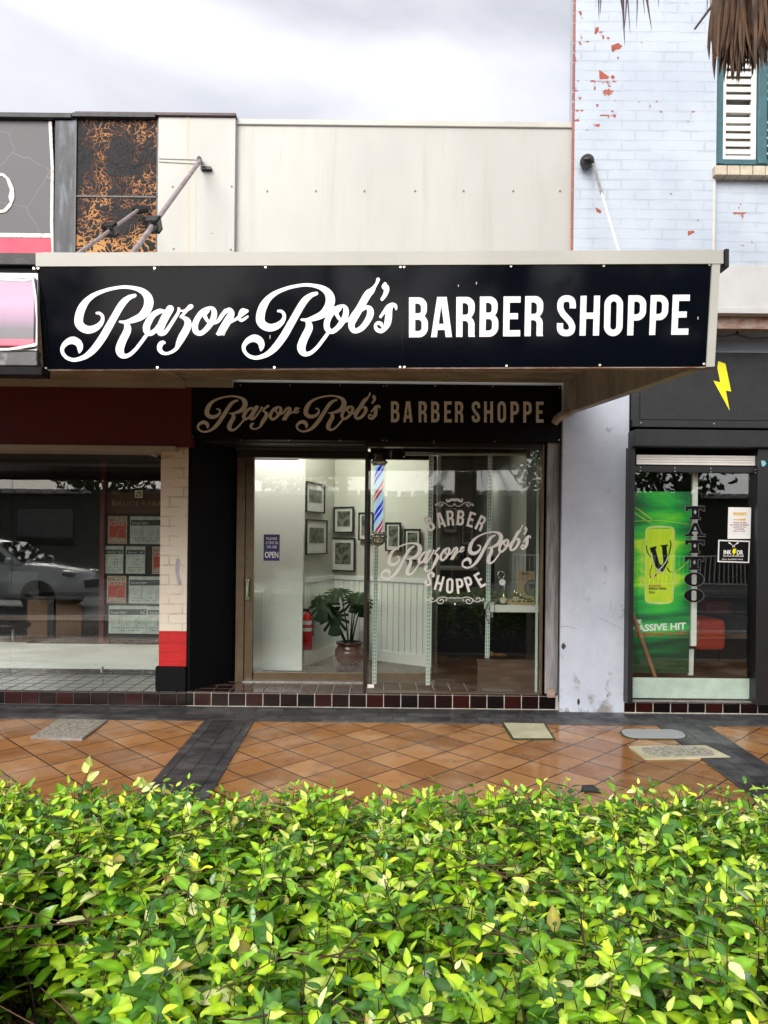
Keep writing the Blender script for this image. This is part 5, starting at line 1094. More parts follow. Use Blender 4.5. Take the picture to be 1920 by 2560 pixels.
cr = N(nt, 'ShaderNodeValToRGB'); cr.color_ramp.elements[0].position = .002; cr.color_ramp.elements[0].color = (.20,.195,.20,1); cr.color_ramp.elements[1].position = .005; cr.color_ramp.elements[1].color = (.075,.075,.082,1); L(nt, vo.outputs[0], cr.inputs[0]); L(nt, cr.outputs[0], b.inputs['Base Color']); b.inputs['Roughness'].default_value = .55
MT['faded'] = m
mb = MB(); mb.box(X0, X(127, YU, 450), YU, YU+.02, Z(582, YU, 60), Z(302, YU, 60)); part('grey_panel', mb, m, us)
MT['pink'] = M('faded_pink', (.48,.02,.07), .5, col2=(.42,.02,.065), vs=4)
mb = MB(); mb.box(X0, X(129, YU, 610), YU, YU+.02, Z(640, YU, 60), Z(595, YU, 60)); part('pink_panel', mb, MT['pink'], us)
mb = MB(); mb.box(X0, X(128, YU, 590), YU-.004, YU+.015, Z(594, YU, 60), Z(583, YU, 60)); mb.sheet([[(121,303),(129,303),(134,420),(133,560),(134,632),(129,632),(125,560),(127,420)]], plane(YU-.006), .01); part('pale_trim', mb, M('peeling_vinyl', (.62,.60,.54), .5, col2=(.35,.33,.3), vs=30, sharp=(.38,.5)), us)
mb = MB(); D = [(-2,432),(10,434),(24,447),(34,470),(36,493),(28,515),(14,530),(-2,533)]; Di = [(-2,440),(6,440),(15,447),(20,462),(25,475),(21,492),(25,505),(16,515),(8,524),(-2,523)]
mb.sheet([D+[(-2,525)]+Di[::-1][1:]], plane(YU-.008), .006); part('peeling_letter', mb, M('crinkled_vinyl', (.66,.64,.56), .5, bump=.5, bs=25), us)
mb = MB(); mb.pbox(136, 300, 187, 640, YU-.02, .05, bev=.004); part('dark_pilaster', mb, M('stained_zinc', (.02,.023,.03), .5, col2=(.11,.13,.16), vs=5, stretch=(2.2,1,.45), sharp=(.36,.50), bump=.15), us)
m, nt, b, o = newmat('peeling_black_paint'); tc = N(nt, 'ShaderNodeTexCoord')
dn = N(nt, 'ShaderNodeTexNoise'); dn.inputs['Scale'].default_value = 5; dn.inputs['Detail'].default_value = 4; L(nt, tc.outputs['Object'], dn.inputs['Vector']); vm = N(nt, 'ShaderNodeVectorMath', operation='MULTIPLY_ADD'); vm.inputs[1].default_value = (.42,.42,.42); L(nt, dn.outputs['Color'], vm.inputs[0]); L(nt, tc.outputs['Object'], vm.inputs[2])
vo = N(nt, 'ShaderNodeTexVoronoi', feature='DISTANCE_TO_EDGE'); vo.inputs['Scale'].default_value = 15; vo.inputs['Randomness'].default_value = 1.0; L(nt, vm.outputs[0], vo.inputs['Vector'])
th = N(nt, 'ShaderNodeTexNoise'); th.inputs['Scale'].default_value = 2.6; th.inputs['Detail'].default_value = 4; L(nt, tc.outputs['Object'], th.inputs['Vector'])
sp = N(nt, 'ShaderNodeSeparateXYZ'); L(nt, tc.outputs['Object'], sp.inputs[0])
zt = N(nt, 'ShaderNodeMapRange'); zt.inputs[1].default_value = .30; zt.inputs[2].default_value = 1.9; zt.inputs[3].default_value = .10; zt.inputs[4].default_value = -.09; L(nt, sp.outputs[2], zt.inputs[0])
a1 = N(nt, 'ShaderNodeMath', operation='ADD'); L(nt, th.outputs[0], a1.inputs[0]); L(nt, zt.outputs[0], a1.inputs[1])
tm = N(nt, 'ShaderNodeMapRange'); tm.inputs[1].default_value = .38; tm.inputs[2].default_value = .72; tm.inputs[3].default_value = .0; tm.inputs[4].default_value = .15; L(nt, a1.outputs[0], tm.inputs[0])
lt_ = N(nt, 'ShaderNodeMath', operation='LESS_THAN'); L(nt, vo.outputs[0], lt_.inputs[0]); L(nt, tm.outputs[0], lt_.inputs[1])
vo2 = N(nt, 'ShaderNodeTexVoronoi'); vo2.inputs['Scale'].default_value = 9; L(nt, tc.outputs['Object'], vo2.inputs['Vector'])
cr = N(nt, 'ShaderNodeValToRGB'); e = cr.color_ramp.elements; e[0].position = .3; e[0].color = (.20,.035,.015,1); e[1].position = .74; e[1].color = (.50,.26,.08,1); L(nt, a1.outputs[0], cr.inputs[0])
mx = N(nt, 'ShaderNodeMix', data_type='RGBA'); mx.inputs[6].default_value = (.006,.006,.007,1); L(nt, lt_.outputs[0], mx.inputs[0]); L(nt, cr.outputs[0], mx.inputs[7]); L(nt, mx.outputs[2], b.inputs['Base Color'])
hh = N(nt, 'ShaderNodeMath', operation='MULTIPLY'); hh.inputs[1].default_value = 4; L(nt, vo.outputs[0], hh.inputs[0]); hs = N(nt, 'ShaderNodeMath', operation='SUBTRACT'); L(nt, hh.outputs[0], hs.inputs[0]); L(nt, lt_.outputs[0], hs.inputs[1])
bp = N(nt, 'ShaderNodeBump'); bp.inputs['Strength'].default_value = .35; bp.inputs['Distance'].default_value = .006; L(nt, hs.outputs[0], bp.inputs['Height']); L(nt, bp.outputs[0], b.inputs['Normal']); b.inputs['Roughness'].default_value = .55; b.inputs['Specular IOR Level'].default_value = .2
MT['peel'] = m
mb = MB(); mb.pbox(190, 300, 392, 489, YU-.005, .02); part('peeling_panel', mb, m, us)
mb = MB(); mb.pbox(190, 494, 392, 645, YU-.005, .02); part('peeling_panel', mb, m, us)
mb = MB(); mb.pbox(186, 297, 190, 640, YU-.02, .04); mb.pbox(190, 489, 394, 493, YU-.012, .03); mb.pbox(391, 297, 395, 640, YU-.012, .03); part('panel_bead', mb, MT['blackmetal'], us)
mb = MB(); mb.box(X0, X(184, YU, 290), YU-.05, YU+.31, Z(301, YU, 90)+.0, Z(289, YU, 90), bev=.004); mb.box(X(186, YU, 290), X(392, YU, 290), YU-.055, YU+.31, Z(300, YU, 290), Z(291, YU, 290)); part('metal_cap', mb, MT['charcoal'], us)
# left neighbour's awning with its pink light box
la = thing('neighbour_awning', 'black neighbouring awning with a faded pink sign box at the left edge', 'awning', (-2.8, 3.7, 2.3))
YL = 3.68; f = plane(YL); xr_ = X(90, YL, 780)
mb = MB(); mb.box(X0, xr_, YL, YL+.05, Z(662, YL, 50), Z(632, YL, 50), bev=.004); part('top_trim', mb, MT['charcoal'], la)
mb = MB(); mb.box(X0, xr_, YL+.03, YL+.06, Z(682, YL, 50), Z(662, YL, 50)-.001); part('trim_gap', mb, MT['black'], la)
mb = MB(); mb.box(X0, X(93, YL, 780), YL+.005, YL+.03, Z(876, YL, 50), Z(681, YL, 50), bev=.003); part('sign_frame', mb, MT['steel'], la)
m, nt, b, o = newmat('pink_acrylic'); tc = N(nt, 'ShaderNodeTexCoord'); sp = N(nt, 'ShaderNodeSeparateXYZ'); L(nt, tc.outputs['Object'], sp.inputs[0])
zr0 = Z(868, YL, 50)-2.3; zr1 = Z(695, YL, 50)-2.3
mr = N(nt, 'ShaderNodeMapRange'); mr.inputs[1].default_value = zr0; mr.inputs[2].default_value = zr1; L(nt, sp.outputs[2], mr.inputs[0]); cr = N(nt, 'ShaderNodeValToRGB'); e = cr.color_ramp.elements
e[0].position = .0; e[0].color = (.66,.05,.12,1); e[1].position = 1; e[1].color = (.26,.17,.28,1)
for p_, cc_ in ((.105,(.66,.05,.12,1)),(.11,(.07,.06,.08,1)),(.25,(.08,.065,.085,1)),(.38,(.24,.12,.22,1)),(.62,(.46,.22,.38,1))): q = e.new(p_); q.color = cc_
L(nt, mr.outputs[0], cr.inputs[0]); L(nt, cr.outputs[0], b.inputs['Base Color']); b.inputs['Roughness'].default_value = .25
mb = MB(); mb.box(X0, X(90, YL, 780), YL-.012, YL+.004, Z(868, YL, 50), Z(695, YL, 50), bev=.006); part('pink_panel', mb, m, la)
mb = MB(); fs_ = plane(YL-.014)
mb.sheet([[(-4,694),(60,698),(82,692),(84,698),(62,704),(-4,700)]], fs_, .002); mb.sheet([[(84,696),(91,740),(93,800),(93,862),(88,866),(60,870),(20,876),(-4,876),(-4,871),(20,870),(60,864),(89,858),(90,800),(86,740),(80,700)]], fs_, .002); part('peeled_edge', mb, MT['paper'], la)
mb = MB(); mb.box(X0, X(93, YL, 900), YL+.0, YL+.05, Z(915, YL, 50), Z(877, YL, 50), bev=.006); part('lower_trim', mb, M('scuffed_trim', (.03,.03,.032), .4, col2=(.16,.16,.17), vs=6, sharp=(.35,.42)), la)
mb = MB(); mb.box(X0, X(104, YL, 925), YL+.004, YL+.10, Z(937, YL, 50), Z(915, YL, 50)-.001, bev=.004); part('bottom_edge', mb, MT['black'], la)
mb = MB(); mb.box(X0, xr_, YL+.07, YW-.08, 2.84, 2.90); part('soffit', mb, MT['soffit'], la)
mb = MB(); mb.box(X0, xl-.002, YT-.05, YT, 2.79, 2.839); part('wall_batten', mb, MT['creamtrim'], la)
mb = MB()
for px, py in ((81,692),(88,862),(87,673)): p = W(px, py, YL-.004); mb = MB(); mb.tube([p, p-Vector((0,.012,0))], .006, 8); part('screw', mb, MT['screw'], la)
# ------------------------------------------------------------------ right hand building
YB = 6.45
rb = thing('brick_building', 'tall pale blue painted brick building with flaking paint, standing right of the barber shop', 'building', (3, 7, 0))
xb0, xb1, XE = X(1438, YB, 200), X(1790, YB, 500), 4.6
wx1 = 3.45
zt = 8.2
mb = MB(); mb.box(xb0, xb1-.002, YB, YB+.20, 3.0, zt); part('brick_wall', mb, MT['brick_blue'], rb)
zwb = Z(437, YB+.04, 1850)
mb = MB(); mb.box(xb1, XE, YB+.045, YB+.20, 3.0, zwb-.0); mb.box(wx1, XE, YB+.045, YB+.20, zwb+.001, zt); part('brick_wall', mb, MT['brick_blue'], rb)
mb = MB(); yk = YB+5; kx = X(1441, YB, 200)/YB*yk; xs0 = xb0-.022
mb.add([(xs0,YB+.012,4.0),(xb0-.002,YB+.012,4.0),(kx+.02,yk,4.0),(kx,yk,4.0),(xs0,YB+.012,zt),(xb0-.002,YB+.012,zt),(kx+.02,yk,zt),(kx,yk,zt)], [(3,2,1,0),(4,5,6,7),(0,1,5,4),(1,2,6,5),(2,3,7,6),(3,0,4,7)]); part('side_wall', mb, MT['brick_side'], rb)
mb = MB(); mb.box(kx+.03, XE, YB+.2, YB+5, 3.2, zt-.01); part('building_core', mb, MT['pillar'], rb)
# paint flakes at the places where the photograph shows them
MT['brickred'] = M('bare_brick', (.36,.08,.045), .8, col2=(.26,.06,.035), vs=30, bump=.3)
z4 = lambda pts: [(x/3.072+1380, y/3.072) for x, y in pts]
mb = MB(); fb = plane(YB-.0015)
for pts in ([(455,350),(510,328),(540,355),(520,378),(490,380),(470,400),(458,392)],[(362,535),(440,590),(430,605),(365,608)],[(450,585),(470,575),(485,595),(470,608),(455,600)],[(332,215),(358,205),(360,235),(340,260),(326,262)],[(205,90),(215,82),(232,105),(220,122)],[(385,275),(400,270),(402,298),(388,300)],[(420,285),(442,285),(440,300),(424,300)],[(202,320),(215,318),(228,340),(218,348)],[(500,435),(514,436),(512,455),(503,452)],[(335,1590),(350,1600),(370,1612),(380,1625),(372,1640),(342,1625)],[(1043,1775),(1090,1770),(1095,1785),(1065,1800),(1045,1812)],[(900,1490),(915,1482),(926,1494)],[(368,880),(440,882),(440,892),(368,890)],[(338,800),(358,800),(355,822),(342,818)],[(465,880),(492,884),(488,905),(468,895)],[(318,958),(368,950),(366,970),(350,975)],[(200,745),(228,748),(215,768)],[(425,655),(455,660),(445,670)],[(1440,1880),(1480,1885),(1470,1892)]):
    mb = MB(); mb.sheet([z4(pts)], fb, .001); part('paint_flake', mb, MT['brickred'], rb)
# window with louvred shutters
YR = YB+.09
wd = thing('upper_window', 'upstairs window with white louvred shutters in a flaking teal frame', 'window', W(1860, 412, YR))
xw0, xw1, xw2 = X(1790, YR, 300), X(1893, YR, 300), wx1-.01
zs0 = Z(412, YR, 1850); ztop = 7.9
mb = MB(); mb.box(xw0, xw0+.055, YR-.02, YR+.1, zs0, ztop, bev=.003); mb.box(xw1-.002, xw1+.075, YR-.03, YR+.1, zs0, ztop, bev=.003); mb.box(xw0+.056, xw1-.003, YR-.01, YR+.1, zs0, zs0+.045, bev=.003); mb.box(xw1+.076, xw2, YR-.01, YR+.1, zs0, zs0+.045, bev=.003); mb.box(xw2-.055, xw2-.001, YR-.02, YR+.1, zs0+.046, ztop, bev=.003); mb.box(xw0+.056, xw2-.056, YR-.02, YR+.1, ztop-.05, ztop-.001); part('frame', mb, MT['teal'], wd)
mb = MB(); mb.box(xw0+.06, xw2-.06, YR+.09, YR+.1, zs0+.04, ztop); part('backing', mb, M('white_blind', (.5,.5,.48), .6), wd)
for k, (sx0, sx1) in enumerate(((xw0+.060, xw1-.006), (xw1+.08, xw2-.06))):
    mb = MB(); zz0 = zs0+.05; mb.box(sx0, sx0+.03, YR+.005, YR+.035, zz0, ztop-.06, bev=.002); mb.box(sx1-.045, sx1, YR+.005, YR+.035, zz0, ztop-.06, bev=.002); mb.box(sx0+.031, sx1-.046, YR+.007, YR+.033, zz0, zz0+.035); zm = Z(270, YR, 1850); mb.box(sx0+.031, sx1-.046, YR+.007, YR+.033, zm-.035, zm+.03); sf = part('shutter', mb, MT['whitepaint'], wd)
    lv = MB(); zz = zz0+.045
    while zz < ztop-.1:
        if not (zm-.09 < zz < zm+.03):
            lv.add([(x, y, z) for x in (sx0+.031, sx1-.046) for y, z in ((YR-.004, zz),(YR+.002, zz-.004),(YR+.036, zz+.062),(YR+.030, zz+.066))], [(0,1,2,3),(7,6,5,4),(0,4,5,1),(1,5,6,2),(2,6,7,3),(3,7,4,0)])
        zz += .069
    part('louvres', lv, MT['whitepaint'], sf)
ORG[wd.name] = ORG[wd.name]
mb = MB()
for i in range(8):
    x0 = X(1787, YB-.05, 425)+i*.235*.47*2*.5; mb.box(x0, x0+.105, YB-.055, YB+.12, Z(438, YB-.05, 1850), Z(414, YB-.05, 1850), bev=.006)
part('sill', mb, MT['sill'], rb)
mb = MB(); mb.sheet([[(1783,440),(1787,440),(1786,632),(1781,632)]], plane(YB-.001), .0008); part('rust_stain', mb, M('rust_run', (.60,.47,.30), .7, col2=(.60,.58,.55), vs=30, stretch=(1,1,.4)), rb)
# ground floor pillar and tattoo shop front
mb = MB(); xq0, xq1 = X(1403, YB-.01, 1400), X(1570, YB-.01, 1400)
mb.box(X(1402, YB, 1400), xq1, YB-.01, YB+.4, -.1, 2.999, bev=.006); part('rendered_pillar', mb, MT['pillar'], rb)
mb = MB(); mb.sheet([[(1444,1748),(1448,1746),(1450,1755),(1447,1764),(1443,1758)]], plane(YB-.012), .001); mb.sheet([[(1518,1738),(1521,1736),(1521,1741),(1518,1743)]], plane(YB-.012), .001)
part('chipped_plaster', mb, MT['soil'], rb)
mb = MB(); strip(mb, [(1402,1568,.8),(1415,1566,.9),(1430,1569,.8),(1445,1573,.5)], plane(YB-.0112), .0008); strip(mb, [(1500,1545,.7),(1530,1560,.6),(1560,1575,.5)], plane(YB-.0112), .0008); strip(mb, [(1530,1500,.4),(1526,1512,.6),(1528,1530,.4)], plane(YB-.0112), .0008); part('hairline_crack', mb, MT['screwdark'], rb)
ca = thing('canopy_edge', 'white canopy edge with a rusty beam and black cable beneath it, above the lightning bolt', 'canopy', (3, 6.1, 3.2))
YC = 6.05
mb = MB(); mb.box(xb0+.02, XE, YC, YC+.05, Z(787, YC, 1850), Z(662, YC, 1850), bev=.004); mb.box(xb0+.02, XE, YC-.03, YC, Z(786, YC, 1850), Z(772, YC, 1850), bev=.004); part('fascia', mb, M('off_white_fascia', (.56,.56,.55), .5, var=.08, vs=2.5), ca)
mb = MB(); mb.box(xb0+.02, XE, YC+.051, YB-.02, Z(662, YC, 1850)-.06, Z(662, YC, 1850)-.01); part('top_sheet', mb, MT['steel'], ca)
mb = MB(); mb.box(xb0+.02, XE, YC+.06, YC+.13, Z(822, YC+.06, 1850), Z(789, YC+.06, 1850), bev=.004); part('rusty_beam', mb, MT['rust'], ca)
mb = MB(); mb.tube([W(1780, 838, 6.2), W(1810, 841, 6.2), W(1840, 836, 6.2), W(1880, 846, 6.2), W(1940, 843, 6.2)], .009, 6); mb.tube([W(1843,826,6.2), W(1843,838,6.2)], .012, 6); part('cable', mb, MT['rubber'], ca)
mb = MB(); mb.box(xb0+.05, XE, YB-.02, YB+.19, Z(880, YB-.02, 1850), 2.998); part('white_band', mb, MT['whitepaint'], ca)
tt = thing('tattoo_shop', 'black fronted tattoo shop with a yellow lightning bolt above its glass', 'shop', (3, 6.45, 0))
YBk = YB-.04
zf0 = Z(1052, YBk, 1750); mb = MB(); mb.box(X(1579, YBk, 1000), XE, YBk, YB+.1, zf0, Z(881, YBk, 1850)); part('fascia_board', mb, MT['charcoal'], tt)
mb = MB(); mb.box(X(1600, YBk, 960), XE, YBk-.012, YBk-.001, Z(1050, YBk, 1750), Z(975, YBk, 1610)+.25); part('raised_panel', mb, MT['charcoal'], tt)
mb = MB(); mb.box(X(1580, YBk, 1060), XE, YBk-.03, YBk+.1, Z(1070, YBk, 1750), zf0-.001, bev=.003); part('lower_trim', mb, MT['charcoal'], tt)
z8 = lambda pts: [(x/2.404+1380, y/2.404+880) for x, y in pts]
mb = MB(); mb.sheet([z8([(1000,55),(1042,70),(1077,237),(1045,232),(1068,352),(970,172),(1012,182),(994,95)])], plane(YBk-.016), .003); part('lightning_bolt', mb, MT['yellow'], tt)
mb = MB()
for px, py in ((1602,1057),(1785,1059),(1592,1109),(1601,1168),(1601,1177),(1687,1170),(1687,1178),(1777,1171),(1777,1180),(1888,1174),(1888,1182)):
    p = W(px, py, YBk-.055); mb = MB(); mb.tube([p, p-Vector((0,.004,0))], .0045, 8); part('screw', mb, MT['screw'], tt)
YSb = YBk-.05
mb = MB(); mb.box(X(1578, YSb, 1100), XE, YSb-.10, YB+.1, Z(1117, YSb-.1, 1750), Z(1074, YSb-.1, 1750), bev=.008); part('shutter_box', mb, MT['charcoal'], tt)
mb = MB(); za, zb_ = Z(1163, YSb+.02, 1740), Z(1138, YSb+.02, 1740)
for i in range(4): mb.box(X(1590, YSb), X(1896, YSb), YSb+.01, YSb+.03, za+(zb_-za)*i/4, za+(zb_-za)*(i+.93)/4, bev=.004)
part('roller_slats', mb, MT['whitepaint'], tt)
mb = MB(); mb.box(X(1586, YSb, 1170), X(1896, YSb, 1170), YSb+.005, YSb+.05, Z(1181, YSb, 1740), Z(1165, YSb, 1740), bev=.003); part('head_rail', mb, MT['blackmetal'], tt)
mb = MB(); mb.box(X(1569, YSb, 1450), X(1582, YSb, 1450), YSb-.03, YSb+.1, .105, Z(1118, YSb, 1570), bev=.004); part('side_post', mb, MT['blackmetal'], tt)
mb = MB(); mb.box(X(1886, YSb, 1450), X(1922, YSb, 1450), YSb-.04, YSb+.1, .105, Z(1118, YSb, 1900), bev=.004); mb.box(X(1924, YSb, 1450), XE, YSb+.02, YSb+.1, .105, Z(1118, YSb, 1900)); part('door_post', mb, MT['blackmetal'], tt)
mb = MB(); mb.tube([W(1906.6, 1158.7, YSb-.041), W(1906.6, 1158.7, YSb-.044)], .028, 6); part('hexagon_sticker', mb, M('pale_blue_sticker', (.25,.60,.75), .4), tt)
YTG = YSb+.04
mb = MB(); mb.box(X(1582, YTG), X(1887, YTG), YTG, YTG+.008, .12, Z(1182, YTG, 1740)); part('glass_pane', mb, MT['glass'], tt)
mb = MB(); mb.box(X(1580, YTG, 1720), X(1880, YTG, 1720), YTG+.03, YTG+.04, Z(1748, YTG, 1740), Z(1697, YTG, 1740)); part('kick_panel', mb, M('pale_green_white', (.66,.76,.70), .4), tt)
mb = MB(); mb.box(X(1578, YTG, 1750), X(1890, YTG, 1750), YTG-.01, YTG+.05, .107, .122, bev=.002); part('sill_track', mb, MT['steel'], tt)
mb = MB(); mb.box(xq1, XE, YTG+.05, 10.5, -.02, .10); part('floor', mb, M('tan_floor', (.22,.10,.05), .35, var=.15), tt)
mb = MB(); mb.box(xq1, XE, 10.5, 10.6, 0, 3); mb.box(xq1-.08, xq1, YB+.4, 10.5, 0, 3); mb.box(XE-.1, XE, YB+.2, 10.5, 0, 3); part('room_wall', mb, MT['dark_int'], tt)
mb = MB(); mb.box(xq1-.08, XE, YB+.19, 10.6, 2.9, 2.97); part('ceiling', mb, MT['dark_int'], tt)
# poster
YPo = YTG+.10
po = thing('drink_poster', 'tall bright green energy drink poster with a glowing yellow can', 'poster', W(1655, 1688, YPo))
m, nt, b, o = newmat('green_streaks'); tc = N(nt, 'ShaderNodeTexCoord'); mp = N(nt, 'ShaderNodeMapping'); mp.inputs['Rotation'].default_value = (0, R(28), 0); mp.inputs['Scale'].default_value = (.9, 1, 5.5); L(nt, tc.outputs['Object'], mp.inputs[0])
n1 = N(nt, 'ShaderNodeTexNoise'); n1.inputs['Scale'].default_value = 1.3; n1.inputs['Detail'].default_value = 5; n1.inputs['Distortion'].default_value = .4; L(nt, mp.outputs[0], n1.inputs['Vector'])
ds = N(nt, 'ShaderNodeVectorMath', operation='SUBTRACT'); pc_ = W(1653, 1400, YPo)-ORG[po.name]; ds.inputs[1].default_value = (pc_.x, 0, pc_.z); L(nt, tc.outputs['Object'], ds.inputs[0]); sc2 = N(nt, 'ShaderNodeVectorMath', operation='MULTIPLY'); sc2.inputs[1].default_value = (3.0, 0, 1.75); L(nt, ds.outputs[0], sc2.inputs[0]); ln_ = N(nt, 'ShaderNodeVectorMath', operation='LENGTH'); L(nt, sc2.outputs[0], ln_.inputs[0])
ad = N(nt, 'ShaderNodeMath', operation='MULTIPLY_ADD'); ad.inputs[1].default_value = -.42; L(nt, ln_.outputs['Value'], ad.inputs[0]); L(nt, n1.outputs[0], ad.inputs[2])
cr = N(nt, 'ShaderNodeValToRGB'); e = cr.color_ramp.elements; e[0].position = .0; e[0].color = (.0,.035,.008,1); e[1].position = .50; e[1].color = (.60,.85,.03,1)
for p_, cc_ in ((.15,(.0,.16,.03,1)),(.27,(.01,.42,.05,1)),(.40,(.10,.62,.03,1))): q = e.new(p_); q.color = cc_
of = N(nt, 'ShaderNodeMath', operation='ADD'); of.inputs[1].default_value = .15; L(nt, ad.outputs[0], of.inputs[0]); L(nt, of.outputs[0], cr.inputs[0]); L(nt, cr.outputs[0], b.inputs['Base Color']); b.inputs['Roughness'].default_value = .4
mb = MB(); mb.sheet([[(1585,1229),(1729,1229),(1722,1683),(1577,1682)]], plane(YPo), .008); part('printed_sheet', mb, m, po)
zp = lambda pts: [(p[0]/3.81+1570, p[1]/3.81+1180)+tuple(p[2:]) for p in pts]
m2 = M('yellow_green_can', (.78,.88,.015), .35, col2=(.50,.78,.02), vs=7, stretch=(2,1,.6)); fpz = plane(YPo-.002)
mb = MB(); mb.sheet([[(p[0], p[1]) for p in fillet(zp([(172,540,8),(440,540,8),(425,1240,8),(165,1240,8)]))]], fpz, .0015); part('can_print', mb, m2, po)
mb = MB()
for st in ([(172,560,7),(200,532,8),(300,522,9),(410,530,8),(440,560,7)],[(165,1215,6),(190,1240,8),(300,1250,9),(400,1242,8),(428,1215,6)],[(170,560,5),(166,900,5),(165,1215,5)],[(442,560,6),(436,900,6),(428,1215,6)]): strip(mb, [(a, b_, w_/3.81*2.2) for a, b_, w_ in zp(st)], plane(YPo-.004), .001)
part('rim_glow', mb, M('pale_glow_print', (.72,.85,.30), .4), po)
mb = MB(); fz = plane(YPo-.006)
mb.sheet([zp([(208,722),(268,706),(275,722),(262,730),(300,872),(322,890),(335,858),(325,712),(308,705),(308,698),(380,690),(382,700),(368,712),(382,862),(330,955),(262,905)])], fz, .001)
for st in ([(175,700,8),(185,760,10),(215,810,7)],[(400,650,7),(410,690,10),(390,780,9),(360,850,6)],[(370,910,8),(395,945,9),(425,958,4)],[(230,880,6),(210,960,8),(215,1010,6)]): strip(mb, [(a, b_, w_/3.81) for a, b_, w_ in zp(st)], fz, .001)
part('black_emblem', mb, MT['black'], po)
mb = MB(); strip(mb, [(a, b_, w_/3.81) for a, b_, w_ in zp([(385,800,5),(350,870,9),(300,930,10),(250,985,9),(222,1015,5)])], plane(YPo-.008), .001); strip(mb, [(a, b_, w_/3.81) for a, b_, w_ in zp([(225,770,6),(250,880,6),(268,915,6),(330,962,7),(345,935,6)])], plane(YPo-.008), .001); part('silver_swoosh', mb, MT['whitepaint'], po)
mb = MB(); strip(mb, [(a, b_, w_/3.81) for a, b_, w_ in zp([(250,1000,4),(262,982,16),(275,968,8)])], plane(YPo-.010), .001)
text(mb, 'GUARANA', 1622, 1461, 1652, 1467, fz, bold=.02); text(mb, 'THAT IMPROVES YOU A BIT', 1574, 1584, 1715, 1592, lambda x, y: fz(x, y-.045*(x-1574)), bold=.02); part('red_print', mb, M('orange_red_print', (.62,.07,.02), .4), po)
mb = MB(); text(mb, 'ENERGY DRINK', 1622, 1468.5, 1667, 1474.5, fz, bold=.02); text(mb, '250mL', 1622, 1478, 1638, 1483, fz, bold=.02); part('black_print', mb, MT['black'], po)
mb = MB(); text(mb, 'THE', 1576, 1549, 1604, 1559, fz, bold=.03); text(mb, 'MASSIVE HIT', 1576, 1562, 1715, 1580, lambda x, y: fz(x, y-.045*(x-1576)), bold=.035); part('white_print', mb, MT['paper'], po)
for k, st in enumerate(([(75,340,6),(160,400,14),(240,460,8)],[(60,390,5),(140,440,12),(230,490,6)],[(60,470,4),(300,462,6),(590,500,3)],[(120,850,4),(140,700,10),(160,620,5)],[(60,930,4),(120,1020,12),(165,1100,6)],[(440,960,6),(500,920,12),(580,850,4)])): 
    if k == 0: mb = MB()
    strip(mb, [(a, b_, w_/3.81) for a, b_, w_ in zp(st)], plane(YPo-.0015), .001)
part('light_streaks', mb, M('yellow_streak_print', (.55,.72,.05), .4), po)
t = thing('display_pole', 'white upright pole behind the tattoo lettering', 'pole', W(1730, 1688, YTG+.2)); mb = MB()
mb.sheet([[(1732,1182),(1745,1182),(1741,1615),(1727,1615)]], plane(YTG+.09), .03); part('pole_shaft', mb, MT['whitepaint'], t); mb = MB(); mb.sheet([[(1723,1623),(1735,1623),(1733,1688),(1721,1688)]], plane(YTG+.2), .03); part('pole_foot', mb, MT['whitepaint'], t)
tl = thing('tattoo_lettering', 'tall column of ornate black letters on the tattoo shop glass', 'lettering', W(1735, 1506, YTG)); ft = plane(YTG-.003)
mb = MB(); ed = MB(); fe_ = plane(YTG-.0015)
def T_(cx, y0, y1):
    h_ = y1-y0; k = h_/34
    pts = [(cx-24,y0),(cx+24,y0),(cx+24,y0+13*k),(cx+19,y0+13*k),(cx+15,y0+8*k),(cx+9,y0+8*k),(cx+9,y1-6*k),(cx+14,y1-5*k),(cx+14,y1),(cx-14,y1),(cx-14,y1-5*k),(cx-9,y1-6*k),(cx-9,y0+8*k),(cx-15,y0+8*k),(cx-19,y0+13*k),(cx-24,y0+13*k)]
    hole = [(cx,y0+9*k),(cx+3.4,y0+15*k),(cx,y0+21*k),(cx-3.4,y0+15*k)]
    return [pts, hole]
def O_(cx, y0, y1): 
    m_ = (y0+y1)/2; r_ = (y1-y0)/2
    return [[(cx+25*math.cos(a*math.pi/16), m_+r_*math.sin(a*math.pi/16)) for a in range(32)], fillet([(cx-6,m_-r_*.72,4),(cx+6,m_-r_*.72,4),(cx+6,m_+r_*.72,4),(cx-6,m_+r_*.72,4)])]
def A_(cx, y0, y1):
    return [[(cx-5,y0),(cx+5,y0),(cx+17,y1-7),(cx+26,y1-5),(cx+26,y1),(cx+4,y1),(cx+4,y1-5),(cx+8,y1-7),(cx+6,y1-12),(cx-6,y1-12),(cx-8,y1-7),(cx-4,y1-5),(cx-4,y1),(cx-26,y1),(cx-26,y1-5),(cx-17,y1-7)], [(cx,y0+9),(cx+4,y1-16),(cx-4,y1-16)]]
for fnc, y0, y1, dx in ((T_,1265,1299,0),(A_,1307,1341,0),(T_,1350,1383,-1),(T_,1391,1425,-2),(O_,1431,1466,-2.5),(O_,1472,1506,-3)):
    lp = fnc(1738+dx, y0, y1); mb.sheet([[(x+2.5, y+1.5) for x, y in lp[0]]], ft, .001) if False else None
    mb.sheet(lp, ft, .001)
    for l_ in lp: strip(ed, [(x, y, .6) for x, y in l_+[l_[0]]], plane(YTG-.0045), .0005, smooth=False)
part('black_letters', mb, MT['black'], tl); part('letter_outline', ed, M('grey_outline', (.30,.30,.30), .5), tl)
nn_ = thing('price_notice', 'white notice with two drawn tubes and coloured lines of text on the tattoo shop glass', 'notice', W(1849, 1347, YTG)); mb = MB(); mb.sheet([[(1821,1268),(1878,1269),(1876,1347),(1819,1347)]], ft, .0015); part('paper', mb, MT['paper'], nn_)
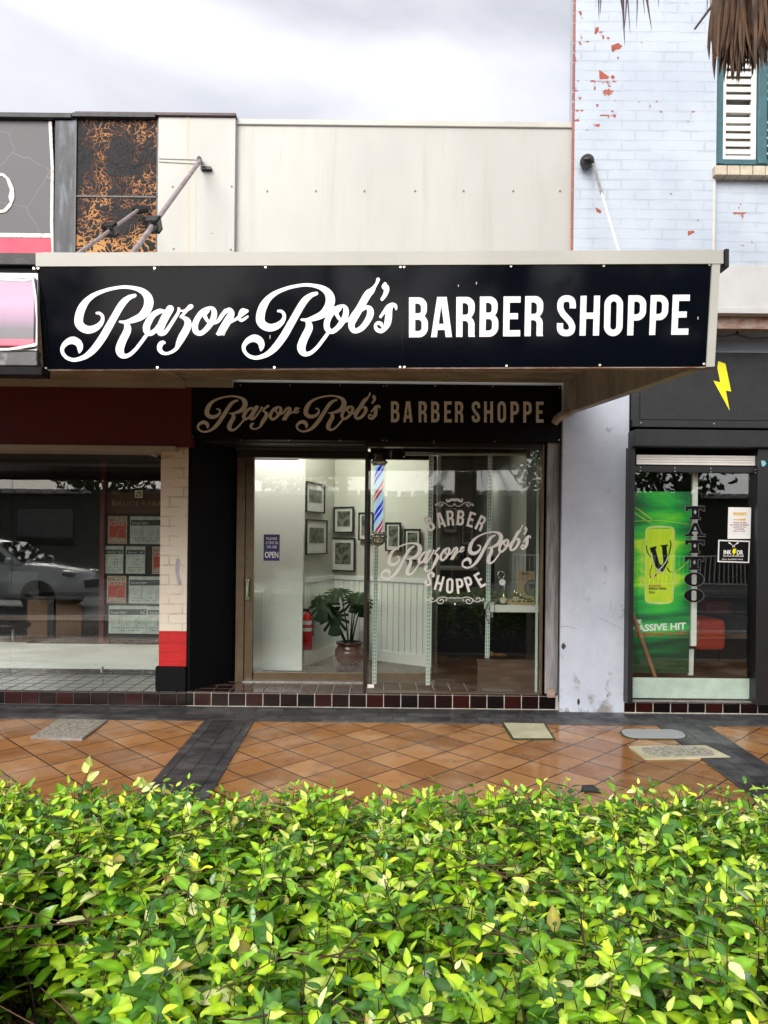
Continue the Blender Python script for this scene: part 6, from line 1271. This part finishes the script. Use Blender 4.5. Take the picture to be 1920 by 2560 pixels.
f2 = plane(YTG-.0045); mb = MB(); mb.sheet([[(1833,1281),(1866,1281),(1866,1288),(1833,1288)]], f2, .001); mb.sheet([[(1832,1298),(1864,1296),(1864,1302),(1832,1300)]], f2, .001); part('tube_drawings', mb, M('orange_print', (.75,.32,.12), .5, col2=(.7,.6,.2), vs=60), nn_)
mb = MB()
for s, y, x0, x1 in (('TRIPLE NUMB',1305,1832,1866),('24% MORE NUMBING',1310.5,1825,1873),('LASTS UP TO',1316,1833,1865),('3 HOURS',1321,1837,1860),('$20 A TUBE',1326.5,1833,1863)): text(mb, s, x0, y, x1, y+3.4, f2, bold=.02)
part('small_text', mb, M('wine_print', (.30,.08,.10), .5), nn_)
nk = thing('aftercare_sign', 'black and white landscape sign with a small yellow bolt under the notice', 'sign', W(1835, 1407, YTG)); mb = MB(); mb.sheet([[(1796,1349.5),(1875,1352),(1873,1407.5),(1794,1405)]], ft, .0015); part('white_border', mb, MT['paper'], nk)
mb = MB(); mb.sheet([[(1799,1352.5),(1872,1355),(1870,1404.5),(1797.5,1402)]], f2, .001); part('black_field', mb, MT['black'], nk); f3 = plane(YTG-.0065); mb = MB()
text(mb, 'INK', 1809, 1375, 1829, 1386, f3, bold=.03); text(mb, 'DR', 1842, 1375.5, 1858, 1387, f3, bold=.03); text(mb, 'TATTOO AFTERCARE', 1807, 1388.5, 1859, 1392, f3, bold=.02); text(mb, 'Now Available Here', 1805, 1396, 1857, 1400, f3)
for s in (-1, 1): strip(mb, [(1834+s*3,1368,1.2),(1834-s*5,1361,1.2),(1834-s*11,1357,4)], f3, .0008, smooth=False)
part('white_print', mb, MT['paper'], nk); mb = MB(); mb.sheet([[(1833,1372),(1841,1372),(1838,1379),(1842,1379),(1831,1390),(1834,1382),(1830,1382)]], f3, .0008); part('yellow_bolt', mb, MT['yellow'], nk)
t = MB(); t.pbox(1852, 1181, 1884, 1198, YTG+.5, .02); tag(part('paper_note', t, MT['sill']), 'cream paper note high in the right corner of the tattoo shop window', 'note')
t = MB(); t.tube([W(1580, 1530, YTG+.02), W(1638, 1692, YTG+.03)], .017, 10); tag(part('broom_handle', t, MT['timber']), 'brown timber handle leaning inside the glass across the green poster', 'broom handle')
so = thing('red_stool', 'low glossy red orange padded seat behind the tattoo shop glass', 'seat', (X(1770, 7.4), 7.6, .1)); mb = MB(); mb.pbox(1737, 1549, 1817, 1627, 7.4, .5, bev=.05); part('padded_seat', mb, MT['orange'], so)
for px in (1745, 1800): mb = MB(); mb.pbox(px-1.5, 1626, px+1.5, 1652, 7.5, .03); part('leg', mb, MT['chrome'], so)
so = thing('dark_couch', 'dark couch with red cushions in the dim tattoo shop', 'couch', (X(1830, 8.6), 8.8, .1)); mb = MB(); mb.pbox(1760, 1540, 1900, 1600, 8.6, .8, bev=.08); part('couch_body', mb, MT['black'], so); mb = MB(); mb.pbox(1765, 1500, 1840, 1542, 8.7, .3, bev=.08); part('cushion', mb, M('deep_red_cushion', (.28,.03,.015), .6, var=.3, vs=30), so)
mb = MB(); mb.pbox(1812, 1215, 1900, 1290, 10.3, .1); part('wall_art', mb, M('olive_wall_board', (.16,.15,.02), .6), tt)
# ------------------------------------------------------------------ hedge
LEAF_GAPS = [(-.68, 1.36, .17, .60), (-.76, 1.60, .15, .62), (-.84, 1.82, .14, .45), (-.55, 1.15, .12, .5), (.17, 1.62, .10, .16)]
def hedge_h(x, y):
    h = .64+.05*noise.noise(Vector((x*1.7, y*1.7, 3)))+.035*noise.noise(Vector((x*5, y*5, 9)))
    for gx, gy, gr, gd in LEAF_GAPS:
        d2 = ((x-gx)**2+(y-gy)**2)/gr**2; h -= gd*math.exp(-d2*1.3)
    ye = 2.72+.07*noise.noise(Vector((x*3, 0, 5)))
    if y > ye-.25: h -= .12*((y-ye+.25)/.25)**2
    return h
HX0, HX1, HY0, HY1 = -2.9, 2.9, .72, 2.82
def build_hedge():
    rnd = random.Random(11); rs = np.random.RandomState(5)
    P, A, U, S, C = [], [], [], [], []       # leaf base, axis, up, size, colour
    stems = MB(); twig = stems
    nsh = 10800
    for k in range(nsh):
        x = rnd.uniform(HX0, HX1); y = rnd.uniform(HY0, HY1); h = hedge_h(x, y)
        depth = rnd.random()**1.5*.30
        tipz = h-depth+rnd.uniform(-.02, .035)
        if tipz < .12: continue
        if rnd.random() < .012: tipz += rnd.uniform(.03, .08)
        tip = Vector((x, y, tipz)); az = rnd.uniform(0, 6.283); tl = rnd.uniform(.05, .55)
        d = Vector((math.cos(az)*tl, math.sin(az)*tl, 1)).normalized()
        ln = rnd.uniform(.07, .15)
        sc = rnd.uniform(.75, 1.25)*(1.0)
        npair = int(ln/.026)+1; ph = rnd.uniform(0, 3.14)
        young = rnd.random(); warm = rnd.random()
        side = d.orthogonal().normalized(); oth = d.cross(side)
        curve = Vector((rnd.uniform(-.3,.3), rnd.uniform(-.3,.3), 0))
        pts = []
        for j in range(npair+1):
            s_ = j*.026*sc; c = tip-d*s_+curve*s_*s_*3; pts.append(c)
            na = ph+j*1.57+rnd.uniform(-.25,.25); grow = min(1, .42+.25*j)
            for q in (0, 1):
                if rnd.random() < .07: continue
                a = na+q*math.pi; rad = side*math.cos(a)+oth*math.sin(a)
                lift = (1.1 if j == 0 else rnd.uniform(.0, .75))
                ax = (rad+d*lift+Vector((0,0,-rnd.uniform(0,.3)))).normalized()
                up = (d-ax*ax.dot(d)); up = up.normalized() if up.length > 1e-4 else side
                up = (up+Vector((rnd.uniform(-.35,.35), rnd.uniform(-.35,.35), rnd.uniform(0,.4)))).normalized()
                P.append(c); A.append(ax); U.append(up); sz = .063*sc*grow*rnd.uniform(.8, 1.2); S.append(sz)
                v = rnd.random(); k2 = depth/.3
                if j == 0 and young < .20: col = (.62,.66,.03) if warm < .35 else (.42,.62,.05)
                elif v < .02: col = (.66,.70,.28)
                elif v < .025: col = (.30,.26,.04)
                elif v < .34: col = (.54,.68,.12) if v < .13 else (.38,.57,.016)
                elif v < .68: col = (.17,.36,.012)
                else: col = (.045,.15,.010)
                b_ = rnd.uniform(.82, 1.2); C.append((col[0]*b_, col[1]*b_, col[2]*b_))
        if rnd.random() < .55 or True:
            base = pts[-1]-d*.05+Vector((0,0,-.06)); stems.tube([base, pts[-1], pts[len(pts)//2], pts[0]], [.0024,.0019,.0015,.0009], 4, cap=False)
    # a few long whippy stems and fallen twigs over the surface
    for k in range(150):
        x = rnd.uniform(-1.6, 1.6); y = rnd.uniform(.95, 2.4); a = rnd.uniform(0, 6.28); ln = rnd.uniform(.12, .4); z = hedge_h(x, y)+rnd.uniform(-.04, .02)
        p0 = Vector((x, y, z-.02)); p1 = p0+Vector((math.cos(a)*ln*.5, math.sin(a)*ln*.25, rnd.uniform(.0,.05))); p2 = p0+Vector((math.cos(a)*ln, math.sin(a)*ln*.5, rnd.uniform(-.04,.05))); twig.tube([p0, p1, p2], [.0022,.0017,.001], 5, cap=False)
    for x, y, hh in ((-1.02,2.5,.13),(-.82,2.45,.06)):
        p0 = Vector((x, y, hedge_h(x, y)-.03)); p1 = p0+Vector((.015, 0, hh*.6)); p2 = p0+Vector((.04, 0, hh)); twig.tube([p0, p1, p2], [.002,.0015,.001], 5)
        for q in range(3):
            P.append(p0+(p2-p0)*(.55+.2*q)); an = q*2.4; A.append(Vector((math.cos(an), math.sin(an), .9)).normalized()); U.append(Vector((0,-1,.6)).normalized()); S.append(.05); C.append((.42,.48,.12))
    # inner branches and dead material
    for k in range(900):
        x = rnd.uniform(HX0, HX1); y = rnd.uniform(HY0+.05, HY1-.05); h = hedge_h(x, y)-.12; r0 = Vector((x+rnd.uniform(-.15,.15), y+rnd.uniform(-.1,.1), -.12))
        m_ = Vector((x+rnd.uniform(-.06,.06), y+rnd.uniform(-.06,.06), h*.5)); stems.tube([r0, m_, Vector((x, y, h))], [.006,.0045,.002], 5, cap=False)
    for gx, gy, gr, gd in LEAF_GAPS[:3]:
        for k in range(520):
            x = gx+rnd.gauss(0, gr*.8); y = gy+rnd.gauss(0, gr*.8); z = .10+rnd.random()*.20; a = Vector((rnd.gauss(0,1), rnd.gauss(0,1), rnd.gauss(0,.7))).normalized()*rnd.uniform(.02,.07); p = Vector((x,y,z)); stems.tube([p, p+a*.5+Vector((0,0,.006)), p+a], [.0018,.0014,.0008], 4, cap=False)
    P, A, U, S, C = [np.array([tuple(v) for v in q]) if q is not S else np.array(q) for q in (P, A, U, S, C)]
    n = len(S); V = np.cross(A, U); U = np.cross(V, A)
    V /= np.linalg.norm(V, axis=1)[:, None]; U /= np.linalg.norm(U, axis=1)[:, None]
    ts = np.array([0, .14, .36, .62, .85, 1.0]); ws = np.array([.0, .30, .47, .40, .19, .0])
    wid = rs.uniform(.48, .66, n); fold = rs.uniform(.05, .34, n); droop = rs.uniform(-.05, .35, n); wav = rs.uniform(-.06, .06, n)
    verts = []
    for i, t in enumerate(ts):
        cen = P+A*(S*t*1.0+.006)[:, None]-U*(S*droop*t*t)[:, None]
        if ws[i] == 0: verts.append(cen[:, None, :])
        else:
            off = S*wid*ws[i]*2*.5
            up = fold*off+wav*S*np.sin(t*9)
            l = cen+V*off[:, None]+U*up[:, None]; r_ = cen-V*off[:, None]+U*(fold*off)[:, None]; verts.append(np.stack([l, cen, r_], 1))
    VV = np.concatenate(verts, 1); nv = VV.shape[1]       # 1 + 4*3 + 1 = 14
    f = []
    f += [(0,1,2),(0,2,3)]
    for i in range(3):
        b = 1+i*3; f += [(b,b+3,b+4),(b,b+4,b+1),(b+1,b+4,b+5),(b+1,b+5,b+2)]
    f += [(10,13,11),(11,13,12)]
    f = np.array(f); nf = len(f)
    me = bpy.data.meshes.new('foliage'); me.vertices.add(n*nv); me.vertices.foreach_set('co', (VV.reshape(-1, 3)-np.array([0, 1.6, 0])).ravel())
    FI = (f[None]+(np.arange(n)*nv)[:, None, None]).reshape(-1, 3)
    me.loops.add(FI.size); me.loops.foreach_set('vertex_index', FI.ravel().astype(np.int32)); me.polygons.add(len(FI)); me.polygons.foreach_set('loop_start', np.arange(0, FI.size, 3, dtype=np.int32)); me.polygons.foreach_set('loop_total', np.full(len(FI), 3, np.int32))
    me.polygons.foreach_set('use_smooth', np.ones(len(FI), bool)); me.update(); me.validate()
    ca_ = me.color_attributes.new('col', 'FLOAT_COLOR', 'POINT'); cc = np.ones((n, nv, 4), np.float32); cc[:, :, :3] = C[:, None, :]
    mid = [0, 2, 5, 8, 11, 13]; cc[:, :, :3] *= rs.uniform(.78, 1.18, (n, nv, 1)).astype(np.float32); cc[:, mid, :3] = np.minimum(cc[:, mid, :3]*1.5+.02, 1)
    ca_.data.foreach_set('color', cc.ravel())
    print('leaves', n)
    root = thing('hedge', 'dense clipped leafy green hedge filling the foreground', 'hedge', (0, 1.6, 0))
    o = bpy.data.objects.new('foliage', me); SC.collection.objects.link(o); o.parent = root; ORG[o.name] = Vector((0,1.6,0))
    lm = attrmat('hedge_leaf', .24, translucent=.16, spec=.5); lb_ = [q for q in lm.node_tree.nodes if q.type == 'BSDF_PRINCIPLED'][0]; lb_.inputs['Coat Weight'].default_value = .4; lb_.inputs['Coat Roughness'].default_value = .16; me.materials.append(lm)
    part('stems', stems, M('dark_stem', (.12,.06,.025), .7, col2=(.03,.014,.008), vs=2.5), root)
build_hedge()
# ------------------------------------------------------------------ palm by the right edge: dead fronds hanging into view
pm = thing('palm_tree', 'palm tree with dry brown hanging fronds at the top right corner', 'palm tree', (3.1, 3.15, -.1))
mb = MB(); mb.tube([(3.1, 3.15, -.1), (3.08, 3.15, 2), (3.0, 3.15, 4.4)], [.24,.19,.18], 16); part('trunk', mb, MT['bark'], pm)
MT['deadfrond'] = M('dead_frond', (.13,.065,.028), .75, col2=(.018,.008,.005), vs=16, stretch=(3,3,.5), bump=.3)
MT['purplefrond'] = M('dry_leaf_tip', (.085,.045,.05), .6, col2=(.03,.02,.03), vs=6)
MT['greenfrond'] = M('palm_leaf', (.035,.075,.02), .5, var=.2)
rnd = random.Random(21); sk = MB()
YPm = 3.2
def blade(mb, top, bot, w0, w1, bend, seg=7):
    d = bot-top; side = Vector((1, rnd.uniform(-.5,.5), 0)).normalized(); vs = []
    for i in range(seg+1):
        t = i/seg; p = top+d*t+bend*(t*(1-t)); w_ = (w0*(1-t)+w1*t)*.5*(1 if i < seg else .1)
        n_ = Vector((-side.y, side.x, 0))*w_*.6
        vs += [p-side*w_+n_, p-n_*.3, p+side*w_+n_]
    fs = []
    for i in range(seg): b = i*3; fs += [(b, b+3, b+4, b+1), (b+1, b+4, b+5, b+2)]
    mb.add(vs, fs)
for k in range(210):
    px0 = rnd.uniform(1806, 1915); u = (px0-1806)/109
    yb = 215-abs(u-.32)*150*rnd.uniform(.3, 1.0)-rnd.random()**1.2*90
    if u < .12: yb = min(yb, 150)
    px1 = px0-26+u*50+rnd.uniform(-16, 16); Yk = YPm+rnd.uniform(-.14, .14)
    blade(sk, W(px0+rnd.uniform(-6,6)+8*(.5-u), -90, Yk), W(px1, yb, Yk), rnd.uniform(.014,.042), rnd.uniform(.004,.016), Vector((rnd.uniform(-.09,.09), rnd.uniform(-.05,.05), 0)))
part('dead_fronds', sk, MT['deadfrond'], pm)
tp = MB()
for x0, x1, yb, w_ in ((1500,1498,52,7),(1505,1500,40,5),(1556,1562,118,8),(1570,1560,85,6),(1566,1576,92,4),(1548,1558,40,6),(1594,1591,75,5),(1608,1630,78,7),(1601,1612,40,6),(1648,1646,24,4),(1768,1767,42,4),(1775,1776,28,4),(1790,1789,38,4),(1487,1490,8,4),(1617,1622,30,4)):
    s_ = 3.0/F; blade(tp, W(x0, -60, 3.0), W(x1, yb, 3.0), w_*s_*1.3, w_*s_*.15, Vector((rnd.uniform(-.01,.01),0,0)))
# the living fronds these tips belong to arch above the picture
for az, ln in ((200,2.0),(180,2.2),(160,1.8),(225,1.7),(250,1.6),(290,1.7),(320,1.8),(0,1.9),(40,1.8),(90,1.9),(130,1.9)):
    a = R(az); d = Vector((math.cos(a), math.sin(a)*.8, 0)); o_ = Vector((3.0, 3.15, 4.45)); pts = [o_+d*ln*t+Vector((0,0,.55*math.sin(t*2.6)-.25*t*t)) for t in [i/8 for i in range(9)]]; tp.tube(pts, [.03-.003*i for i in range(9)], 5)
    sd_ = Vector((-d.y, d.x, 0)).normalized()
    for i in range(46):
        t = .12+.88*i/46; p = o_+d*ln*t+Vector((0,0,.55*math.sin(t*2.6)-.25*t*t))
        for s in (-1, 1):
            e_ = p+sd_*s*.22*(1.1-t*.5)+d*.18+Vector((0,0,-.30*rnd.uniform(.7,1.1))); 
            px_ = 960+e_.x/max(e_.y,.5)*F; py_ = HOR-(e_.z-EYE)/max(e_.y,.5)*F
            if py_ > 0 and e_.y > .6: continue
            blade(tp, p, e_, .022, .004, Vector((0,0,.08)), 3)
part('leaflets', tp, MT['purplefrond'], pm)
# ------------------------------------------------------------------ the other side of the street, seen in the glass
lb = thing('long_shed', 'long dark low building with a pale corrugated roof across the street, reflected in the windows', 'building', (0, -18, -.2))
mb = MB(); mb.box(-45, 45, -24, -18, -.3, 3.3); part('wall', mb, M('olive_wall', (.07,.07,.045), .7), lb)
mb = MB()
for i in range(160): mb.box(-45.5+i*.57, -45.5+i*.57+.42, -24.5, -17.4, 3.31, 3.5)
part('roof', mb, MT['steel'], lb)
for xx in range(-40, 44, 8): mb = MB(); mb.box(xx, xx+2.4, -18.0, -17.95, 1.0, 2.6); part('window', mb, MT['carglass'], lb)
def clump_crown(mb, c, rx, ry, rz, n, leaf, rr, cols):
    for i in range(n):
        v = Vector((rr.gauss(0,1), rr.gauss(0,1), rr.gauss(0,1))).normalized()*rr.random()**.35; 
        if noise.noise(v*2.1+c*.3) < -.12: continue
        p = c+Vector((v.x*rx, v.y*ry, v.z*rz)); a = Vector((rr.gauss(0,1), rr.gauss(0,1), rr.gauss(0,1))).normalized(); b = a.orthogonal().normalized()
        s = leaf*rr.uniform(.6, 1.4); mb.add([p-a*s, p+b*s*.5, p+a*s, p-b*s*.5], [(0,1,2,3)]); k = rr.choice(cols); f_ = rr.uniform(.7, 1.2); COLS.append((k[0]*f_, k[1]*f_, k[2]*f_))
MT['crown'] = attrmat('tree_leaves', .5, translucent=.15)
for i, (x, y, h_, lab) in enumerate(((-11,-15,6.5,'spreading leafy tree across the street, farthest left in the window reflection'),(7.5,-15,6,'leafy tree across the street reflected in the tattoo shop glass'),(11.5,-16,7,'tall leafy tree across the street at the right of the reflection'),(-4.5,-27,6.5,'leafy tree behind the long shed across the street'))):
    t = thing('street_tree', lab, 'tree', (x, y, -.2)); rr = random.Random(40+i)
    mb = MB(); mb.tube([(x,y,-.2),(x+.1,y,h_*.3),(x-.1,y+.1,h_*.55)], [.22,.17,.12], 10)
    for k in range(9): a = k*.7+i; mb.tube([(x,y,h_*(.25+.03*k)),(x+math.cos(a)*1.2,y+math.sin(a)*1.0,h_*(.5+.03*k)),(x+math.cos(a)*2.1,y+math.sin(a)*1.8,h_*(.62+.04*k))], [.09,.05,.015], 6)
    part('trunk', mb, MT['bark'], t)
    COLS = []; mb = MB(); clump_crown(mb, Vector((x,y,h_*.75)), 2.6, 2.4, h_*.32, 2600, .16, rr, [(.05,.09,.02),(.08,.13,.03),(.03,.06,.015)]); o = part('crown', mb, MT['crown'], t); setcol(o, COLS)
for i, (x, y, h_, lab) in enumerate(((1.55,-1.8,5.2,'thick trunked palm at the kerb, reflected at the right of the barber window'),(-1.6,-13.6,6.2,'palm across the street reflected near the barber pole'),(3.2,-14,5.0,'shorter palm across the street reflected behind the moustache'))):
    t = thing('kerb_palm', lab, 'palm tree', (x, y, -.3)); rr = random.Random(60+i); mb = MB(); mb.tube([(x,y,-.3),(x+.03,y,h_*.5),(x,y,h_)], [.22,.17,.15], 14); part('trunk', mb, MT['bark'], t)
    mb = MB()
    for k in range(18):
        a = k*2.4+i; el = rr.uniform(-.5, 1.0); ln = rr.uniform(1.4, 2.0); d = Vector((math.cos(a), math.sin(a), 0)); o_ = Vector((x,y,h_)); q = [o_+d*ln*s+Vector((0,0,el*ln*s-1.1*ln*s*s*.7)) for s in (0,.2,.4,.6,.8,1)]; mb.tube(q, [.03,.025,.02,.015,.01,.005], 4); sd_ = Vector((-d.y, d.x, 0))
        for j in range(28):
            s = .1+.9*j/28; p = o_+d*ln*s+Vector((0,0,el*ln*s-1.1*ln*s*s*.7))
            for sg_ in (-1, 1):
                e_ = p+sd_*sg_*.3+d*.15+Vector((0,0,-.28)); mb.add([p-d*.015, p+d*.015, e_+d*.004, e_-d*.004], [(0,1,2,3)])
    part('fronds', mb, MT['greenfrond'], t)
# railing and lamp
t = thing('white_railing', 'white railing with upright bars beside the far kerb, reflected in the tattoo shop glass', 'railing', (9, -12.7, -.2))
mb = MB(); mb.box(4.5, 14, -12.72, -12.68, .95, 1.0); mb.box(4.5, 14, -12.72, -12.68, .0, .04); part('rail', mb, MT['whitepaint'], t)
mb = MB()
for i in range(64): mb.box(4.5+i*.15, 4.53+i*.15, -12.71, -12.69, .04, .95)
part('bars', mb, MT['whitepaint'], t)
t = thing('street_lamp', 'old style street lamp on the far footpath seen only in reflection', 'street lamp', (1.9, -12.9, -.2)); mb = MB(); mb.tube([(1.9,-12.9,-.2),(1.9,-12.9,3.0)], [.06,.04], 10); part('post', mb, MT['blackmetal'], t)
mb = MB(); mb.lathe((1.9,-12.9,3.0), [(.04,0),(.14,.08),(.18,.3),(.24,.34),(.05,.45),(.02,.55)], 14); part('lantern', mb, MT['paper'], t)
# white car in the near lane, reflected in the estate agent window
def build_car(cx, cy, zg):
    t = thing('parked_car', 'white four wheel drive car on the road, reflected in the left shop window', 'car', (cx, cy, zg))
    # stations along the length (front at +x): x, half width, lower z, bonnet/belt z
    st = [(2.32,.62,.42,.66),(2.25,.76,.30,.86),(2.05,.86,.26,.98),(1.6,.90,.24,1.04),(.95,.91,.24,1.10),(.3,.92,.24,1.12),(-.6,.92,.24,1.12),(-1.5,.91,.24,1.13),(-2.1,.88,.28,1.12),(-2.35,.80,.34,1.05),(-2.42,.70,.45,.9)]
    mb = MB(); vs = []; m_ = 10
    for x, hw, z0, z1 in st:
        ring = [(-.85*hw,z0),(-hw,z0+.12),(-hw*1.01,(z0+z1)/2),(-hw*.97,z1-.06),(-hw*.88,z1),(hw*.88,z1),(hw*.97,z1-.06),(hw*1.01,(z0+z1)/2),(hw,z0+.12),(.85*hw,z0)]
        vs += [(cx+x, cy+a, zg+b) for a, b in ring]
    fs = []
    for i in range(len(st)-1):
        for k in range(m_): fs.append((i*m_+k, i*m_+(k+1)%m_, (i+1)*m_+(k+1)%m_, (i+1)*m_+k))
    fs += [list(range(m_))[::-1], [(len(st)-1)*m_+k for k in range(m_)]]
    mb.add(vs, fs, 0, True); body = part('body', mb, MT['carpaint'], t)
    cab = [(1.05,.80,1.08,1.10),(.35,.76,1.10,1.60),(-.2,.75,1.10,1.70),(-1.3,.74,1.10,1.70),(-1.95,.72,1.10,1.55),(-2.3,.76,1.08,1.10)]
    mb = MB(); vs = []
    for x, hw, z0, z1 in cab: vs += [(cx+x, cy+a, zg+b) for a, b in ((-hw-.08,z0),(-hw+.02,z1-.04),(-hw+.10,z1),(hw-.10,z1),(hw-.02,z1-.04),(hw+.08,z0))]
    fs = [(i*6+k, i*6+k+1, (i+1)*6+k+1, (i+1)*6+k) for i in range(len(cab)-1) for k in range(5)]; mb.add(vs, fs, 0, True); part('cabin', mb, MT['carpaint'], t)
    for s in (1, -1):
        for poly in ([(.78,1.14),(.30,1.52),(-.32,1.60),(-.34,1.14)],[(-.42,1.14),(-.40,1.60),(-1.28,1.60),(-1.30,1.14)],[(-1.38,1.14),(-1.36,1.58),(-1.85,1.48),(-2.05,1.14)]):
            mb = MB(); a = [(cx+x, cy+s*(.835+(1.14-z)*.16+.012), zg+z) for x, z in poly]; b = [(p[0], p[1]-s*.02, p[2]) for p in a]; mb.add(a+b, [(0,1,2,3),(7,6,5,4),(0,4,5,1),(1,5,6,2),(2,6,7,3),(3,7,4,0)]); part('side_window', mb, MT['carglass'], t)
        mb = MB(); mb.box(cx+.72, cx+.92, cy+s*.93, cy+s*1.10, zg+1.08, zg+1.24, bev=.04); part('door_mirror', mb, MT['carpaint'], t)
        mb = MB(); mb.box(cx+1.93, cx+2.22, cy+s*.60-.16, cy+s*.60+.26 if s > 0 else cy+s*.60+.16, zg+.80, zg+.95, bev=.05); part('headlight', mb, MT['chrome'], t)
        for wx in (1.42, -1.38):
            mb = MB(); c = Vector((cx+wx, cy+s*.80, zg+.34)); mb.tube([c-Vector((0,.12*s,0)), c+Vector((0,.125*s,0))], .40, 28); part('wheel_arch', mb, MT['rubber'], t)
            mb = MB(); ring = [c+Vector((.27*math.cos(k*.3491), .0, .27*math.sin(k*.3491))) for k in range(19)]; mb.tube([p+Vector((0,s*.10,0)) for p in ring], .085, 8, cap=False); w_ = part('wheel', mb, MT['rubber'], t)
            mb = MB(); mb.tube([c+Vector((0,s*.12,0)), c+Vector((0,s*.15,0))], .075, 12)
            for k in range(5): a = k*1.2566; mb.tube([c+Vector((0,s*.145,0)), c+Vector((.21*math.cos(a), s*.13, .21*math.sin(a)))], .03, 6)
            part('rim', mb, MT['steel'], w_)
    mb = MB(); vs = [(cx+1.02,cy-.78,zg+1.12),(cx+1.02,cy+.78,zg+1.12),(cx+.36,cy+.68,zg+1.60),(cx+.36,cy-.68,zg+1.60)]; mb.add(vs+[(v[0]+.015,v[1],v[2]+.015) for v in vs], [(3,2,1,0),(4,5,6,7),(0,1,5,4),(1,2,6,5),(2,3,7,6),(3,0,4,7)]); part('windscreen', mb, MT['carglass'], t)
    mb = MB(); mb.box(cx+2.27, cx+2.345, cy-.45, cy+.45, zg+.52, zg+.74, bev=.02); part('grille', mb, MT['blackmetal'], t)
build_car(-9.6, -4.0, -.31)
# photographer behind the camera (a small figure in the window reflection)
def build_person(px, py, zg):
    me = bpy.data.meshes.new('body'); 
    J = {'pel':(0,0,.95),'sp1':(0,.01,1.12),'sp2':(0,.01,1.32),'nk':(0,.0,1.50),'nk2':(0,.02,1.56),'hd':(0,.04,1.66),'hd2':(0,.03,1.76)}
    for s, q in ((1,'R'),(-1,'L')):
        J.update({'sh'+q:(s*.17,0,1.44),'el'+q:(s*.25,.14,1.22),'wr'+q:(s*.11,.30,1.45),'hp'+q:(s*.09,.33,1.53),
                  'hi'+q:(s*.10,0,.90),'kn'+q:(s*.12,.03,.50),'an'+q:(s*.13,-.01,.09),'to'+q:(s*.15,.17,.03)})
    E = [('pel','sp1'),('sp1','sp2'),('sp2','nk'),('nk','nk2'),('nk2','hd'),('hd','hd2')]
    for q in 'RL': E += [('sp2','sh'+q),('sh'+q,'el'+q),('el'+q,'wr'+q),('wr'+q,'hp'+q),('pel','hi'+q),('hi'+q,'kn'+q),('kn'+q,'an'+q),('an'+q,'to'+q)]
    Rr = {'pel':.13,'sp1':.125,'sp2':.14,'nk':.07,'nk2':.055,'hd':.085,'hd2':.07,'sh':.07,'el':.045,'wr':.03,'hp':.032,'hi':.10,'kn':.06,'an':.045,'to':.04}
    for s, q in ((1,'R'),(-1,'L')):      # four fingers and a thumb closed round the phone's edge
        for i, dz in enumerate((.03,.01,-.01,-.03)):
            a = 'f%d%s' % (i, q); J[a] = (s*.085,.355,1.545+dz); J[a+'b'] = (s*.062,.375-.002*i,1.548+dz); E += [('hp'+q, a), (a, a+'b')]; Rr[a] = .0085; Rr[a+'b'] = .0075
        a = 'th'+q; J[a] = (s*.062,.335,1.50); E.append(('hp'+q, a)); Rr[a] = .010
    names = list(J); idx = {k: i for i, k in enumerate(names)}
    me.from_pydata([J[k] for k in names], [(idx[a], idx[b]) for a, b in E], [])
    ob = bpy.data.objects.new('body', me); SC.collection.objects.link(ob)
    md = ob.modifiers.new('skin', 'SKIN'); 
    for k, i in idx.items():
        r_ = Rr.get(k, Rr.get(k[:2], .05)); me.skin_vertices[0].data[i].radius = (r_, r_*(.8 if k in ('sp1','sp2','pel') else 1))
    me.skin_vertices[0].data[idx['pel']].use_root = True
    sb = ob.modifiers.new('sub', 'SUBSURF'); sb.levels = 2; sb.render_levels = 2
    dg = bpy.context.evaluated_depsgraph_get(); dg.update(); m2 = bpy.data.meshes.new_from_object(ob.evaluated_get(dg)); bpy.data.objects.remove(ob)
    root = thing('person', 'person in red shirt and pale shorts holding up a phone, reflected in the window', 'person', (px, py, zg))
    mb = MB(); vs = [Vector(v.co)+Vector((px, py, zg)) for v in m2.vertices]; mb.add(vs, [list(p.vertices) for p in m2.polygons], 0, True)
    for i, p in enumerate(m2.polygons):
        c = p.center
        if .82 < c.z < 1.50 and (abs(c.x) < .22 and c.y < .10 or (c.z > 1.30 and c.y < .06)) and c.z > .97: mb.m[i] = 1
        elif .48 < c.z <= .97: mb.m[i] = 2
    b = part('body', mb, [MT['skin'], MT['redshirt'], MT['shorts']], root)
    h = MB(); c = Vector((px, py+.02, zg+1.70)); h.lathe(c, [(.098,-.02),(.104,.03),(.092,.075),(.05,.105),(.0,.112)], 20); part('hair', h, MT['hair'], b)
    h = MB(); c = Vector((px, py, zg)); 
    for s in (-1, 1): h.lathe(c+Vector((s*.032,.118,1.68)), [(0,-.008),(.010,0),(0,.008)], 8)
    h.tube([c+Vector((0,.125,1.685)), c+Vector((0,.143,1.645))], [.008,.013], 8); part('eyes', h, MT['hair'], b)
    for s in (-1, 1):
        h = MB(); h.box(px+s*.14-.05, px+s*.14+.05, py-.09, py+.21, zg, zg+.07, bev=.025); part('shoe', h, MT['rubber'], b)
    ph = MB(); ph.box(px-.04+.0, px+.04, py+.352, py+.361, zg+1.46, zg+1.62, bev=.003); tag(part('phone', ph, MT['blackmetal']), 'black phone held up in both hands by the person in the reflection', 'phone')
build_person(0.03, -.42, gz(-.42)+.012)
